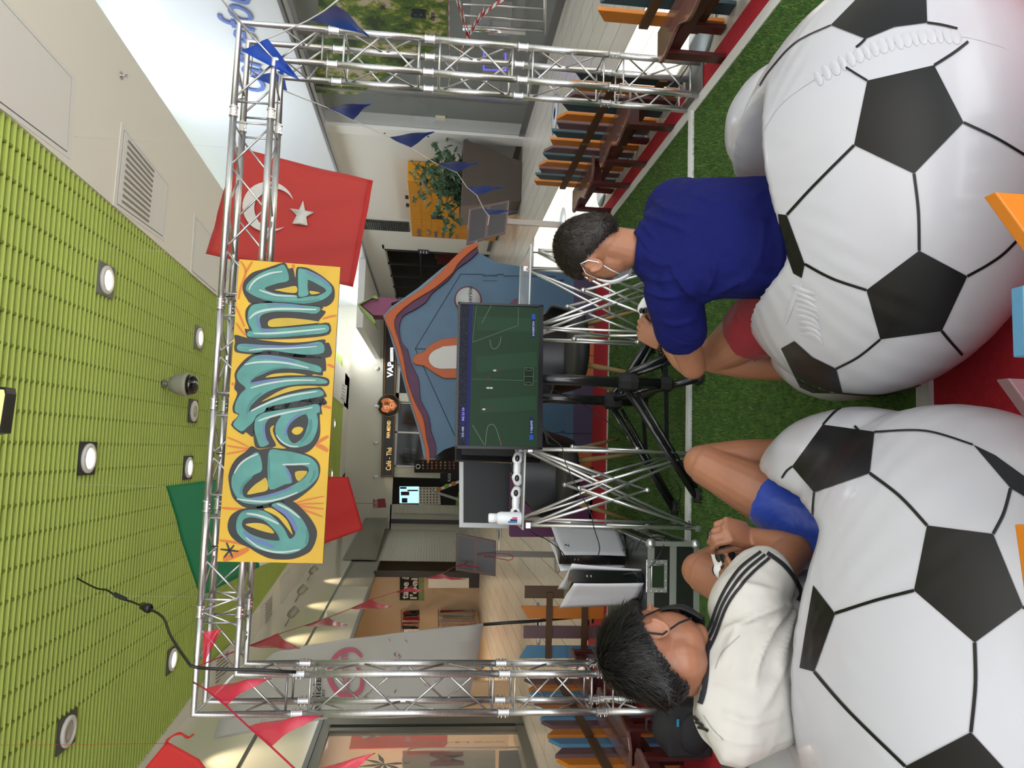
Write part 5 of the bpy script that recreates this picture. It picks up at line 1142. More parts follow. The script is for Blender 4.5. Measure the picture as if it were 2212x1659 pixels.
for k in range(14):
    a = k*2*PI/14; m = MB(); m.ball((hx+.074*max(-1, min(1, 1.3*math.cos(a))), cy0-.010, hz+.048*max(-1, min(1, 1.3*math.sin(a)))), .004, nu=8, nv=5); m.build('rivet', AE, h_)
def console(label, bx, by, rz, lean=0):
    r = empty('game_console', (bx, by, cz+.003), label, 'game console', 'white and black game consoles')
    R_ = Euler((0, 0, rz)).to_matrix(); L = lambda x, y, z: Vector((bx, by, cz+.003))+R_ @ Vector((x+lean*z, y, z))
    Hc, Dc = .385, .255
    for s_ in (-1, 1):
        m = MB(); vs = []; nz, ny = 12, 8
        for i in range(nz+1):
            for k in range(ny+1):
                u, v = i/nz, k/ny; y = -Dc/2+Dc*v*(1)+.0; z = .012+Hc*u
                y += -.02*(u**2)*(1-v)+.015*u*v; z += .012*v*u if True else 0; z -= .018*(1-v)*u
                x = s_*(.038+.012*math.sin(PI*v)*.6+.016*abs(v-.5)*2*u)
                vs.append(L(x, y, z))
        m.add(vs, [(i*(ny+1)+k, i*(ny+1)+k+1, (i+1)*(ny+1)+k+1, (i+1)*(ny+1)+k) for i in range(nz) for k in range(ny)], True)
        o = m.build('side_panel', mat('console_white', '#dcdde1', .35), r); sd = o.modifiers.new('t', 'SOLIDIFY'); sd.thickness = .0045
    m = MB(); q = [L(-.034, -Dc/2+.012, .010), L(.034, -Dc/2+.012, .010), L(.034, Dc/2-.02, .010), L(-.034, Dc/2-.02, .010)]; m.prism(q, L(0, 0, .385)-L(0, 0, .010)); m.build('core', mat('console_black', (.008, .008, .009), .12, coat=.5), r)
    m = MB(); m.lathe([(.075, 0), (.078, .004), (.070, .012), (.04, .014)], L(0, 0, 0), n=28); m.build('stand', BLACK, r)
    for k in range(2): m = MB(); q = L(.0, -Dc/2+.0105, .30-.02*k); m.box(q, (.012, .002, .006), R_); m.build('port', ALU, r)
    # small shaped emblem on the panel
    for s_ in (-1, 1):
        m = MB(); o_ = L(s_*.052, -.06, .33); U_ = R_ @ Vector((0, 1, 0)); V_ = Z1
        m.path([o_, o_+V_*.022, o_+V_*.024+U_*.008, o_+V_*.012+U_*.009], .0016, 6); m.path([o_+U_*-.012+V_*.002, o_-U_*.004+V_*.0, o_+U_*.012+V_*.003], .0016, 6); m.build('emblem', BLACK, r)
    return r
p = at_y(1372, 1240, .06); console('white and black upright game console at the front edge of the flight case', .60, .10, .62)
console('white and black upright game console at the back of the flight case', .76, .44, -.50)
m = MB(); m.box((.46, .12, cz+.03), (.12, .16, .05), Euler((0, 0, .3)).to_matrix()); tag(m.build('power_adapter', BLACKM, bev=.01), 'black adapter box lying on the flight case left of the front console', 'adapter')
cablething([(.79, .12, .31), (.80, .05, .32), (.86, .0, .30), (.87, -.02, .20), (.82, -.075, .22), (.74, -.072, .27), (.70, -.02, .315), (.68, .0, .40)], 'black cable looping over the right front corner of the flight case')
cablething([(.80, .30, .31), (.70, .20, .33), (.84, .10, .32), (.76, .35, .31), (.86, .50, .20), (.93, .55, .03)], 'black cable tangled on top of the flight case behind the corner')
cablething([(.42, .02, .33), (.36, .03, .37), (.33, .0, .30)], 'black cable end hanging off the left of the flight case')

# armchairs with black shells and wooden legs
OAK = mat('oak_leg', '#a58a5a', .5, noise=(20, .15, (1, 1, .1))); SEAT = mat('black_seat', (.010, .010, .011), .35); SEATC = mat('black_cushion', (.02, .02, .021), .6)
def armchair(label, x, y, rz):
    r = empty('shell_armchair', (x, y, .016), label, 'chair', 'black shell armchairs with wooden legs'); R_ = Euler((0, 0, rz)).to_matrix(); L = lambda a, b_, c_: Vector((x, y, .016))+R_ @ Vector((a, b_, c_))
    m = MB(); vs = []; nu, nv = 26, 10                      # shell wraps round the sitter; front is -y
    for i in range(nv+1):
        u = i/nv
        for k in range(nu+1):
            a = -2.15+4.3*k/nu; hgt = .40+(.20+.20*max(0, math.cos(a))**1.5)*u; rr_ = .255+.055*u
            vs.append(L(rr_*1.06*math.sin(a), rr_*math.cos(a)+.02*u, hgt))
    m.add(vs, [(i*(nu+1)+k, i*(nu+1)+k+1, (i+1)*(nu+1)+k+1, (i+1)*(nu+1)+k) for i in range(nv) for k in range(nu)], True)
    o = m.build('shell', SEAT, r); sd = o.modifiers.new('t', 'SOLIDIFY'); sd.thickness = .022; bv = o.modifiers.new('b', 'SUBSURF'); bv.levels = bv.render_levels = 1
    m = MB(); m.lathe([(0, .36), (.20, .362), (.262, .385), (.268, .42), (.255, .455), (.15, .47), (0, .472)], L(0, 0, 0), n=32); m.build('seat', SEATC, r)
    for sx in (-1, 1):
        for sy in (-1, 1):
            m = MB(); m.tube(L(.15*sx, .14*sy, .375), L(.235*sx, .225*sy, .0), .019, .011, 14); m.build('leg', OAK, r)
    return r
armchair('black shell armchair with wooden legs behind the right-hand wire counter', 2.0, 1.24, .22)
armchair('black shell armchair with wooden legs behind the left-hand wire counter', 1.13, 1.48, -.25)
# backpack
bx, by = -.02, -.16
r = empty('backpack', (bx, by, .006), 'black backpack with a small blue tag standing by the foot of the left truss post', 'bag')
m = MB(); m.ball((bx, by, .14), (.13, .085, .15), None, 20, 14); m.box((bx, by, .12), (.24, .14, .22)); fuse(m, 'bag_body', cloth_mat('bag_black', (.012, .012, .013), .8, 14, .3), r, .008, 10)
m = MB(); m.ball((bx-.005, by-.07, .10), (.10, .04, .08), None, 18, 12); m.build('front_pocket', MATS['bag_black'], r)
m = MB(); m.path([(bx-.03, by+.02, .27), (bx-.02, by+.02, .31), (bx+.03, by+.02, .31), (bx+.04, by+.02, .27)], .008, 8); m.build('grab_handle', MATS['bag_black'], r)
m = MB(); m.box((bx+.05, by-.088, .19), (.035, .004, .012)); m.build('tag', mat('tag_blue', '#1f7f9f', .5), r)
# ================================================================== FENCES, BENCHES, PLAYHOUSE
COLS = {'orange': mat('paint_orange', '#c1731c', .45), 'teal': mat('paint_teal', '#2f464e', .45), 'mauve': mat('paint_mauve', '#62494c', .45), 'brown': mat('paint_brown', '#51381c', .5), 'blue': mat('paint_blue', '#4d7fa0', .45)}
DK = mat('paint_rail', '#4e3417', .5)
def fence(name, label, ax, org, items, rails, front, hb=.016, group='low painted picket fences'):
    """pickets stand along ax from org; items: (distance, colour, slant); front = side that carries the rails"""
    ax = Vector(ax); org = Vector(org); nrm = Vector((ax.y, -ax.x, 0))*front
    r = empty('picket_fence', org, label, 'fence', group)
    for d, col, sl, *hh in items:
        c = org+ax*d; w_, t_, h_ = .094, .022, (hh[0] if hh else .635)
        P_ = [c-ax*w_/2+Z1*.0, c+ax*w_/2+Z1*.0, c+ax*w_/2+Z1*(h_-.0+.028*sl), c-ax*w_/2+Z1*(h_-.028*sl)]
        m = MB(); m.prism([p-nrm*t_/2 for p in P_], nrm*t_); m.build('picket', COLS[col], r, bev=.002)
    for d0, d1, z_ in rails:
        m = MB(); m.bar(org+ax*d0+nrm*.021+Z1*z_, org+ax*d1+nrm*.021+Z1*z_, .045, .018, up=nrm.cross(ax) if False else (0, 0, 1)) if False else None
        m = MB(); a, b_ = org+ax*d0+nrm*.013+Z1*z_, org+ax*d1+nrm*.013+Z1*z_
        m.prism([a-Z1*.024, b_-Z1*.024, b_+Z1*.024, a+Z1*.024], nrm*.018); m.build('rail', DK, r)
    return r
seq = ['orange', 'teal', 'mauve']
it = [(i*.137, seq[i % 3], 1 if i % 3 == 1 else (-1 if i % 2 else .6)) for i in range(14)]
fence('picket_fence', 'long low orange, teal and brown picket fence along the right edge of the carpet', (0, -1, 0), (3.52, 2.12, 0), it, [(-.05, .86, .40), (.90, 1.83, .40), (-.05, .86, .13), (.90, 1.83, .13)], 1)
fence('picket_fence', 'short picket fence at the top edge of the picture beyond the truss post', (0, -1, 0), (3.52, -.27, 0), [(0, 'orange', 1), (.15, 'teal', -1), (.30, 'mauve', 1), (.45, 'orange', .5)], [(-.05, .5, .40), (-.05, .5, .13)], 1)
fence('picket_fence', 'brown, orange, mauve and blue picket fence panel facing the viewer behind the flight case', (-1, 0, 0), (.205, 2.08, 0), [(0, 'brown', 0), (.155, 'orange', -1), (.305, 'mauve', 0), (.455, 'blue', 1)], [(0, .50, .44), (0, .50, .16)], -1)
seq = ['mauve', 'orange', 'blue']
fence('picket_fence', 'mauve, orange and blue picket fence receding along the left by the truss post', (0, -1, 0), (-.37, 1.72, 0), [(i*.142, seq[i % 3], 1 if i % 2 else -1) for i in range(15)], [(-.05, 1.10, .42), (1.14, 2.0, .42), (-.05, 1.10, .14), (1.14, 2.0, .14)], -1)
fence('picket_fence', 'picket fence closest to the viewer, only board tips showing at the right edge', (-1, 0, 0), (2.0, -2.90, 0), [(.0, 'mauve', 0, .54), (.14, 'blue', 0, .54), (.27, 'orange', 0, .54), (.395, 'orange', -1.3), (.52, 'blue', 0), (.645, 'mauve', -1.3, .625), (.745, 'teal', 0, .54), (.835, 'orange', -.2), (.96, 'blue', 0, .54), (1.09, 'mauve', 0, .54)], [(-.05, 1.2, .42), (-.05, 1.2, .14)], -1)
MAR = mat('maroon_gloss', '#7a544e', .14, coat=.7); MARD = mat('maroon_leg', '#491917', .38)
def bench(label, xf, xb, y0, y1, zt=.305):
    """low wavy-topped bench: xf = front edge (towards the turf), xb = back edge"""
    s_ = 1 if xf > xb else -1; r = empty('wavy_bench', ((xf+xb)/2, (y0+y1)/2, 0), label, 'bench', 'low maroon benches with wavy tops'); n = 24; F_ = []
    for i in range(n+1):
        t = i/n; wv = .045*math.cos(2*PI*t*1.5)*(-1)+.012*math.sin(6*PI*t); e_ = min(t, 1-t); rd = -.06*(1-min(1, e_/.08))**2
        F_.append((xf+s_*(wv*.6+rd-.02), y0+(y1-y0)*t))
    P_ = [(x, y, zt) for x, y in F_]+[(xb, y1, zt), (xb, y0, zt)]
    m = MB(); m.prism(P_, (0, 0, .018)); m.build('top', MAR, r, bev=.003)
    for yy in (y0+.10, y1-.10):
        for xx in (xf-s_*.03, xb+s_*.015):
            m = MB(); m.bb((xx-.011, yy-.034, .006), (xx+.011, yy+.034, zt)); m.build('leg', MARD, r, bev=.002)
        m = MB(); m.bb((min(xf, xb)+.02, yy-.012, zt-.07), (max(xf, xb)-.02, yy+.012, zt-.01)); m.build('cross_rail', MARD, r)
    m = MB(); m.bb((xf-s_*.05-.01, y0+.12, zt-.06), (xf-s_*.05+.01, y1-.12, zt-.005)); m.build('apron', MARD, r)
bench('maroon wavy bench on the right, farthest along the fence', 3.25, 3.46, 1.34, 2.12)
bench('maroon wavy bench on the right, just beyond the truss post', 3.25, 3.46, .34, 1.12)
bench('maroon wavy bench at the top edge of the picture, nearer than the truss post', 3.28, 3.48, -1.0, -.22)
bench('maroon wavy bench on the left, farthest, in front of the facing fence panel', -.13, -.345, 1.06, 1.84)
bench('maroon wavy bench on the left beside the truss post', -.13, -.345, .12, .90)
bench('maroon wavy bench on the left, nearest, at the bottom of the picture', -.16, -.36, -.74, .02)
for (x, y, rr_, lb) in ((3.66, -.02, .20, 'grey round base plate on the floor behind the right truss post'), (3.62, 2.42, .16, 'grey round base plate on the floor beyond the far right bench'), (-.03, -.52, .20, 'grey round base plate on the carpet next to the backpack')):
    m = MB(); m.lathe([(rr_, .006), (rr_, .014), (rr_*.97, .018), (0, .022)], (x, y, 0), n=40); tag(m.build('base_plate', mat('plate_grey', '#8f9698', .35, .3)), lb, 'base plate', 'grey round base plates')

# playhouse front: outlines taken at its distance, with real thickness
HY = 2.64
house = empty('playhouse', at_y(1284, 800, HY), 'blue wooden playhouse with wavy orange and purple roof edge and pink chimney', 'playhouse')
def hp(name, px, m_, y=HY, t=.03, sm=0, bev=0, label=None):
    pts = smooth(px, sm) if sm else px; m = MB(); m.prism([at_y(a, b_, y) for a, b_ in pts], (0, t, 0)); return m.build(name, m_, house, label, bev=bev)
HB_ = mat('house_blue', '#3f637e', .45, noise=(3, .12)); HV = mat('house_violet', '#413a58', .5); HO = mat('house_orange', '#b4541a', .4, spec=.3); HP = mat('house_purple', '#48173f', .4, spec=.3, noise=(12, .25)); HPK = mat('house_pink', '#7d2c55', .5); HG = mat('house_green', '#7b9148', .5)
zf = [(x, y) for x, y in [(1284, 577), (1200, 577), (1150, 576), (1122, 575), (1071, 567), (1034, 545), (1000, 560), (985, 575), (960, 600), (930, 620), (890, 650), (860, 675), (850, 700), (862, 740), (880, 800), (895, 850), (908, 890), (918, 930), (928, 975), (942, 984), (960, 971), (981, 964), (1170, 972), (1284, 975)]]
hp('front_wall', zf, HB_)
hp('lower_band', [(1284, 577), (1240, 577), (1238, 975), (1284, 975)], HV, HY-.003, .003)
outer = [(1034, 523), (1020, 527), (1002, 537), (974, 562), (952, 587), (919, 617), (905, 627), (875, 647), (848, 666), (831, 684), (835, 700), (844, 718), (857, 755), (870, 805), (883, 853), (900, 907), (907, 927), (915, 955), (919, 974), (920, 990), (926, 1002)]
inner = [(929, 990), (927, 969), (921, 943), (918, 919), (912, 897), (905, 885), (892, 857), (879, 816), (872, 773), (861, 734), (853, 707), (857, 681), (892, 651), (929, 629), (955, 610), (979, 588), (987, 573), (1010, 549), (1034, 531)]
hp('orange_trim', smooth(outer, 2, False)+smooth(inner, 2, False), HO, HY-.05, .04, bev=.006)
purp = [(1034, 543), (1018, 559), (994, 576), (985, 584), (968, 606), (935, 632), (920, 653), (892, 671), (870, 684), (863, 710), (868, 740), (881, 755), (888, 784), (903, 814), (907, 836), (909, 864), (924, 892), (930, 916), (931, 930), (937, 946), (942, 965), (941, 985), (935, 989)]
hp('purple_trim', smooth([(x-3, y) for x, y in inner[::-1]], 2, False)+smooth(purp[::-1], 2, False), HP, HY-.03, .028, bev=.006)
hp('roof_edge', [(1030, 519), (950, 583), (903, 622), (846, 662), (828, 683), (841, 719), (867, 806), (880, 855), (904, 930), (916, 990), (922, 992), (912, 930), (890, 860), (874, 806), (848, 718), (836, 686), (850, 670), (910, 628), (955, 592), (1034, 526)], mat('house_edge', '#5f7f93', .5), HY-.01, .35)
for L in ([(1088, 593), (995, 592), (897, 753), (984, 945)], [(897, 753), (990, 757)], [(1172, 935), (1280, 937)], [(1088, 596), (1200, 597)]):
    m = MB(); P_ = [at_y(a, b_, HY-.004) for a, b_ in L]; m.path(P_, .0028, 4); m.build('door_joint', BLACKM, house)
for (x0, x1, y0, y1) in ((1043, 1074, 585, 606), (1188, 1217, 599, 612), (1190, 1219, 922, 946)):
    h_ = hp('hinge', [(x0, y0), (x1, y0), (x1, y1), (x0, y1)], HB_, HY-.008, .008); m = MB(); yc = (y0*.55+y1*.45); m.tube(at_y(x0, yc, HY-.012), at_y(x1, yc, HY-.012), .007, n=10); m.build('hinge_pin', HB_, h_)
ws = [(1175, 730), (985, 729), (945, 737), (925, 748), (915, 760), (900, 765), (891, 776), (897, 787), (915, 790), (930, 800), (955, 815), (985, 817), (1175, 816)]
hp('window_frame', ws, HO, HY-.03, .026, 2, .004)
hp('window_panel', [(1175, 745), (985, 746), (950, 752), (932, 762), (926, 775), (932, 788), (948, 796), (985, 796), (1175, 795)], mat('house_white', '#c9c8c2', .5), HY-.036, .006, 2)
cxy = at_y(1011, 648, HY); rd = (at_y(1011, 622, HY)-cxy).length
m = MB(); m.lathe([(rd*1.12, 0), (rd*1.12, .010), (rd*1.0, .012)], cxy+Vector((0, -.002, 0)), (0, -1, 0), 40); sg = m.build('round_sign_rim', mat('sign_rim', '#6f3a45', .5), house)
m = MB(); m.lathe([(rd, .010), (rd, .019), (0, .019)], cxy, (0, -1, 0), 40); m.build('round_sign_face', mat('sign_face', '#b9bbbb', .5), sg)
text('serine', at_y(1019, 656, HY-.0215), (1, 0, 0), Z1, .040, mat('txt_dark', '#25282b', .6), sg, width=.155)
hp('sticker', [(1101, 657), (1112, 645), (1118, 646), (1118, 652), (1108, 666)], mat('sticker_plum', '#5e1f3c', .4), HY-.005, .004, 2)
hp('chimney', [(835, 686), (845, 655), (868, 647), (822, 641), (803, 645), (778, 657), (806, 681), (825, 681)], HPK, HY+.12, .22)
hp('chimney_roof', [(772, 657), (812, 637), (815, 641), (816, 646), (804, 643), (777, 658), (805, 683), (812, 698), (808, 698), (795, 684)], HG, HY+.06, .34)
# lower coloured bricks and flower shapes
for i, (x0, x1, y0, y1) in enumerate([(1262, 1284, 704, 727), (1262, 1284, 728, 768), (1262, 1284, 769, 815), (1240, 1284, 966, 1010)]): hp('orange_brick', [(x0, y0), (x1, y0), (x1, y1), (x0, y1)], mat('brick_orange', '#b0662f', .5), HY-.012, .012, bev=.002)
hp('orange_leaf', [(1176, 955), (1206, 962), (1190, 968), (1176, 968)], HO, HY-.02, .02)
# side wall and the body of the house behind
m = MB(); a, b_ = at_y(1284, 960, HY), at_y(1284, 600, HY); m.bb((a.x, HY+.03, 0), (b_.x, HY+.62, 1.15)); m.build('house_body', HB_, house)
pw = [at_y(x, y, 2.56) for x, y in ((1102, 1010), (1100, 1156), (1103, 1160), (1287, 1160), (1287, 1010))]
r = empty('side_panel', (pw[3].x, 2.56, 0), 'plum purple wooden panel standing on the red carpet left of the playhouse', 'panel')
m = MB(); m.prism(pw, (0, .03, 0)); m.build('board', mat('plum_panel', '#5a2150', .5), r, bev=.003); m = MB(); m.bb((pw[3].x, 2.56, .006), (pw[4].x, 2.66, .03)); m.build('foot', DK, r)
# chalkboard on legs
cb = [at_y(x, y, 3.05) for x, y in ((992, 975), (992, 1139), (1180, 1143), (1180, 975))]
r = empty('chalkboard', ((cb[1].x+cb[0].x)/2, 3.05, 0), 'large black display board with a silver frame behind the wire counter', 'board')
m = MB(); m.prism(cb, (0, .03, 0)); m.build('board_back', mat('board_silver', '#a9aaa8', .35, .6), r)
ci = [at_y(x, y, 3.045) for x, y in ((1001, 975), (1001, 1129), (1172, 1132), (1172, 975))]
m = MB(); m.prism(ci, (0, .006, 0)); m.build('board_face', mat('board_black', '#26282a', .45), r)
for x in (cb[1].x+.08, cb[0].x-.08): m = MB(); m.tube((x, 3.08, .0), (x, 3.08, cb[2].z+.1), .012, n=8); m.build('leg', GREYM, r)
# two display posts with tilted frames
def post(label, pts, Y, basep):
    P_ = [at_y(x, y, Y+dy) for x, y, dy in pts]; c = sum(P_, Vector())/4; r = empty('display_post', (basep[0], basep[1], 0), label, 'sign', 'grey display posts')
    n_ = (P_[1]-P_[0]).cross(P_[3]-P_[0]).normalized(); n_ = n_ if n_.y < 0 else -n_
    m = MB(); m.prism(P_, -n_*.03); m.build('frame', mat('post_frame', '#5d4a49', .4, .3), r, bev=.006)
    q = lambda a, b_: P_[0].lerp(P_[1], a).lerp(P_[3].lerp(P_[2], a), b_)+n_*.003
    for a0, a1 in ((.05, .45), (.53, .95)): m = MB(); m.add([q(a0, .07), q(a1, .07), q(a1, .93), q(a0, .93)], [(0, 1, 2, 3)]); m.build('display_face', mat('display_dark', '#2e2927', .3), r)
    m = MB(); t = c-n_*.03; m.bb((basep[0]-.03, Y+.0, .02), (basep[0]+.03, Y+.05, c.z)); m.build('pole', mat('post_grey', '#8c8784', .4, .5), r)
    m = MB(); m.lathe([(.2, 0), (.2, .01), (.02, .02)], (basep[0], Y+.02, 0), n=32); m.build('base', MATS['plate_grey'], r)
pb = at_z(1216, 485, 0); post('tilted dark display on a grey post in the sunlight right of the playhouse', [(1014, 450, .0), (1100, 432, -.05), (1093, 504, -.05), (1007, 529, 0)], pb.y, pb)
pc = at_y(1100, 1197, pb.y-.2); post('tilted dark display on a grey post in front of the white shutters', [(986, 1151, 0), (1071, 1168, -.05), (1070, 1245, -.05), (984, 1233, 0)], pb.y-.2, pc)
m = MB(); m.path([at_y(x, y, pb.y-.3) for x, y in smooth([(1030, 1200), (1060, 1196), (1095, 1197), (1108, 1203), (1100, 1210), (1070, 1205), (1045, 1203)], 4, False)], .004, 6); tag(m.build('ribbon', PR), 'red ribbon knotted round the display post near the shutters', 'ribbon')
# round floor stickers with blue lettering
for i, (x, y, lb) in enumerate([(1162, 1348, 'round blue and white floor sticker seen between the fence boards'), (1198, 245, 'round blue and white floor sticker beyond the right fence'), (1078, 1130+25, 'round blue and white floor sticker near the shutters')]):
    p = at_z(x, y, .004); m = MB(); rs = .26 if i != 2 else .4
    r = empty('floor_sticker', (p.x, p.y, 0), lb, 'sticker', 'round blue floor stickers')
    m.lathe([(rs, 0), (rs, .002), (0, .002)], (p.x, p.y, .001), n=40); m.build('disc', mat('sticker_blue', '#5b74a8', .5), r)
    m = MB(); m.lathe([(rs*.86, 0), (rs*.86, .001), (0, .001)], (p.x, p.y, .003), n=40); m.build('disc_face', mat('sticker_white', '#d8dade', .5), r)
    m = MB(); m.lathe([(rs*.3, 0), (rs*.3, .001), (rs*.2, .001), (rs*.2, 0)], (p.x, p.y, .0045), n=30); m.build('ring_mark', MATS['sticker_blue'], r)
# ================================================================== FAR SHOPS AND BACKGROUND THINGS
def AL(x, y, off=0.0):                            # point on the left shop-front plane
    d = ray(x, y); n_ = Vector((1, -.045, 0)); t = (-2.68+off-CAMP.dot(n_))/d.dot(n_); p = CAMP+d*t; return p if p.y < EY-.1 and t > 0 else at_y(x, y, EY-.1)
LX = Vector((.045, 1, 0)).normalized(); LN = Vector((1, -.045, 0)).normalized()
EYF = EY-.04
# --- cafe sign
r = empty('shop_sign', at_y(835, 860, EYF), 'long black shop sign with round bear emblem and gold lettering on the far wall', 'sign')
m = MB(); m.prism([at_y(x, y, EYF) for x, y in ((831, 640), (860, 640), (851, 1031), (823, 1030))], (0, -.06, 0)); m.build('board', mat('sign_blk', '#14110e', .3), r)
GO = mat('sign_gold', '#a5773c', .4, .3, emit='#a5773c', es=.15)
for L in (((833.5, 660), (826, 1028)), ((857.5, 660), (848.5, 1028)), ((826, 1028), (848.5, 1028))): m = MB(); m.tube(at_y(*L[0], EYF-.065), at_y(*L[1], EYF-.065), .010, n=5); m.build('gold_line', GO, r)
SG = mat('sign_letter', '#e0b878', .4, emit='#f0c070', es=.9); SWH = mat('sign_letter_white', '#e8e8e8', .4, emit='#ffffff', es=.8)
yb = EYF-.066
text('Café - Thé', at_y(844, 1016, yb), (1, 0, 0), Z1, .18, SG, r, width=.83); text('PAPA MEDVED', at_y(842, 946, yb), (1, 0, 0), Z1, .12, SG, r, width=.63, bold=.02)
text('VAP', at_y(848, 816, yb), (1, 0, 0), Z1, .20, SWH, r, width=.58, bold=.03)
m = MB(); m.prism([at_y(x, y, yb) for x, y in ((843, 751), (843, 781), (849.5, 781), (849.5, 751))], (0, -.004, 0)); m.build('avenue_box', SWH, r); text('AVENUE', at_y(848.3, 780, yb-.006), (1, 0, 0), Z1, .07, BLACK, r, width=.46)
c = at_y(840, 876, EYF-.06); rr_ = 24/57.5
m = MB(); m.lathe([(rr_, 0), (rr_, .05), (rr_*.94, .06), (0, .06)], c, (0, -1, 0), 40); rd_ = m.build('round_emblem', MATS['sign_blk'], r)
m = MB(); m.path([c+Vector((math.cos(a)*rr_*.97, -.062, math.sin(a)*rr_*.97)) for a in [i*2*PI/40 for i in range(40)]], .008, 5, closed=True); m.build('gold_ring', GO, rd_)
bc = [mat('bear_'+h, '#'+h, .5, emit='#'+h, es=.2) for h in ('c8703c', 'e6a070', '7a3a22', '2a1510')]
def bp(pts, k, dz=.066):
    m = MB(); q = [c+Vector((x*rr_*.72, -dz, y*rr_*.72)) for x, y in pts]; m.add(q, [tuple(range(len(q)))]); m.build('bear_facet', bc[k], rd_)
bp([(-.8, .7), (-.5, .95), (-.2, .75), (.2, .75), (.5, .95), (.8, .7), (.9, .1), (.6, -.6), (0, -1), (-.6, -.6), (-.9, .1)], 0); bp([(-.5, .5), (0, .6), (0, 0), (-.35, -.1)], 1, .069); bp([(.5, .5), (0, .6), (0, 0), (.35, -.1)], 2, .069)
bp([(-.3, -.15), (.3, -.15), (.35, -.55), (0, -.75), (-.35, -.55)], 1, .07); bp([(-.14, -.3), (.14, -.3), (0, -.48)], 3, .072); bp([(-.42, .25), (-.2, .2), (-.25, .1)], 3, .072); bp([(.42, .25), (.2, .2), (.25, .1)], 3, .072); bp([(-.9, .1), (-.6, -.6), (-.45, -.2)], 2, .068); bp([(.9, .1), (.6, -.6), (.45, -.2)], 1, .068)
# --- spots above it
for i, (x, y) in enumerate([(812, 752), (812, 796), (811, 878), (809, 957), (808, 1030)]):
    p = at_y(x, y, EYF-.45); r = empty('wall_spotlight', (p.x, EYF, p.z), ['small spotlight above the far sign, above its right part', 'small spotlight above the far sign, above the white letters', 'small spotlight just above the round bear emblem', 'small spotlight above the far sign, above the gold name', 'small spotlight above the left end of the far sign'][i], 'spotlight', 'spotlights above the far sign')
    m = MB(); m.tube((p.x, EYF, p.z+.05), p, .012, n=6); m.build('arm', GREYM, r); m = MB(); m.tube(p, p+Vector((0, .10, -.10)), .05, .07, 14); m.build('head', WHITE, r)
    light('spot_glow', 'SPOT', p+Vector((0, .05, -.12)), 14, (1, .82, .58), .03, target=(p.x, EYF, p.z-.55), spot=1.5)
# --- cafe front: frames, pictures and things behind the glass
DKG = mat('dark_glass', (.02, .022, .022), .06, alpha=.35)
r = empty('cafe_front', (2.0, EY, 0), 'glazed front of the far cafe with white frames under the black sign', 'shop front')
m = MB()
for x_ in (.66, 1.9, 3.0, 4.4, 5.6, 6.6): m.bb((x_-.03, EY-.02, 0), (x_+.03, EY+.06, 2.75))
m.build('mullion', WHITE, r); m = MB(); m.bb((.6, EY-.02, 2.66), (6.7, EY+.06, 2.78)); m.build('head_rail', WHITE, r)
m = MB(); m.bb((.66, EY+.02, .0), (6.6, EY+.03, 2.7)); m.build('glazing', DKG, r)
def pic(name, label, cat, px, Y, m_, th=.02, grp=None):
    r = empty(name, sum([at_y(x, y, Y) for x, y in px], Vector())/len(px), label, cat, grp); mb = MB(); mb.prism([at_y(x, y, Y) for x, y in px], (0, th, 0)); mb.build('panel', m_, r); return r
pic('framed_picture', 'large beige picture in a dark frame inside the far cafe', 'picture', [(868, 852), (920, 852), (916, 914), (868, 912)], EY+1.0, mat('pic_beige', '#8d8371', .6, noise=(2, .3)))
r = pic('bookcase', 'wooden bookcase with pale books inside the far cafe', 'bookcase', [(866, 968), (930, 968), (930, 1018), (866, 1018)], EY+1.2, mat('wood_dark', '#4a2f16', .5))
for i in range(26):
    m = MB(); a = at_y(880+(i % 2)*14, 970+int(i/2)*2.6, EY+1.17); m.box(a, (.035, .02, .17)); m.build('book', mat('bookc%d' % (i % 3), ('#b9b7ad', '#8a8f94', '#6b6a60')[i % 3], .6), r)
r = pic('menu_board', 'tall black menu board with rows of small food pictures', 'menu', [(895, 994), (995, 994), (995, 1022), (895, 1021)], EY-.35, BLACKM)
rg = random.Random(9)
for i in range(8):
    for k in range(3):
        p = at_y(914+i*9.5, 998+k*6.3+1, EY-.37); m = MB(); m.ball(p, (.035, .006, .03), None, 8, 6); m.build('food_picture', mat('food%d' % rg.randrange(4), ('#c8843a', '#a8b070', '#c05038', '#d9cfae')[rg.randrange(4)], .6), r)
p = at_y(903, 1008, EY-.37); m = MB(); m.lathe([(.09, 0), (.09, .005), (.06, .005), (.06, 0)], p, (0, -1, 0), 20); m.build('round_logo', WHITE, r)
r = pic('poster', 'small black poster with white lettering left of the menu board', 'poster', [(951, 1022), (995, 1021), (995, 1041), (951, 1041)], EY-.36, BLACKM, grp=None); mq = MB(); pq = at_y(990, 1031, EY-.35); mq.bb((pq.x-.02, EY-.35, 0), (pq.x+.02, EY-.33, pq.z+.2)); mq.build('stand_pole', GREYM, r); text('BLACK', at_y(973, 1040, EY-.37), (1, 0, 0), Z1, .10, WHITE, r, width=.30)
pic('bright_window', 'bright blue window behind the far corridor with dark figures before it', 'window', [(863, 1051), (905, 1051), (905, 1087), (863, 1087)], EY+.16, mat('outside_view', '#9fd0e6', .5, emit='#a8d8ee', es=1.1, noise=(3, .3)))
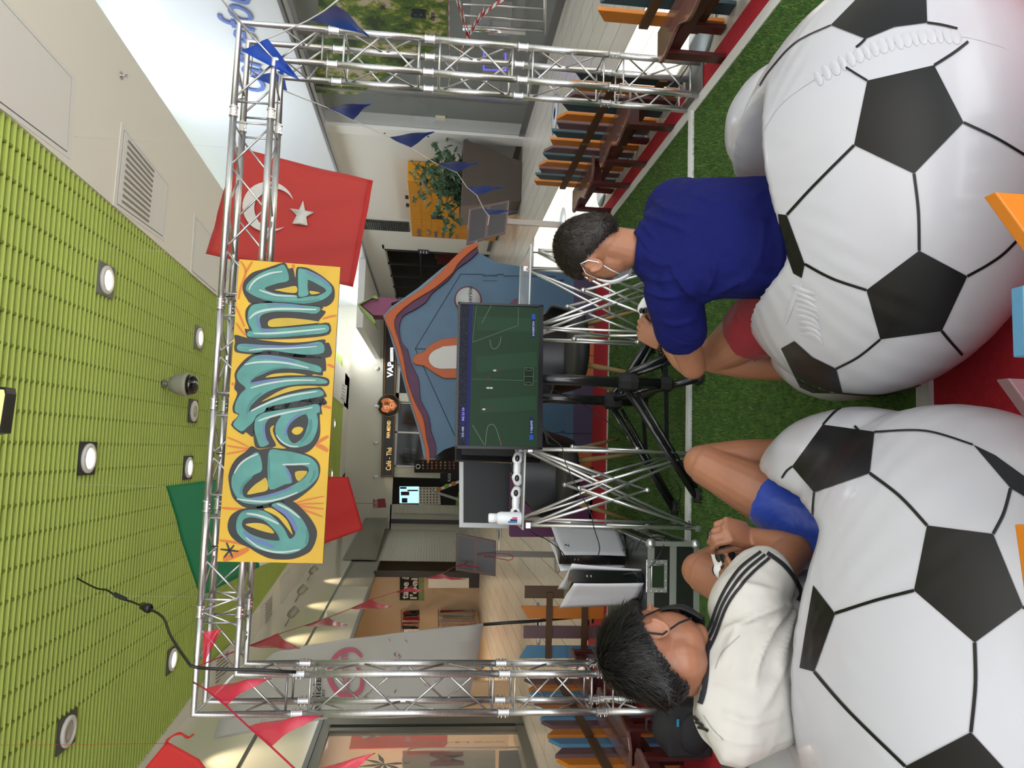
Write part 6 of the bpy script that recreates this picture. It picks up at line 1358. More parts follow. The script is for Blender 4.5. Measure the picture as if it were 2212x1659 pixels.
for oi, (a, b_) in enumerate((((864, 1052), (878, 1056)), ((866, 1062), (884, 1070)), ((868, 1076), (880, 1086)), ((880, 1058), (903, 1061)))): m = MB(); m.prism([at_y(x, y, EY+.12) for x, y in (a, (b_[0], a[1]), b_, (a[0], b_[1]))], (0, .02, 0)); tag(m.build('dark_ornament', mat('orn', '#2a1216', .6)), ['dark ornament before the bright far window, upper right corner', 'dark ornament before the bright far window, upper middle', 'dark ornament before the bright far window, upper left corner', 'dark bar ornament across the lower right of the bright far window'][oi], 'ornament', 'dark ornaments by the far window')
r = pic('picture_panel', 'white panel with rows of tiny dark product pictures', 'panel', [(905, 1052), (950, 1052), (952, 1090), (905, 1090)], EY+.1, mat('panel_white', '#dcd6c8', .6))
for i in range(6):
    for k in range(6): m = MB(); p = at_y(909+i*7, 1056+k*6, EY+.09); m.box(p, (.045, .006, .05)); m.build('product_picture', mat('tiny_dark', '#5a3a34', .6), r)
r = empty('pavement_sign', at_y(1000, 1062, EY-.8), 'white folding pavement sign with orange and green pictures', 'sign')
m = MB(); m.prism([at_y(x, y, EY-.8) for x, y in ((932, 1060), (936, 1066), (1000, 1040), (996, 1036))], (0, .03, 0)); m.build('board', WHITE, r); mq = MB(); pq = at_y(998, 1062, EY-.8); mq.bb((pq.x-.3, EY-.8, 0), (pq.x-.27, EY-.77, pq.z)); mq.bb((pq.x+.3, EY-.8, 0), (pq.x+.33, EY-.77, pq.z+.1)); mq.build('leg', GREYM, r); m = MB(); m.prism([at_y(x, y, EY-.8) for x, y in ((932, 1058), (934, 1064), (1000, 1085), (1000, 1079))], (0, .03, 0)); m.build('back_leg', GREYM, r)
for x, y, h in ((948, 1057, 'c8743a'), (965, 1050, '8fb03c'), (980, 1045, 'c8743a')): m = MB(); m.ball(at_y(x, y, EY-.83), (.08, .01, .09), None, 10, 8); m.build('picture', mat('pv'+h, '#'+h, .6), r)
for ci_, (x, y) in enumerate(((985, 1083), (990, 1072))): m = MB(); p = at_y(x, y, EY-.5); m.bb((p.x-.15, EY-.65, 0), (p.x+.15, EY-.35, p.z)); tag(m.build('crate', mat('crate_lime', '#8aa52c', .5)), ['lime green crate left of the pavement sign', 'lime green crate right behind the pavement sign'][ci_], 'crate', 'lime crates')
r = pic('hanging_box_sign', 'small white and red box sign over the corridor, left of the black sign', 'sign', [(806, 1079), (831, 1077), (834, 1096), (806, 1098)], EY-1.2, mat('box_red', '#8e2a30', .5), .15); mm_ = MB(); pp = at_y(815, 1088, EY-1.15); mm_.tube(pp, (pp.x, pp.y, ZC), .01, n=6); mm_.build('hanger', GREYM, r); text('SUSHI', at_y(815, 1097, EY-1.21), (1, 0, 0), Z1, .12, WHITE, r, width=.3)
# --- left side: shutters, fascia and dark jambs
SH = mat('shutter_cream', '#cdcab9', .4)
def lquad(px, off, th, name, m_, par): 
    P_ = [AL(x, y, off) for x, y in px]; mb = MB(); mb.prism(P_, LN*th); return mb.build(name, m_, par)
for px, lb, rows in (([(843, 1126), (815, 1211), (990, 1211), (990, 1126)], 'wide cream roller shutter closing a shop on the left', 34), ([(849, 1092), (846, 1111), (992, 1111), (992, 1092)], 'narrow cream roller shutter beyond the wide one', 30)):
    P_ = [AL(x, y, -.02) for x, y in px]; y0_, y1_ = P_[1].y, P_[0].y
    if rows == 30:
        r = empty('roller_shutter', (P_[2].x, EY-.1, 0), lb, 'shutter', 'roller shutters'); m = MB(); vs = []; xa, xb, zt_ = P_[3].x, P_[2].x, P_[0].z
        for i in range(rows*4+1): vs += [Vector((xa, EY-.1+.012*abs(math.sin(PI*i/4)), zt_*i/rows/4)), Vector((xb, EY-.1+.012*abs(math.sin(PI*i/4)), zt_*i/rows/4))]
        m.add(vs, [(2*i, 2*i+1, 2*i+3, 2*i+2) for i in range(rows*4)], True); m.build('slats', SH, r); continue
    r = empty('roller_shutter', ((P_[0].x+P_[1].x)/2, (y0_+y1_)/2, 0), lb, 'shutter', 'roller shutters'); zt_ = (P_[0].z+P_[1].z)/2
    vs = []; nn = rows*4; m = MB()
    for i in range(nn+1):
        z_ = zt_*i/nn; o_ = -.03+.012*abs(math.sin(PI*i/4))
        vs += [Vector((lw(y0_)+o_, y0_, z_)), Vector((lw(y1_)+o_, y1_, z_))]
    m.add(vs, [(2*i, 2*i+1, 2*i+3, 2*i+2) for i in range(nn)], True); m.build('slats', SH, r)
r = empty('shop_fascia', AL(790, 1165), 'grey metallic fascia panel over the cream roller shutter with faint lettering', 'sign')
lquad([(789, 1121), (741, 1209), (813, 1210), (837, 1121)], .02, .04, 'panel', mat('fascia_grey', '#8d8c83', .25, .5), r)
o_ = AL(800, 1195, .055); text('ONGLE BEAUTE', o_, LX, Z1, .16, mat('faint_letter', '#b5b4aa', .4), r, width=2.2)
for px, nm in (([(835, 1111), (835, 1122), (992, 1122), (992, 1111)], 'dark jamb post between the two roller shutters'), ([(812, 1211), (806, 1236), (985, 1236), (985, 1211)], 'black jamb post between the shutter and the clothes shop')):
    P_ = [AL(x, y, .03) for x, y in px]; m = MB(); yk = min(P_[1].y, EY-.25); m.bb((P_[1].x-.12, yk, 0), (P_[1].x+.03, yk+.12, 2.75)); tag(m.build('jamb_post', mat('jamb_dark', '#1c1c1a', .35)), nm, 'post', 'dark jamb posts')
# clothes shop
WY = 14.4
def AX(x, y, X): return at_x(x, y, X)
YB = 16.50
r = empty('shop_board', at_y(890, 1268, YB), 'black and green board with white rounded lettering inside the clothes shop', 'sign')
P_ = [at_y(x, y, YB) for x, y in ((864, 1240), (863, 1297), (916, 1297), (916, 1240))]; m = MB(); m.prism(P_, (0, .03, 0)); m.build('board', mat('board_green', '#7f9a58', .5), r)
P_ = [at_y(x, y, YB-.004) for x, y in ((864, 1241), (864, 1296), (904, 1296), (904, 1241))]; m = MB(); m.prism(P_, (0, .003, 0)); m.build('black_part', BLACKM, r)
for tx, xx in (('tape à', 881), ("l'oeil", 900)): text(tx, at_y(xx, 1294, YB-.008), (1, 0, 0), Z1, .17, WHITE, r, width=.62, bold=.03)
r = empty('clothes_rack', AX(1000, 1330, -2.9), 'wall rack with red, white and patterned clothes in the left shop', 'rack')
rg = random.Random(3); X_ = -2.95
for (x0, x1) in ((868, 908), (948, 1030)):
    for i in range(16):
        y_ = 1302+i*3.8; P_ = [AX(x, y, X_+rg.uniform(-.05, .05)) for x, y in ((x0+rg.uniform(0, 5), y_), (x0+rg.uniform(0, 5), y_+3), (x1-rg.uniform(0, 10), y_+3.4), (x1-rg.uniform(0, 10), y_-.3))]
        m = MB(); m.prism(P_, (-.12, 0, 0)); cl = rg.choice(['#a8242a', '#c9c2b4', '#c9c2b4', '#8f1d24', '#d8a98a', '#2a2526', '#b9b0ad']); m.build('garment', mat('gar'+cl[1:], cl, .8, noise=(30, .3)), r)
    a, b_ = AX(x0-1, 1300, X_), AX(x0-1, 1366, X_); m = MB(); m.tube(a, b_, .012, n=6); m.build('rail', GREYM, r)
r = empty('shop_cabinet', at_y(1030, 1258, 16.2), 'cream cabinet with a dark drawer at the entrance of the clothes shop', 'cabinet'); m = MB(); m.prism([at_y(x, y, 16.2) for x, y in ((925, 1246), (925, 1270), (1013, 1270), (1013, 1246))], (0, .3, 0)); m.build('body', CREAM, r); m = MB(); m.prism([at_y(x, y, 16.2) for x, y in ((1013, 1246), (1013, 1270), (1036, 1270), (1036, 1246))], (0, .3, 0)); m.build('drawer', BLACK, r)
for (x, y, z_) in ((-3.6, 12.0, 2.9), (-3.6, 10.0, 2.9), (-3.8, 6.6, 2.9)): light('shop_light', 'AREA', (x, y, z_), 42, (1, .80, .60), 1.0, target=(x, y, 0))
light('shop_light', 'AREA', (2.5, 25.6, 2.8), 12, (1, .8, .6), 1.2, target=(2.5, 25.6, 0)); light('shop_light', 'AREA', (8.2, 18.5, 2.8), 7, (1, .9, .75), 1.2, target=(8.2, 18.5, 0)); light('shop_light', 'AREA', (8.2, 5.5, 2.8), 16, (1, .95, .9), 1.2, target=(8.2, 5.5, 0))
# near left shop window: frame, banner, poster
FRM = mat('frame_grey', '#77756c', .35, .5)
r = empty('shop_window', AL(900, 1600), 'grey framed shop window at the lower left with lettering down its edge', 'shop front')
yA, yB = AL(900, 1659).y-1.2, AL(900, 1562).y
for (ya, yb_, za, zb_, nm, mm_) in ((yB-.02, yB+.42, 0, 2.69, 'jamb', FRM), (yB-.10, yB-.04, 0, 2.6, 'jamb', BLACKM), (yA, yB, 2.58, 2.69, 'head', FRM), (yA, yB, 0, .12, 'sill', FRM), (yB-.22, yB-.12, .1, 2.6, 'door_stile', FRM)):
    m = MB(); m.prism([(lw(ya), ya, za), (lw(yb_), yb_, za), (lw(yb_), yb_, zb_), (lw(ya), ya, zb_)], LN*-.07); m.build(nm, mm_, r)
m = MB(); m.prism([(lw(yA)-.04, yA, .12), (lw(yB)-.04, yB-.1, .12), (lw(yB)-.04, yB-.1, 2.6), (lw(yA)-.04, yA, 2.6)], LN*-.006); m.build('pane', mat('clear_glass', (.9, .92, .92), .03, alpha=.12), r)
text('www.t-a-o.com', AL(1091, 1601, -.02), (0, 0, 1), (0, -1, 0), .065, mat('etched', '#aaa79c', .5), r, width=abs(AL(1091, 1601).z-AL(890, 1601).z))
X_ = -3.0; r = empty('red_banner', AX(860, 1600, X_), 'orange red hanging banner with white lettering in the near left shop', 'banner')
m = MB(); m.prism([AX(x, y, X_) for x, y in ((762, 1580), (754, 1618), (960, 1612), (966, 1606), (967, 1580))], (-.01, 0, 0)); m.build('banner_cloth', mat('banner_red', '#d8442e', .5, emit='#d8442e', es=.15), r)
m = MB(); m.prism([AX(x, y, X_+.01) for x, y in ((780, 1582), (783, 1595), (820, 1592), (819, 1586), (853, 1584), (853, 1580))], (-.004, 0, 0)); m.build('white_patch', WHITE, r); text('W', AX(812, 1594, X_+.02), (0, 1, 0), Z1, .13, mat('banner_red2', '#c83a28', .5), r); text('dus', AX(886, 1603, X_+.015), (0, 1, 0), Z1, .10, WHITE, r)
r = empty('shop_poster', AX(960, 1640, -3.1), 'white poster with a big dark red letter in the near left shop', 'poster'); m = MB(); m.prism([AX(x, y, -3.1) for x, y in ((870, 1622), (870, 1700), (1070, 1700), (1070, 1620))], (-.01, 0, 0)); m.build('sheet', mat('poster_cream', '#c9bfae', .6), r)
text('M', AX(998, 1652, -3.09), (0, 1, 0), Z1, .42, mat('letter_darkred', '#8a2320', .5), r, bold=.05)
m = MB()
for k in range(7):
    a = .3+k*PI/4.2; c_ = AX(830, 1650, -3.0); m.prism([c_, c_+Vector((0, math.cos(a-.22)*.16, math.sin(a-.22)*.16)), c_+Vector((0, math.cos(a)*.36, math.sin(a)*.36)), c_+Vector((0, math.cos(a+.22)*.16, math.sin(a+.22)*.16))], (-.006, 0, 0))
tag(m.build('leaf_ornament', mat('ornament_grey', '#5e6253', .6)), 'grey leaf-shaped ornament hanging in the near left shop', 'ornament')
r = empty('chrome_rail', AL(900, 1622, -.5), 'chrome stand with a curved top inside the near left shop', 'rack'); m = MB(); m.path([AX(x, y, -2.85) for x, y in smooth([(1125, 1614), (1000, 1616), (900, 1616), (880, 1622), (870, 1640), (872, 1665)], 4, False)], .012, 8); m.build('rail', ALU, r)
m = MB(); m.prism([AX(x, y, -2.95) for x, y in ((1078, 1622), (1078, 1664), (1122, 1664), (1122, 1620))], (-.3, 0, 0)); tag(m.build('drawer_unit', BLACK), 'black drawer unit on the floor of the near left shop', 'cabinet')
# wall spots over the left bulkhead
for i, (x, y) in enumerate([(632, 1324), (652, 1275), (676, 1232)]):
    p = AL(x, y, .22); b0 = Vector((lw(p.y), p.y-.15, p.z+.10)); r = empty('wall_spotlight', b0, ['grey cylinder spotlight on an arm above the left bulkhead, nearest', 'grey spotlight on the left bulkhead, second from the viewer', 'grey spotlight on the left bulkhead next to the sign board'][i], 'spotlight', 'spotlights on the left bulkhead')
    m = MB(); m.tube(b0, p, .012, n=8); m.build('arm', GREYM, r); q = p+Vector((-.02, .05, -.06)).normalized()*.2; m = MB(); m.lathe([(.0, -.11), (.05, -.10), (.075, -.06), (.082, 0), (.082, .11), (.074, .11), (.07, .06), (0, .06)], p, (p-b0+Vector((.1, .1, -.2))).normalized(), 22); m.build('lamp_head', mat('spot_grey', '#a9a79c', .4, .2), r)
for yy in (5.6, 8.0, 10.4, 12.8, 15.2): light('bulkhead_spot', 'SPOT', (lw(yy)+.45, yy, 4.25), 55, (1, .80, .52), .03, target=(lw(yy), yy, 3.2), spot=1.1, blend=.9)
# feather flag seen from behind
FY = 2.62
r = empty('feather_flag', at_y(1165, 1341, FY), 'tall white feather flag seen from behind, pink ring and mirrored lettering', 'flag')
WFL = mat('feather_white', '#b9b8b0', .7, alpha=.93)
cloth('flag_cloth', [(571, 1427), (590, 1411), (609, 1404), (659, 1394), (744, 1380), (870, 1366), (1044, 1347), (1038, 1385), (1031, 1423), (1015, 1500), (985, 1546), (850, 1550), (725, 1550), (567, 1554), (544, 1579), (459, 1598), (474, 1552), (510, 1500)], FY, WFL, r, fold=.012, k=8, cuts=3)
m = MB(); m.path([at_y(x, y, FY-.01) for x, y in smooth([(1190, 1338), (1165, 1341), (1100, 1345), (1044, 1349), (870, 1367), (744, 1381), (659, 1395), (609, 1405), (571, 1428)], 4, False)], [.014]*9+[.009]*24, 8) if False else m.path([at_y(x, y, FY-.01) for x, y in [(1282, 1330), (1190, 1338), (1165, 1341), (1100, 1345), (1044, 1349)]], .014, 8); m.build('pole', BLACK, r)
m = MB(); pt = at_y(1282, 1330, FY); m.bb((pt.x-.2, FY-.02, .0), (pt.x+.2, FY+.02, .02)); m.bb((pt.x-.02, FY-.2, .0), (pt.x+.02, FY+.2, .02)); m.tube((pt.x, FY, 0), pt, .014, n=8); m.build('cross_base', BLACK, r)
PKR = mat('pink_print', '#b85a6c', .7); BKP = mat('black_print', '#262626', .7)
m = MB(); ring = [(722+0, 1424), (735, 1406), (760, 1404), (776, 1418)]
g2 = stroke2([(782, 1420), (765, 1405), (738, 1408), (718, 1430), (712, 1465), (730, 1496), (755, 1504), (778, 1492), (782, 1462), (770, 1440)], 11, True); m.add([at_y(x, y, FY-.03) for x, y in g2], [tuple(range(len(g2)))]); m.build('pink_ring', PKR, r)
a_, b_ = at_y(751, 1404, FY-.032), at_y(757, 1498, FY-.032); text('animation', a_, b_-a_, Z1, .085, PKR, r, width=(b_-a_).length)
a_, b_ = at_y(694, 1448, FY-.032), at_y(692, 1538, FY-.032); text('paisible', a_, b_-a_, Z1, .07, BKP, r, width=(b_-a_).length); a_, b_ = at_y(701, 1490, FY-.032), at_y(701, 1520, FY-.032); text('cœur', a_, b_-a_, Z1, .03, BKP, r, width=(b_-a_).length)
rg = random.Random(11)
for k in range(16): x, y = rg.uniform(820, 1010), rg.uniform(1370, 1535); m = MB(); q = stroke2([(x, y), (x+rg.uniform(-5, 5), y+rg.uniform(2, 5)), (x+rg.uniform(-5, 8), y+rg.uniform(4, 9))], 1.6); m.add([at_y(u_, v_, FY-.03) for u_, v_ in q], [tuple(range(len(q)))]); m.build('confetti_print', PKR if k % 2 else BKP, r)
# --- right side: big shop window
r = empty('shop_window', (RW, 5.3, 0), 'large dark shop window on the right with a printed green picture', 'shop front')
m = MB(); m.bb((RW-.01, 2.0, .1), (RW+.0, 8.62, 3.38)); m.build('glazing', mat('window_glass', (.5, .55, .55), .04, alpha=.22), r)
for yy in (3.9, 5.9, 7.4): m = MB(); m.bb((RW-.03, yy-.03, .1), (RW+.03, yy+.03, 3.38)); m.build('mullion', GREYM, r)
m = MB(); m.bb((RW-.06, 8.62, 0), (RW-.0, 8.95, 3.4)); fj = m.build('side_jamb', WHITE, r)
for x in (850, 909, 954, 1048): 
    p = at_x(820+(x-850), 214+(x-850)*.05, RW-.062); m = MB(); m.ball((RW-.062, 8.80, p.z), .016, nu=8, nv=6); m.build('bolt', BLACK, fj)
m = MB(); m.bb((RW+2.4, -1, 0), (RW+2.5, 24.3, 3.4)); m.bb((RW, 8.7, 0), (RW+2.4, 8.8, 3.3)); m.bb((RW+.2, 16.3, 0), (RW+2.4, 16.4, 3.3)); m.bb((RW+.2, -1, 3.36), (RW+2.5, 24.3, 3.4)); m.bb((RW+.2, -1.1, 0), (RW+2.5, -1, 3.4)); m.bb((RW+.2, 24.2, 0), (RW+2.5, 24.3, 3.4)); m.bb((RW+.2, -1, -.05), (RW+2.5, 24.3, 0.001))
struct(m, 'wall_right', mat('interior_grey', '#55524c', .7))
pm = mat('print_green', '#3e5220', .5); nt = pm.node_tree; b = nt.nodes['Principled BSDF']; tc = nt.nodes.new('ShaderNodeTexCoord'); n1 = nt.nodes.new('ShaderNodeTexNoise'); n1.inputs['Scale'].default_value = 2.2; n1.inputs['Detail'].default_value = 8; n1.inputs['Roughness'].default_value = .7
cr = nt.nodes.new('ShaderNodeValToRGB'); cr.color_ramp.interpolation = 'CONSTANT'
for p_, h in ((.36, '#26371a'), (.44, '#3f5a22'), (.52, '#6f7b2c'), (.57, '#a59a86'), (.66, '#beb6a6')): e_ = cr.color_ramp.elements.new(p_); e_.color = (*rgb(h), 1)
cr.color_ramp.elements[0].color = (*rgb('#1b2a14'), 1); nt.links.new(tc.outputs['Object'], n1.inputs['Vector']); nt.links.new(n1.outputs['Fac'], cr.inputs[0]); nt.links.new(cr.outputs[0], b.inputs['Base Color'])
XW = RW-.014
m = MB(); m.prism([at_x(x, y, XW) for x, y in ((690, -70), (682, 200), (770, 205), (965, 90), (968, -40))], (.004, 0, 0)); m.build('printed_picture', pm, r)
m = MB(); m.prism([at_x(x, y, XW-.004) for x, y in ((945, -40), (930, 130), (965, 200), (1120, 215), (1120, 60), (990, -10))], (.003, 0, 0)) if False else None
NVY = mat('navy_letter', '#151c3a', .5)
text('Bi', at_x(918, 40, XW-.006), (0, -1, 0), Z1, .17, NVY, r, bold=.04); text('Be', at_x(833, 21, XW-.006), (0, -1, 0), Z1, .075, NVY, r); text('dans', at_x(939, 45, XW-.006), (0, -1, 0), Z1, .07, NVY, r)
# things in that window: railing, crates and barrier tape
r = empty('metal_railing', (RW-.35, 5.5, 0), 'chrome handrail and bars by the right shop window', 'railing')
for (a, b_) in (((1000, 8), (1175, 18)), ((1000, 32), (1178, 46)), ((1000, 55), (1175, 66))): m = MB(); m.tube(at_x(*a, RW-.3), at_x(*b_, RW-.3), .014, n=8); m.build('bar', ALU, r)
m = MB(); m.tube(at_x(1178, -10, RW-.3), at_x(1176, 72, RW-.3), .018, n=8); m.build('bar', ALU, r); m = MB(); m.tube(at_x(1000, 60, RW-.28), at_x(1135, 70, RW-.28), .035, n=12); m.build('handrail', mat('chrome_pipe', (.7, .7, .7), .15, 1), r)
TRW = mat('tape_redwhite', '#ffffff', .5); nt = TRW.node_tree; b = nt.nodes['Principled BSDF']; tc = nt.nodes.new('ShaderNodeTexCoord'); wv = nt.nodes.new('ShaderNodeTexWave'); wv.inputs['Scale'].default_value = 3.2; wv.bands_direction = 'DIAGONAL'; cr = nt.nodes.new('ShaderNodeValToRGB'); cr.color_ramp.interpolation = 'CONSTANT'; cr.color_ramp.elements[1].position = .5
cr.color_ramp.elements[0].color = (*rgb('#c02a35'), 1); cr.color_ramp.elements[1].color = (*rgb('#e8e6e6'), 1); nt.links.new(tc.outputs['Object'], wv.inputs['Vector']); nt.links.new(wv.outputs['Color'], cr.inputs[0]); nt.links.new(cr.outputs[0], b.inputs['Base Color'])
for i, L in enumerate([[(970, -10), (970, 60), (972, 155), (968, 190)], [(985, -5), (1000, 45), (1012, 75), (1040, 35), (1070, 10), (1100, -10)], [(1012, 75), (1000, 100), (992, 125), (985, 160)], [(1045, 20), (1025, 50), (1012, 78)], [(990, -5), (1004, 40), (1016, 82)]]):
    m = MB(); P_ = [at_x(x, y, RW-.5) for x, y in smooth(L, 4, False)]
    for a, b_ in zip(P_, P_[1:]): m.bar(a, b_, .004, .045, up=(1, 0, 0))
    tag(m.build('barrier_tape', TRW), ['red and white barrier tape running straight down from the printed picture', 'red and white barrier tape making a wide V over the railing', 'short red and white barrier tape hanging down from the knot', 'red and white barrier tape joining the railing to the knot', 'red and white barrier tape crossing beside the straight one'][i], 'tape', 'red and white barrier tapes')
m = MB(); pq = [at_x(x, y, RW+.3) for x, y in ((1045, 102), (1045, 150), (1092, 152), (1092, 104))]; m.path(pq, .012, 6, closed=True); tag(m.build('neon_frame', mat('neon_violet', '#3a30c8', .4, emit='#3a2cff', es=4)), 'violet glowing light frame behind the right shop window', 'light')
for i, (x, y) in enumerate([(1040, 30), (1080, 40), (1110, 90), (1060, 180), (1100, 190), (1010, 170)]):
    p = at_x(x, y, RW+.6); m = MB(); m.box((p.x, p.y, max(.2, p.z)), (.3, .35, .3)); tag(m.build('shop_box', mat('boxg%d' % (i % 3), ('#8c8880', '#a5a099', '#3d3b38')[i % 3], .5)), ['dark beige box behind the right shop window, highest near the picture edge', 'pale grey box behind the chrome railing', 'black box behind the right shop window below the violet light', 'dark beige box behind the right shop window beside its left jamb', 'pale grey box low behind the right shop window beside its jamb', 'black box behind the right shop window, upper one beside the jamb'][i], 'box', 'grey boxes behind the right shop window')
# lettering high on the bright wall
LB = mat('blue_letter', '#5a73b8', .5)
a_, b_ = at_x(574, 200, RW-.262), at_x(540, 20, RW-.262)
o = text('Carrefour', a_, at_x(528, -62, RW-.262)-a_, Z1, .42, LB, None, name='wall_lettering', ext=.01, width=(at_x(528, -62, RW-.262)-a_).length, shear=.25); tag(o, 'blue painted lettering high on the bright white wall at the upper right', 'lettering')
# planter and plant
px_, py_ = 6.05, 9.22
r = empty('potted_plant', (px_, py_, 0), 'leafy green plant in a large tapered dark grey planter by the white wall', 'plant')
m = MB(); hb_, ht_ = .36, .60; zz = 1.06; m.add([(px_+sx*h_, py_+sy*h_, z_) for z_, h_ in ((0, hb_), (zz, ht_), (zz, ht_-.05), (zz-.10, ht_-.06)) for sx, sy in ((-1, -1), (1, -1), (1, 1), (-1, 1))], [(i*4+k, i*4+(k+1) % 4, (i+1)*4+(k+1) % 4, (i+1)*4+k) for i in range(3) for k in range(4)]+[(3, 2, 1, 0), (12, 13, 14, 15)]); m.build('planter', mat('planter_grey', '#5a504a', .5), r, bev=.012)
rg = random.Random(21); lm_ = MB(); sm_ = MB()
for s_ in range(20):
    a0 = rg.uniform(0, 2*PI); rr0 = rg.uniform(.1, .45); b0 = Vector((px_+math.cos(a0)*rr0*.7, py_+math.sin(a0)*rr0*.7, zz-.1)); tp = b0+Vector((math.cos(a0)*rr0*1.3-.1, math.sin(a0)*rr0*1.3, rg.uniform(.35, .95)*(1 if s_ else 1.3)))
    md = b0.lerp(tp, .5)+Vector((0, 0, .12)); sm_.path([b0, md, tp], [.012, .009, .005], 6)
    for k in range(17):
        t = rg.uniform(.15, 1); c_ = b0.lerp(tp, t)+Vector((rg.gauss(0, .07), rg.gauss(0, .07), rg.gauss(0, .06))); d = Vector((rg.gauss(0, 1), rg.gauss(0, 1), rg.gauss(-.2, .5))).normalized(); sd = d.orthogonal().normalized(); sd = (sd+Vector((0, 0, rg.uniform(-.4, .4)))).normalized(); L = rg.uniform(.10, .20)
        for j in range(5):
            an = -1.1+.55*j; dd = (d*math.cos(an)+sd*math.sin(an)); w_ = d.cross(sd).normalized(); l_ = L*(1-.18*abs(j-2)); si = (dd.cross(w_)).normalized()*l_*.16
            lm_.add([c_, c_+dd*l_*.5+si+w_*.01, c_+dd*l_-w_*.02, c_+dd*l_*.5-si+w_*.01], [(0, 1, 2, 3)])
lm_.v = [(min(q_[0], RW-.03), q_[1], q_[2]) for q_ in lm_.v]; sm_.build('stems', mat('stem_green', '#4f5a34', .6), r); o = lm_.build('foliage', mat('leaf_green', '#3e5a3c', .4, noise=(6, .4)), r); o['kind'] = 'stuff'
# yellow locker
lx = 6.38; ly0, ly1 = 10.1, 13.85
r = empty('parcel_locker', (lx+.2, (ly0+ly1)/2, 0), 'long yellow parcel locker with many small doors against the white wall', 'locker')
YL = mat('locker_yellow', '#d18f12', .4); m = MB(); m.bb((lx, ly0, .06), (RW-.01, ly1, 2.06)); m.build('cabinet', YL, r, bev=.01)
m = MB(); m.bb((lx+.02, ly0+.02, 0), (RW-.02, ly1-.02, .06)); m.build('plinth', BLACK, r)
rows = [.10, .42, .72, .92, 1.12, 1.28, 1.44, 1.60, 1.82, 2.0]; cols = [ly0+.04+i*(ly1-ly0-.08)/8 for i in range(9)]
for j in range(9):
    for i in range(8):
        if i == 4 and 2 <= j <= 7: continue
        m = MB(); m.bb((lx-.008, cols[i]+.008, rows[j]+.008), (lx, cols[i+1]-.008, rows[j+1]-.008)); m.build('door', YL, r)
m = MB(); m.bb((lx-.012, cols[4]+.03, .95), (lx, cols[5]-.03, 1.75)); m.build('terminal', YL, r); m = MB(); m.bb((lx-.016, cols[4]+.1, 1.35), (lx-.010, cols[5]-.1, 1.6)); m.build('terminal_screen', BLACK, r)
for yy in (11.2, 11.7): m = MB(); m.box((lx+.05, yy, 2.10), (.06, .06, .07)); m.build('camera_box', BLACK, r)
BL_ = mat('locker_print', '#3a5a86', .5); text('locker', (lx-.012, ly1-.1, 1.84), (0, -1, 0), Z1, .12, BL_, r, width=.62)
m = MB(); m.path([(lx-.012, ly1-.45+.22*math.cos(a), 1.72+.10*math.sin(a)) for a in [PI+.2+i*(PI-.4)/10 for i in range(11)]], .012, 6); m.build('smile_print', BL_, r)
for j, tx in enumerate(('commandez', 'sur la photo', 'retirez', 'ici')): text(tx, (lx-.012, ly1-.08, 1.46-.17*j), (0, -1, 0), Z1, .09, BL_, r, width=.5-.06*j)
# dark louvre and small signs on the white wall
r = empty('wall_louvre', at_x(840, 507, RW), 'dark grey louvred grille on the white wall above the yellow locker', 'vent')
m = MB(); m.bb((RW-.03, 14.0, 2.15), (RW, 14.75, 3.3)); m.build('frame', mat('louvre_dark', '#4a4b4c', .5, .4), r)
for i in range(20): m = MB(); m.bb((RW-.05, 14.05, 2.22+i*.052), (RW-.03, 14.7, 2.25+i*.052)); m.build('slat', MATS['louvre_dark'], r)
p = at_x(915, 544, RW-.02); m = MB(); m.box(p, (.02, .34, .30)); r = m.build('wall_sign', mat('sign_purple', '#3d2a5e', .5)); tag(r, 'small purple square sign on the white wall beyond the locker', 'sign')
for k in range(3): m = MB(); m.box(p+Vector((-.012, 0, .08-.08*k)), (.004, .24, .03)); m.build('pictogram', WHITE, r)
p = at_x(951, 255, RW-.02); m = MB(); m.box(p, (.03, .12, .16)); tag(m.build('wall_switch', mat('switch_cream', '#cfcbb8', .5)), 'small cream thermostat box on the white wall beside the plant', 'switch')
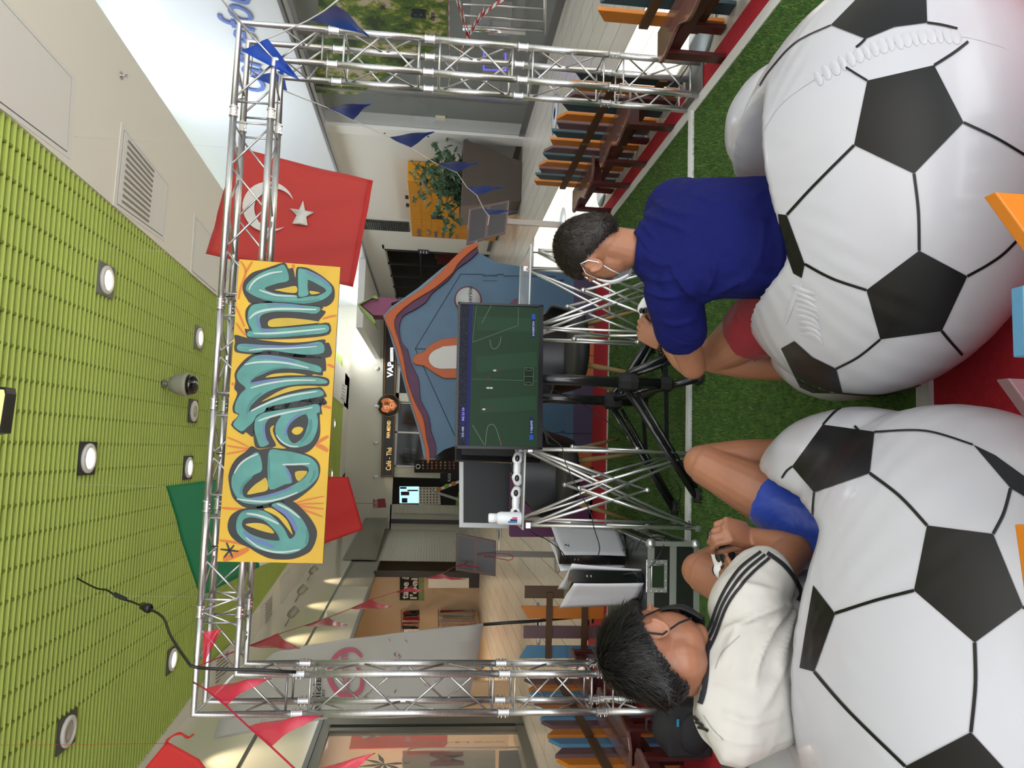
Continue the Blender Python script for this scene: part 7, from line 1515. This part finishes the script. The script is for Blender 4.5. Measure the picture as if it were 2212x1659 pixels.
r = empty('clothes_rack', (RW+.5, 18.3, 0), 'rack of red clothes in the dark shop at the far right', 'rack'); m = MB(); m.tube((RW+.5, 17.3, 1.5), (RW+.5, 19.2, 1.5), .015, n=6); m.tube((RW+.5, 17.3, 0), (RW+.5, 17.3, 1.5), .015, n=6); m.tube((RW+.5, 19.2, 0), (RW+.5, 19.2, 1.5), .015, n=6); m.build('rail', GREYM, r)
for i in range(14): m = MB(); m.box((RW+.5, 17.4+i*.13, 1.05), (.4, .04, .8)); m.build('garment', mat('gar_dr', '#5e1a1e', .8), r)
r = empty('shop_window', (RW, 20, 0), 'glazed front of the dark clothes shop at the far right', 'shop front')
for yy in (16.65, 18.2, 19.8, 21.4, 23.0): m = MB(); m.bb((RW-.03, yy-.03, 0), (RW+.03, yy+.03, 2.9)); m.build('mullion', BLACK, r)
m = MB(); m.bb((RW-.03, 16.6, 1.9), (RW+.03, 23.9, 1.95)); m.build('transom', BLACK, r)
# blades of the artificial grass
rg = random.Random(77); vs = []; fs = []
def blades(x0, x1, y0, y1, n_, hh, ww):
    for _ in range(n_):
        x, y = rg.uniform(x0, x1), rg.uniform(y0, y1)
        if abs(y-.098) < .03: continue
        a = rg.uniform(0, PI); dx, dy = math.cos(a)*ww, math.sin(a)*ww; h_ = hh*rg.uniform(.7, 1.3); lx_, ly_ = rg.gauss(0, .006), rg.gauss(0, .006); k = len(vs)
        vs.extend([(x-dx, y-dy, .014), (x+dx, y+dy, .014), (x+lx_, y+ly_, .014+h_)]); fs.append((k, k+1, k+2))
blades(.9, TX1-.02, TY0+.05, .7, 70000, .018, .0016); blades(TX0+.02, TX1-.02, .7, TY1-.03, 26000, .018, .0022)
me = bpy.data.meshes.new('grass_blades'); me.from_pydata(vs, [], fs); gmm = mat('grass_blade', '#4d7427', .7); me.materials.append(gmm); me.materials.append(mat('grass_blade_dark', '#2e4f1b', .7)); me.materials.append(mat('grass_blade_light', '#7b8f45', .7))
me.polygons.foreach_set('material_index', [rg.choice((0, 0, 1, 1, 2)) for _ in fs]); o = bpy.data.objects.new('grass_blades', me); C.objects.link(o); o.parent = turf; o['kind'] = 'stuff'
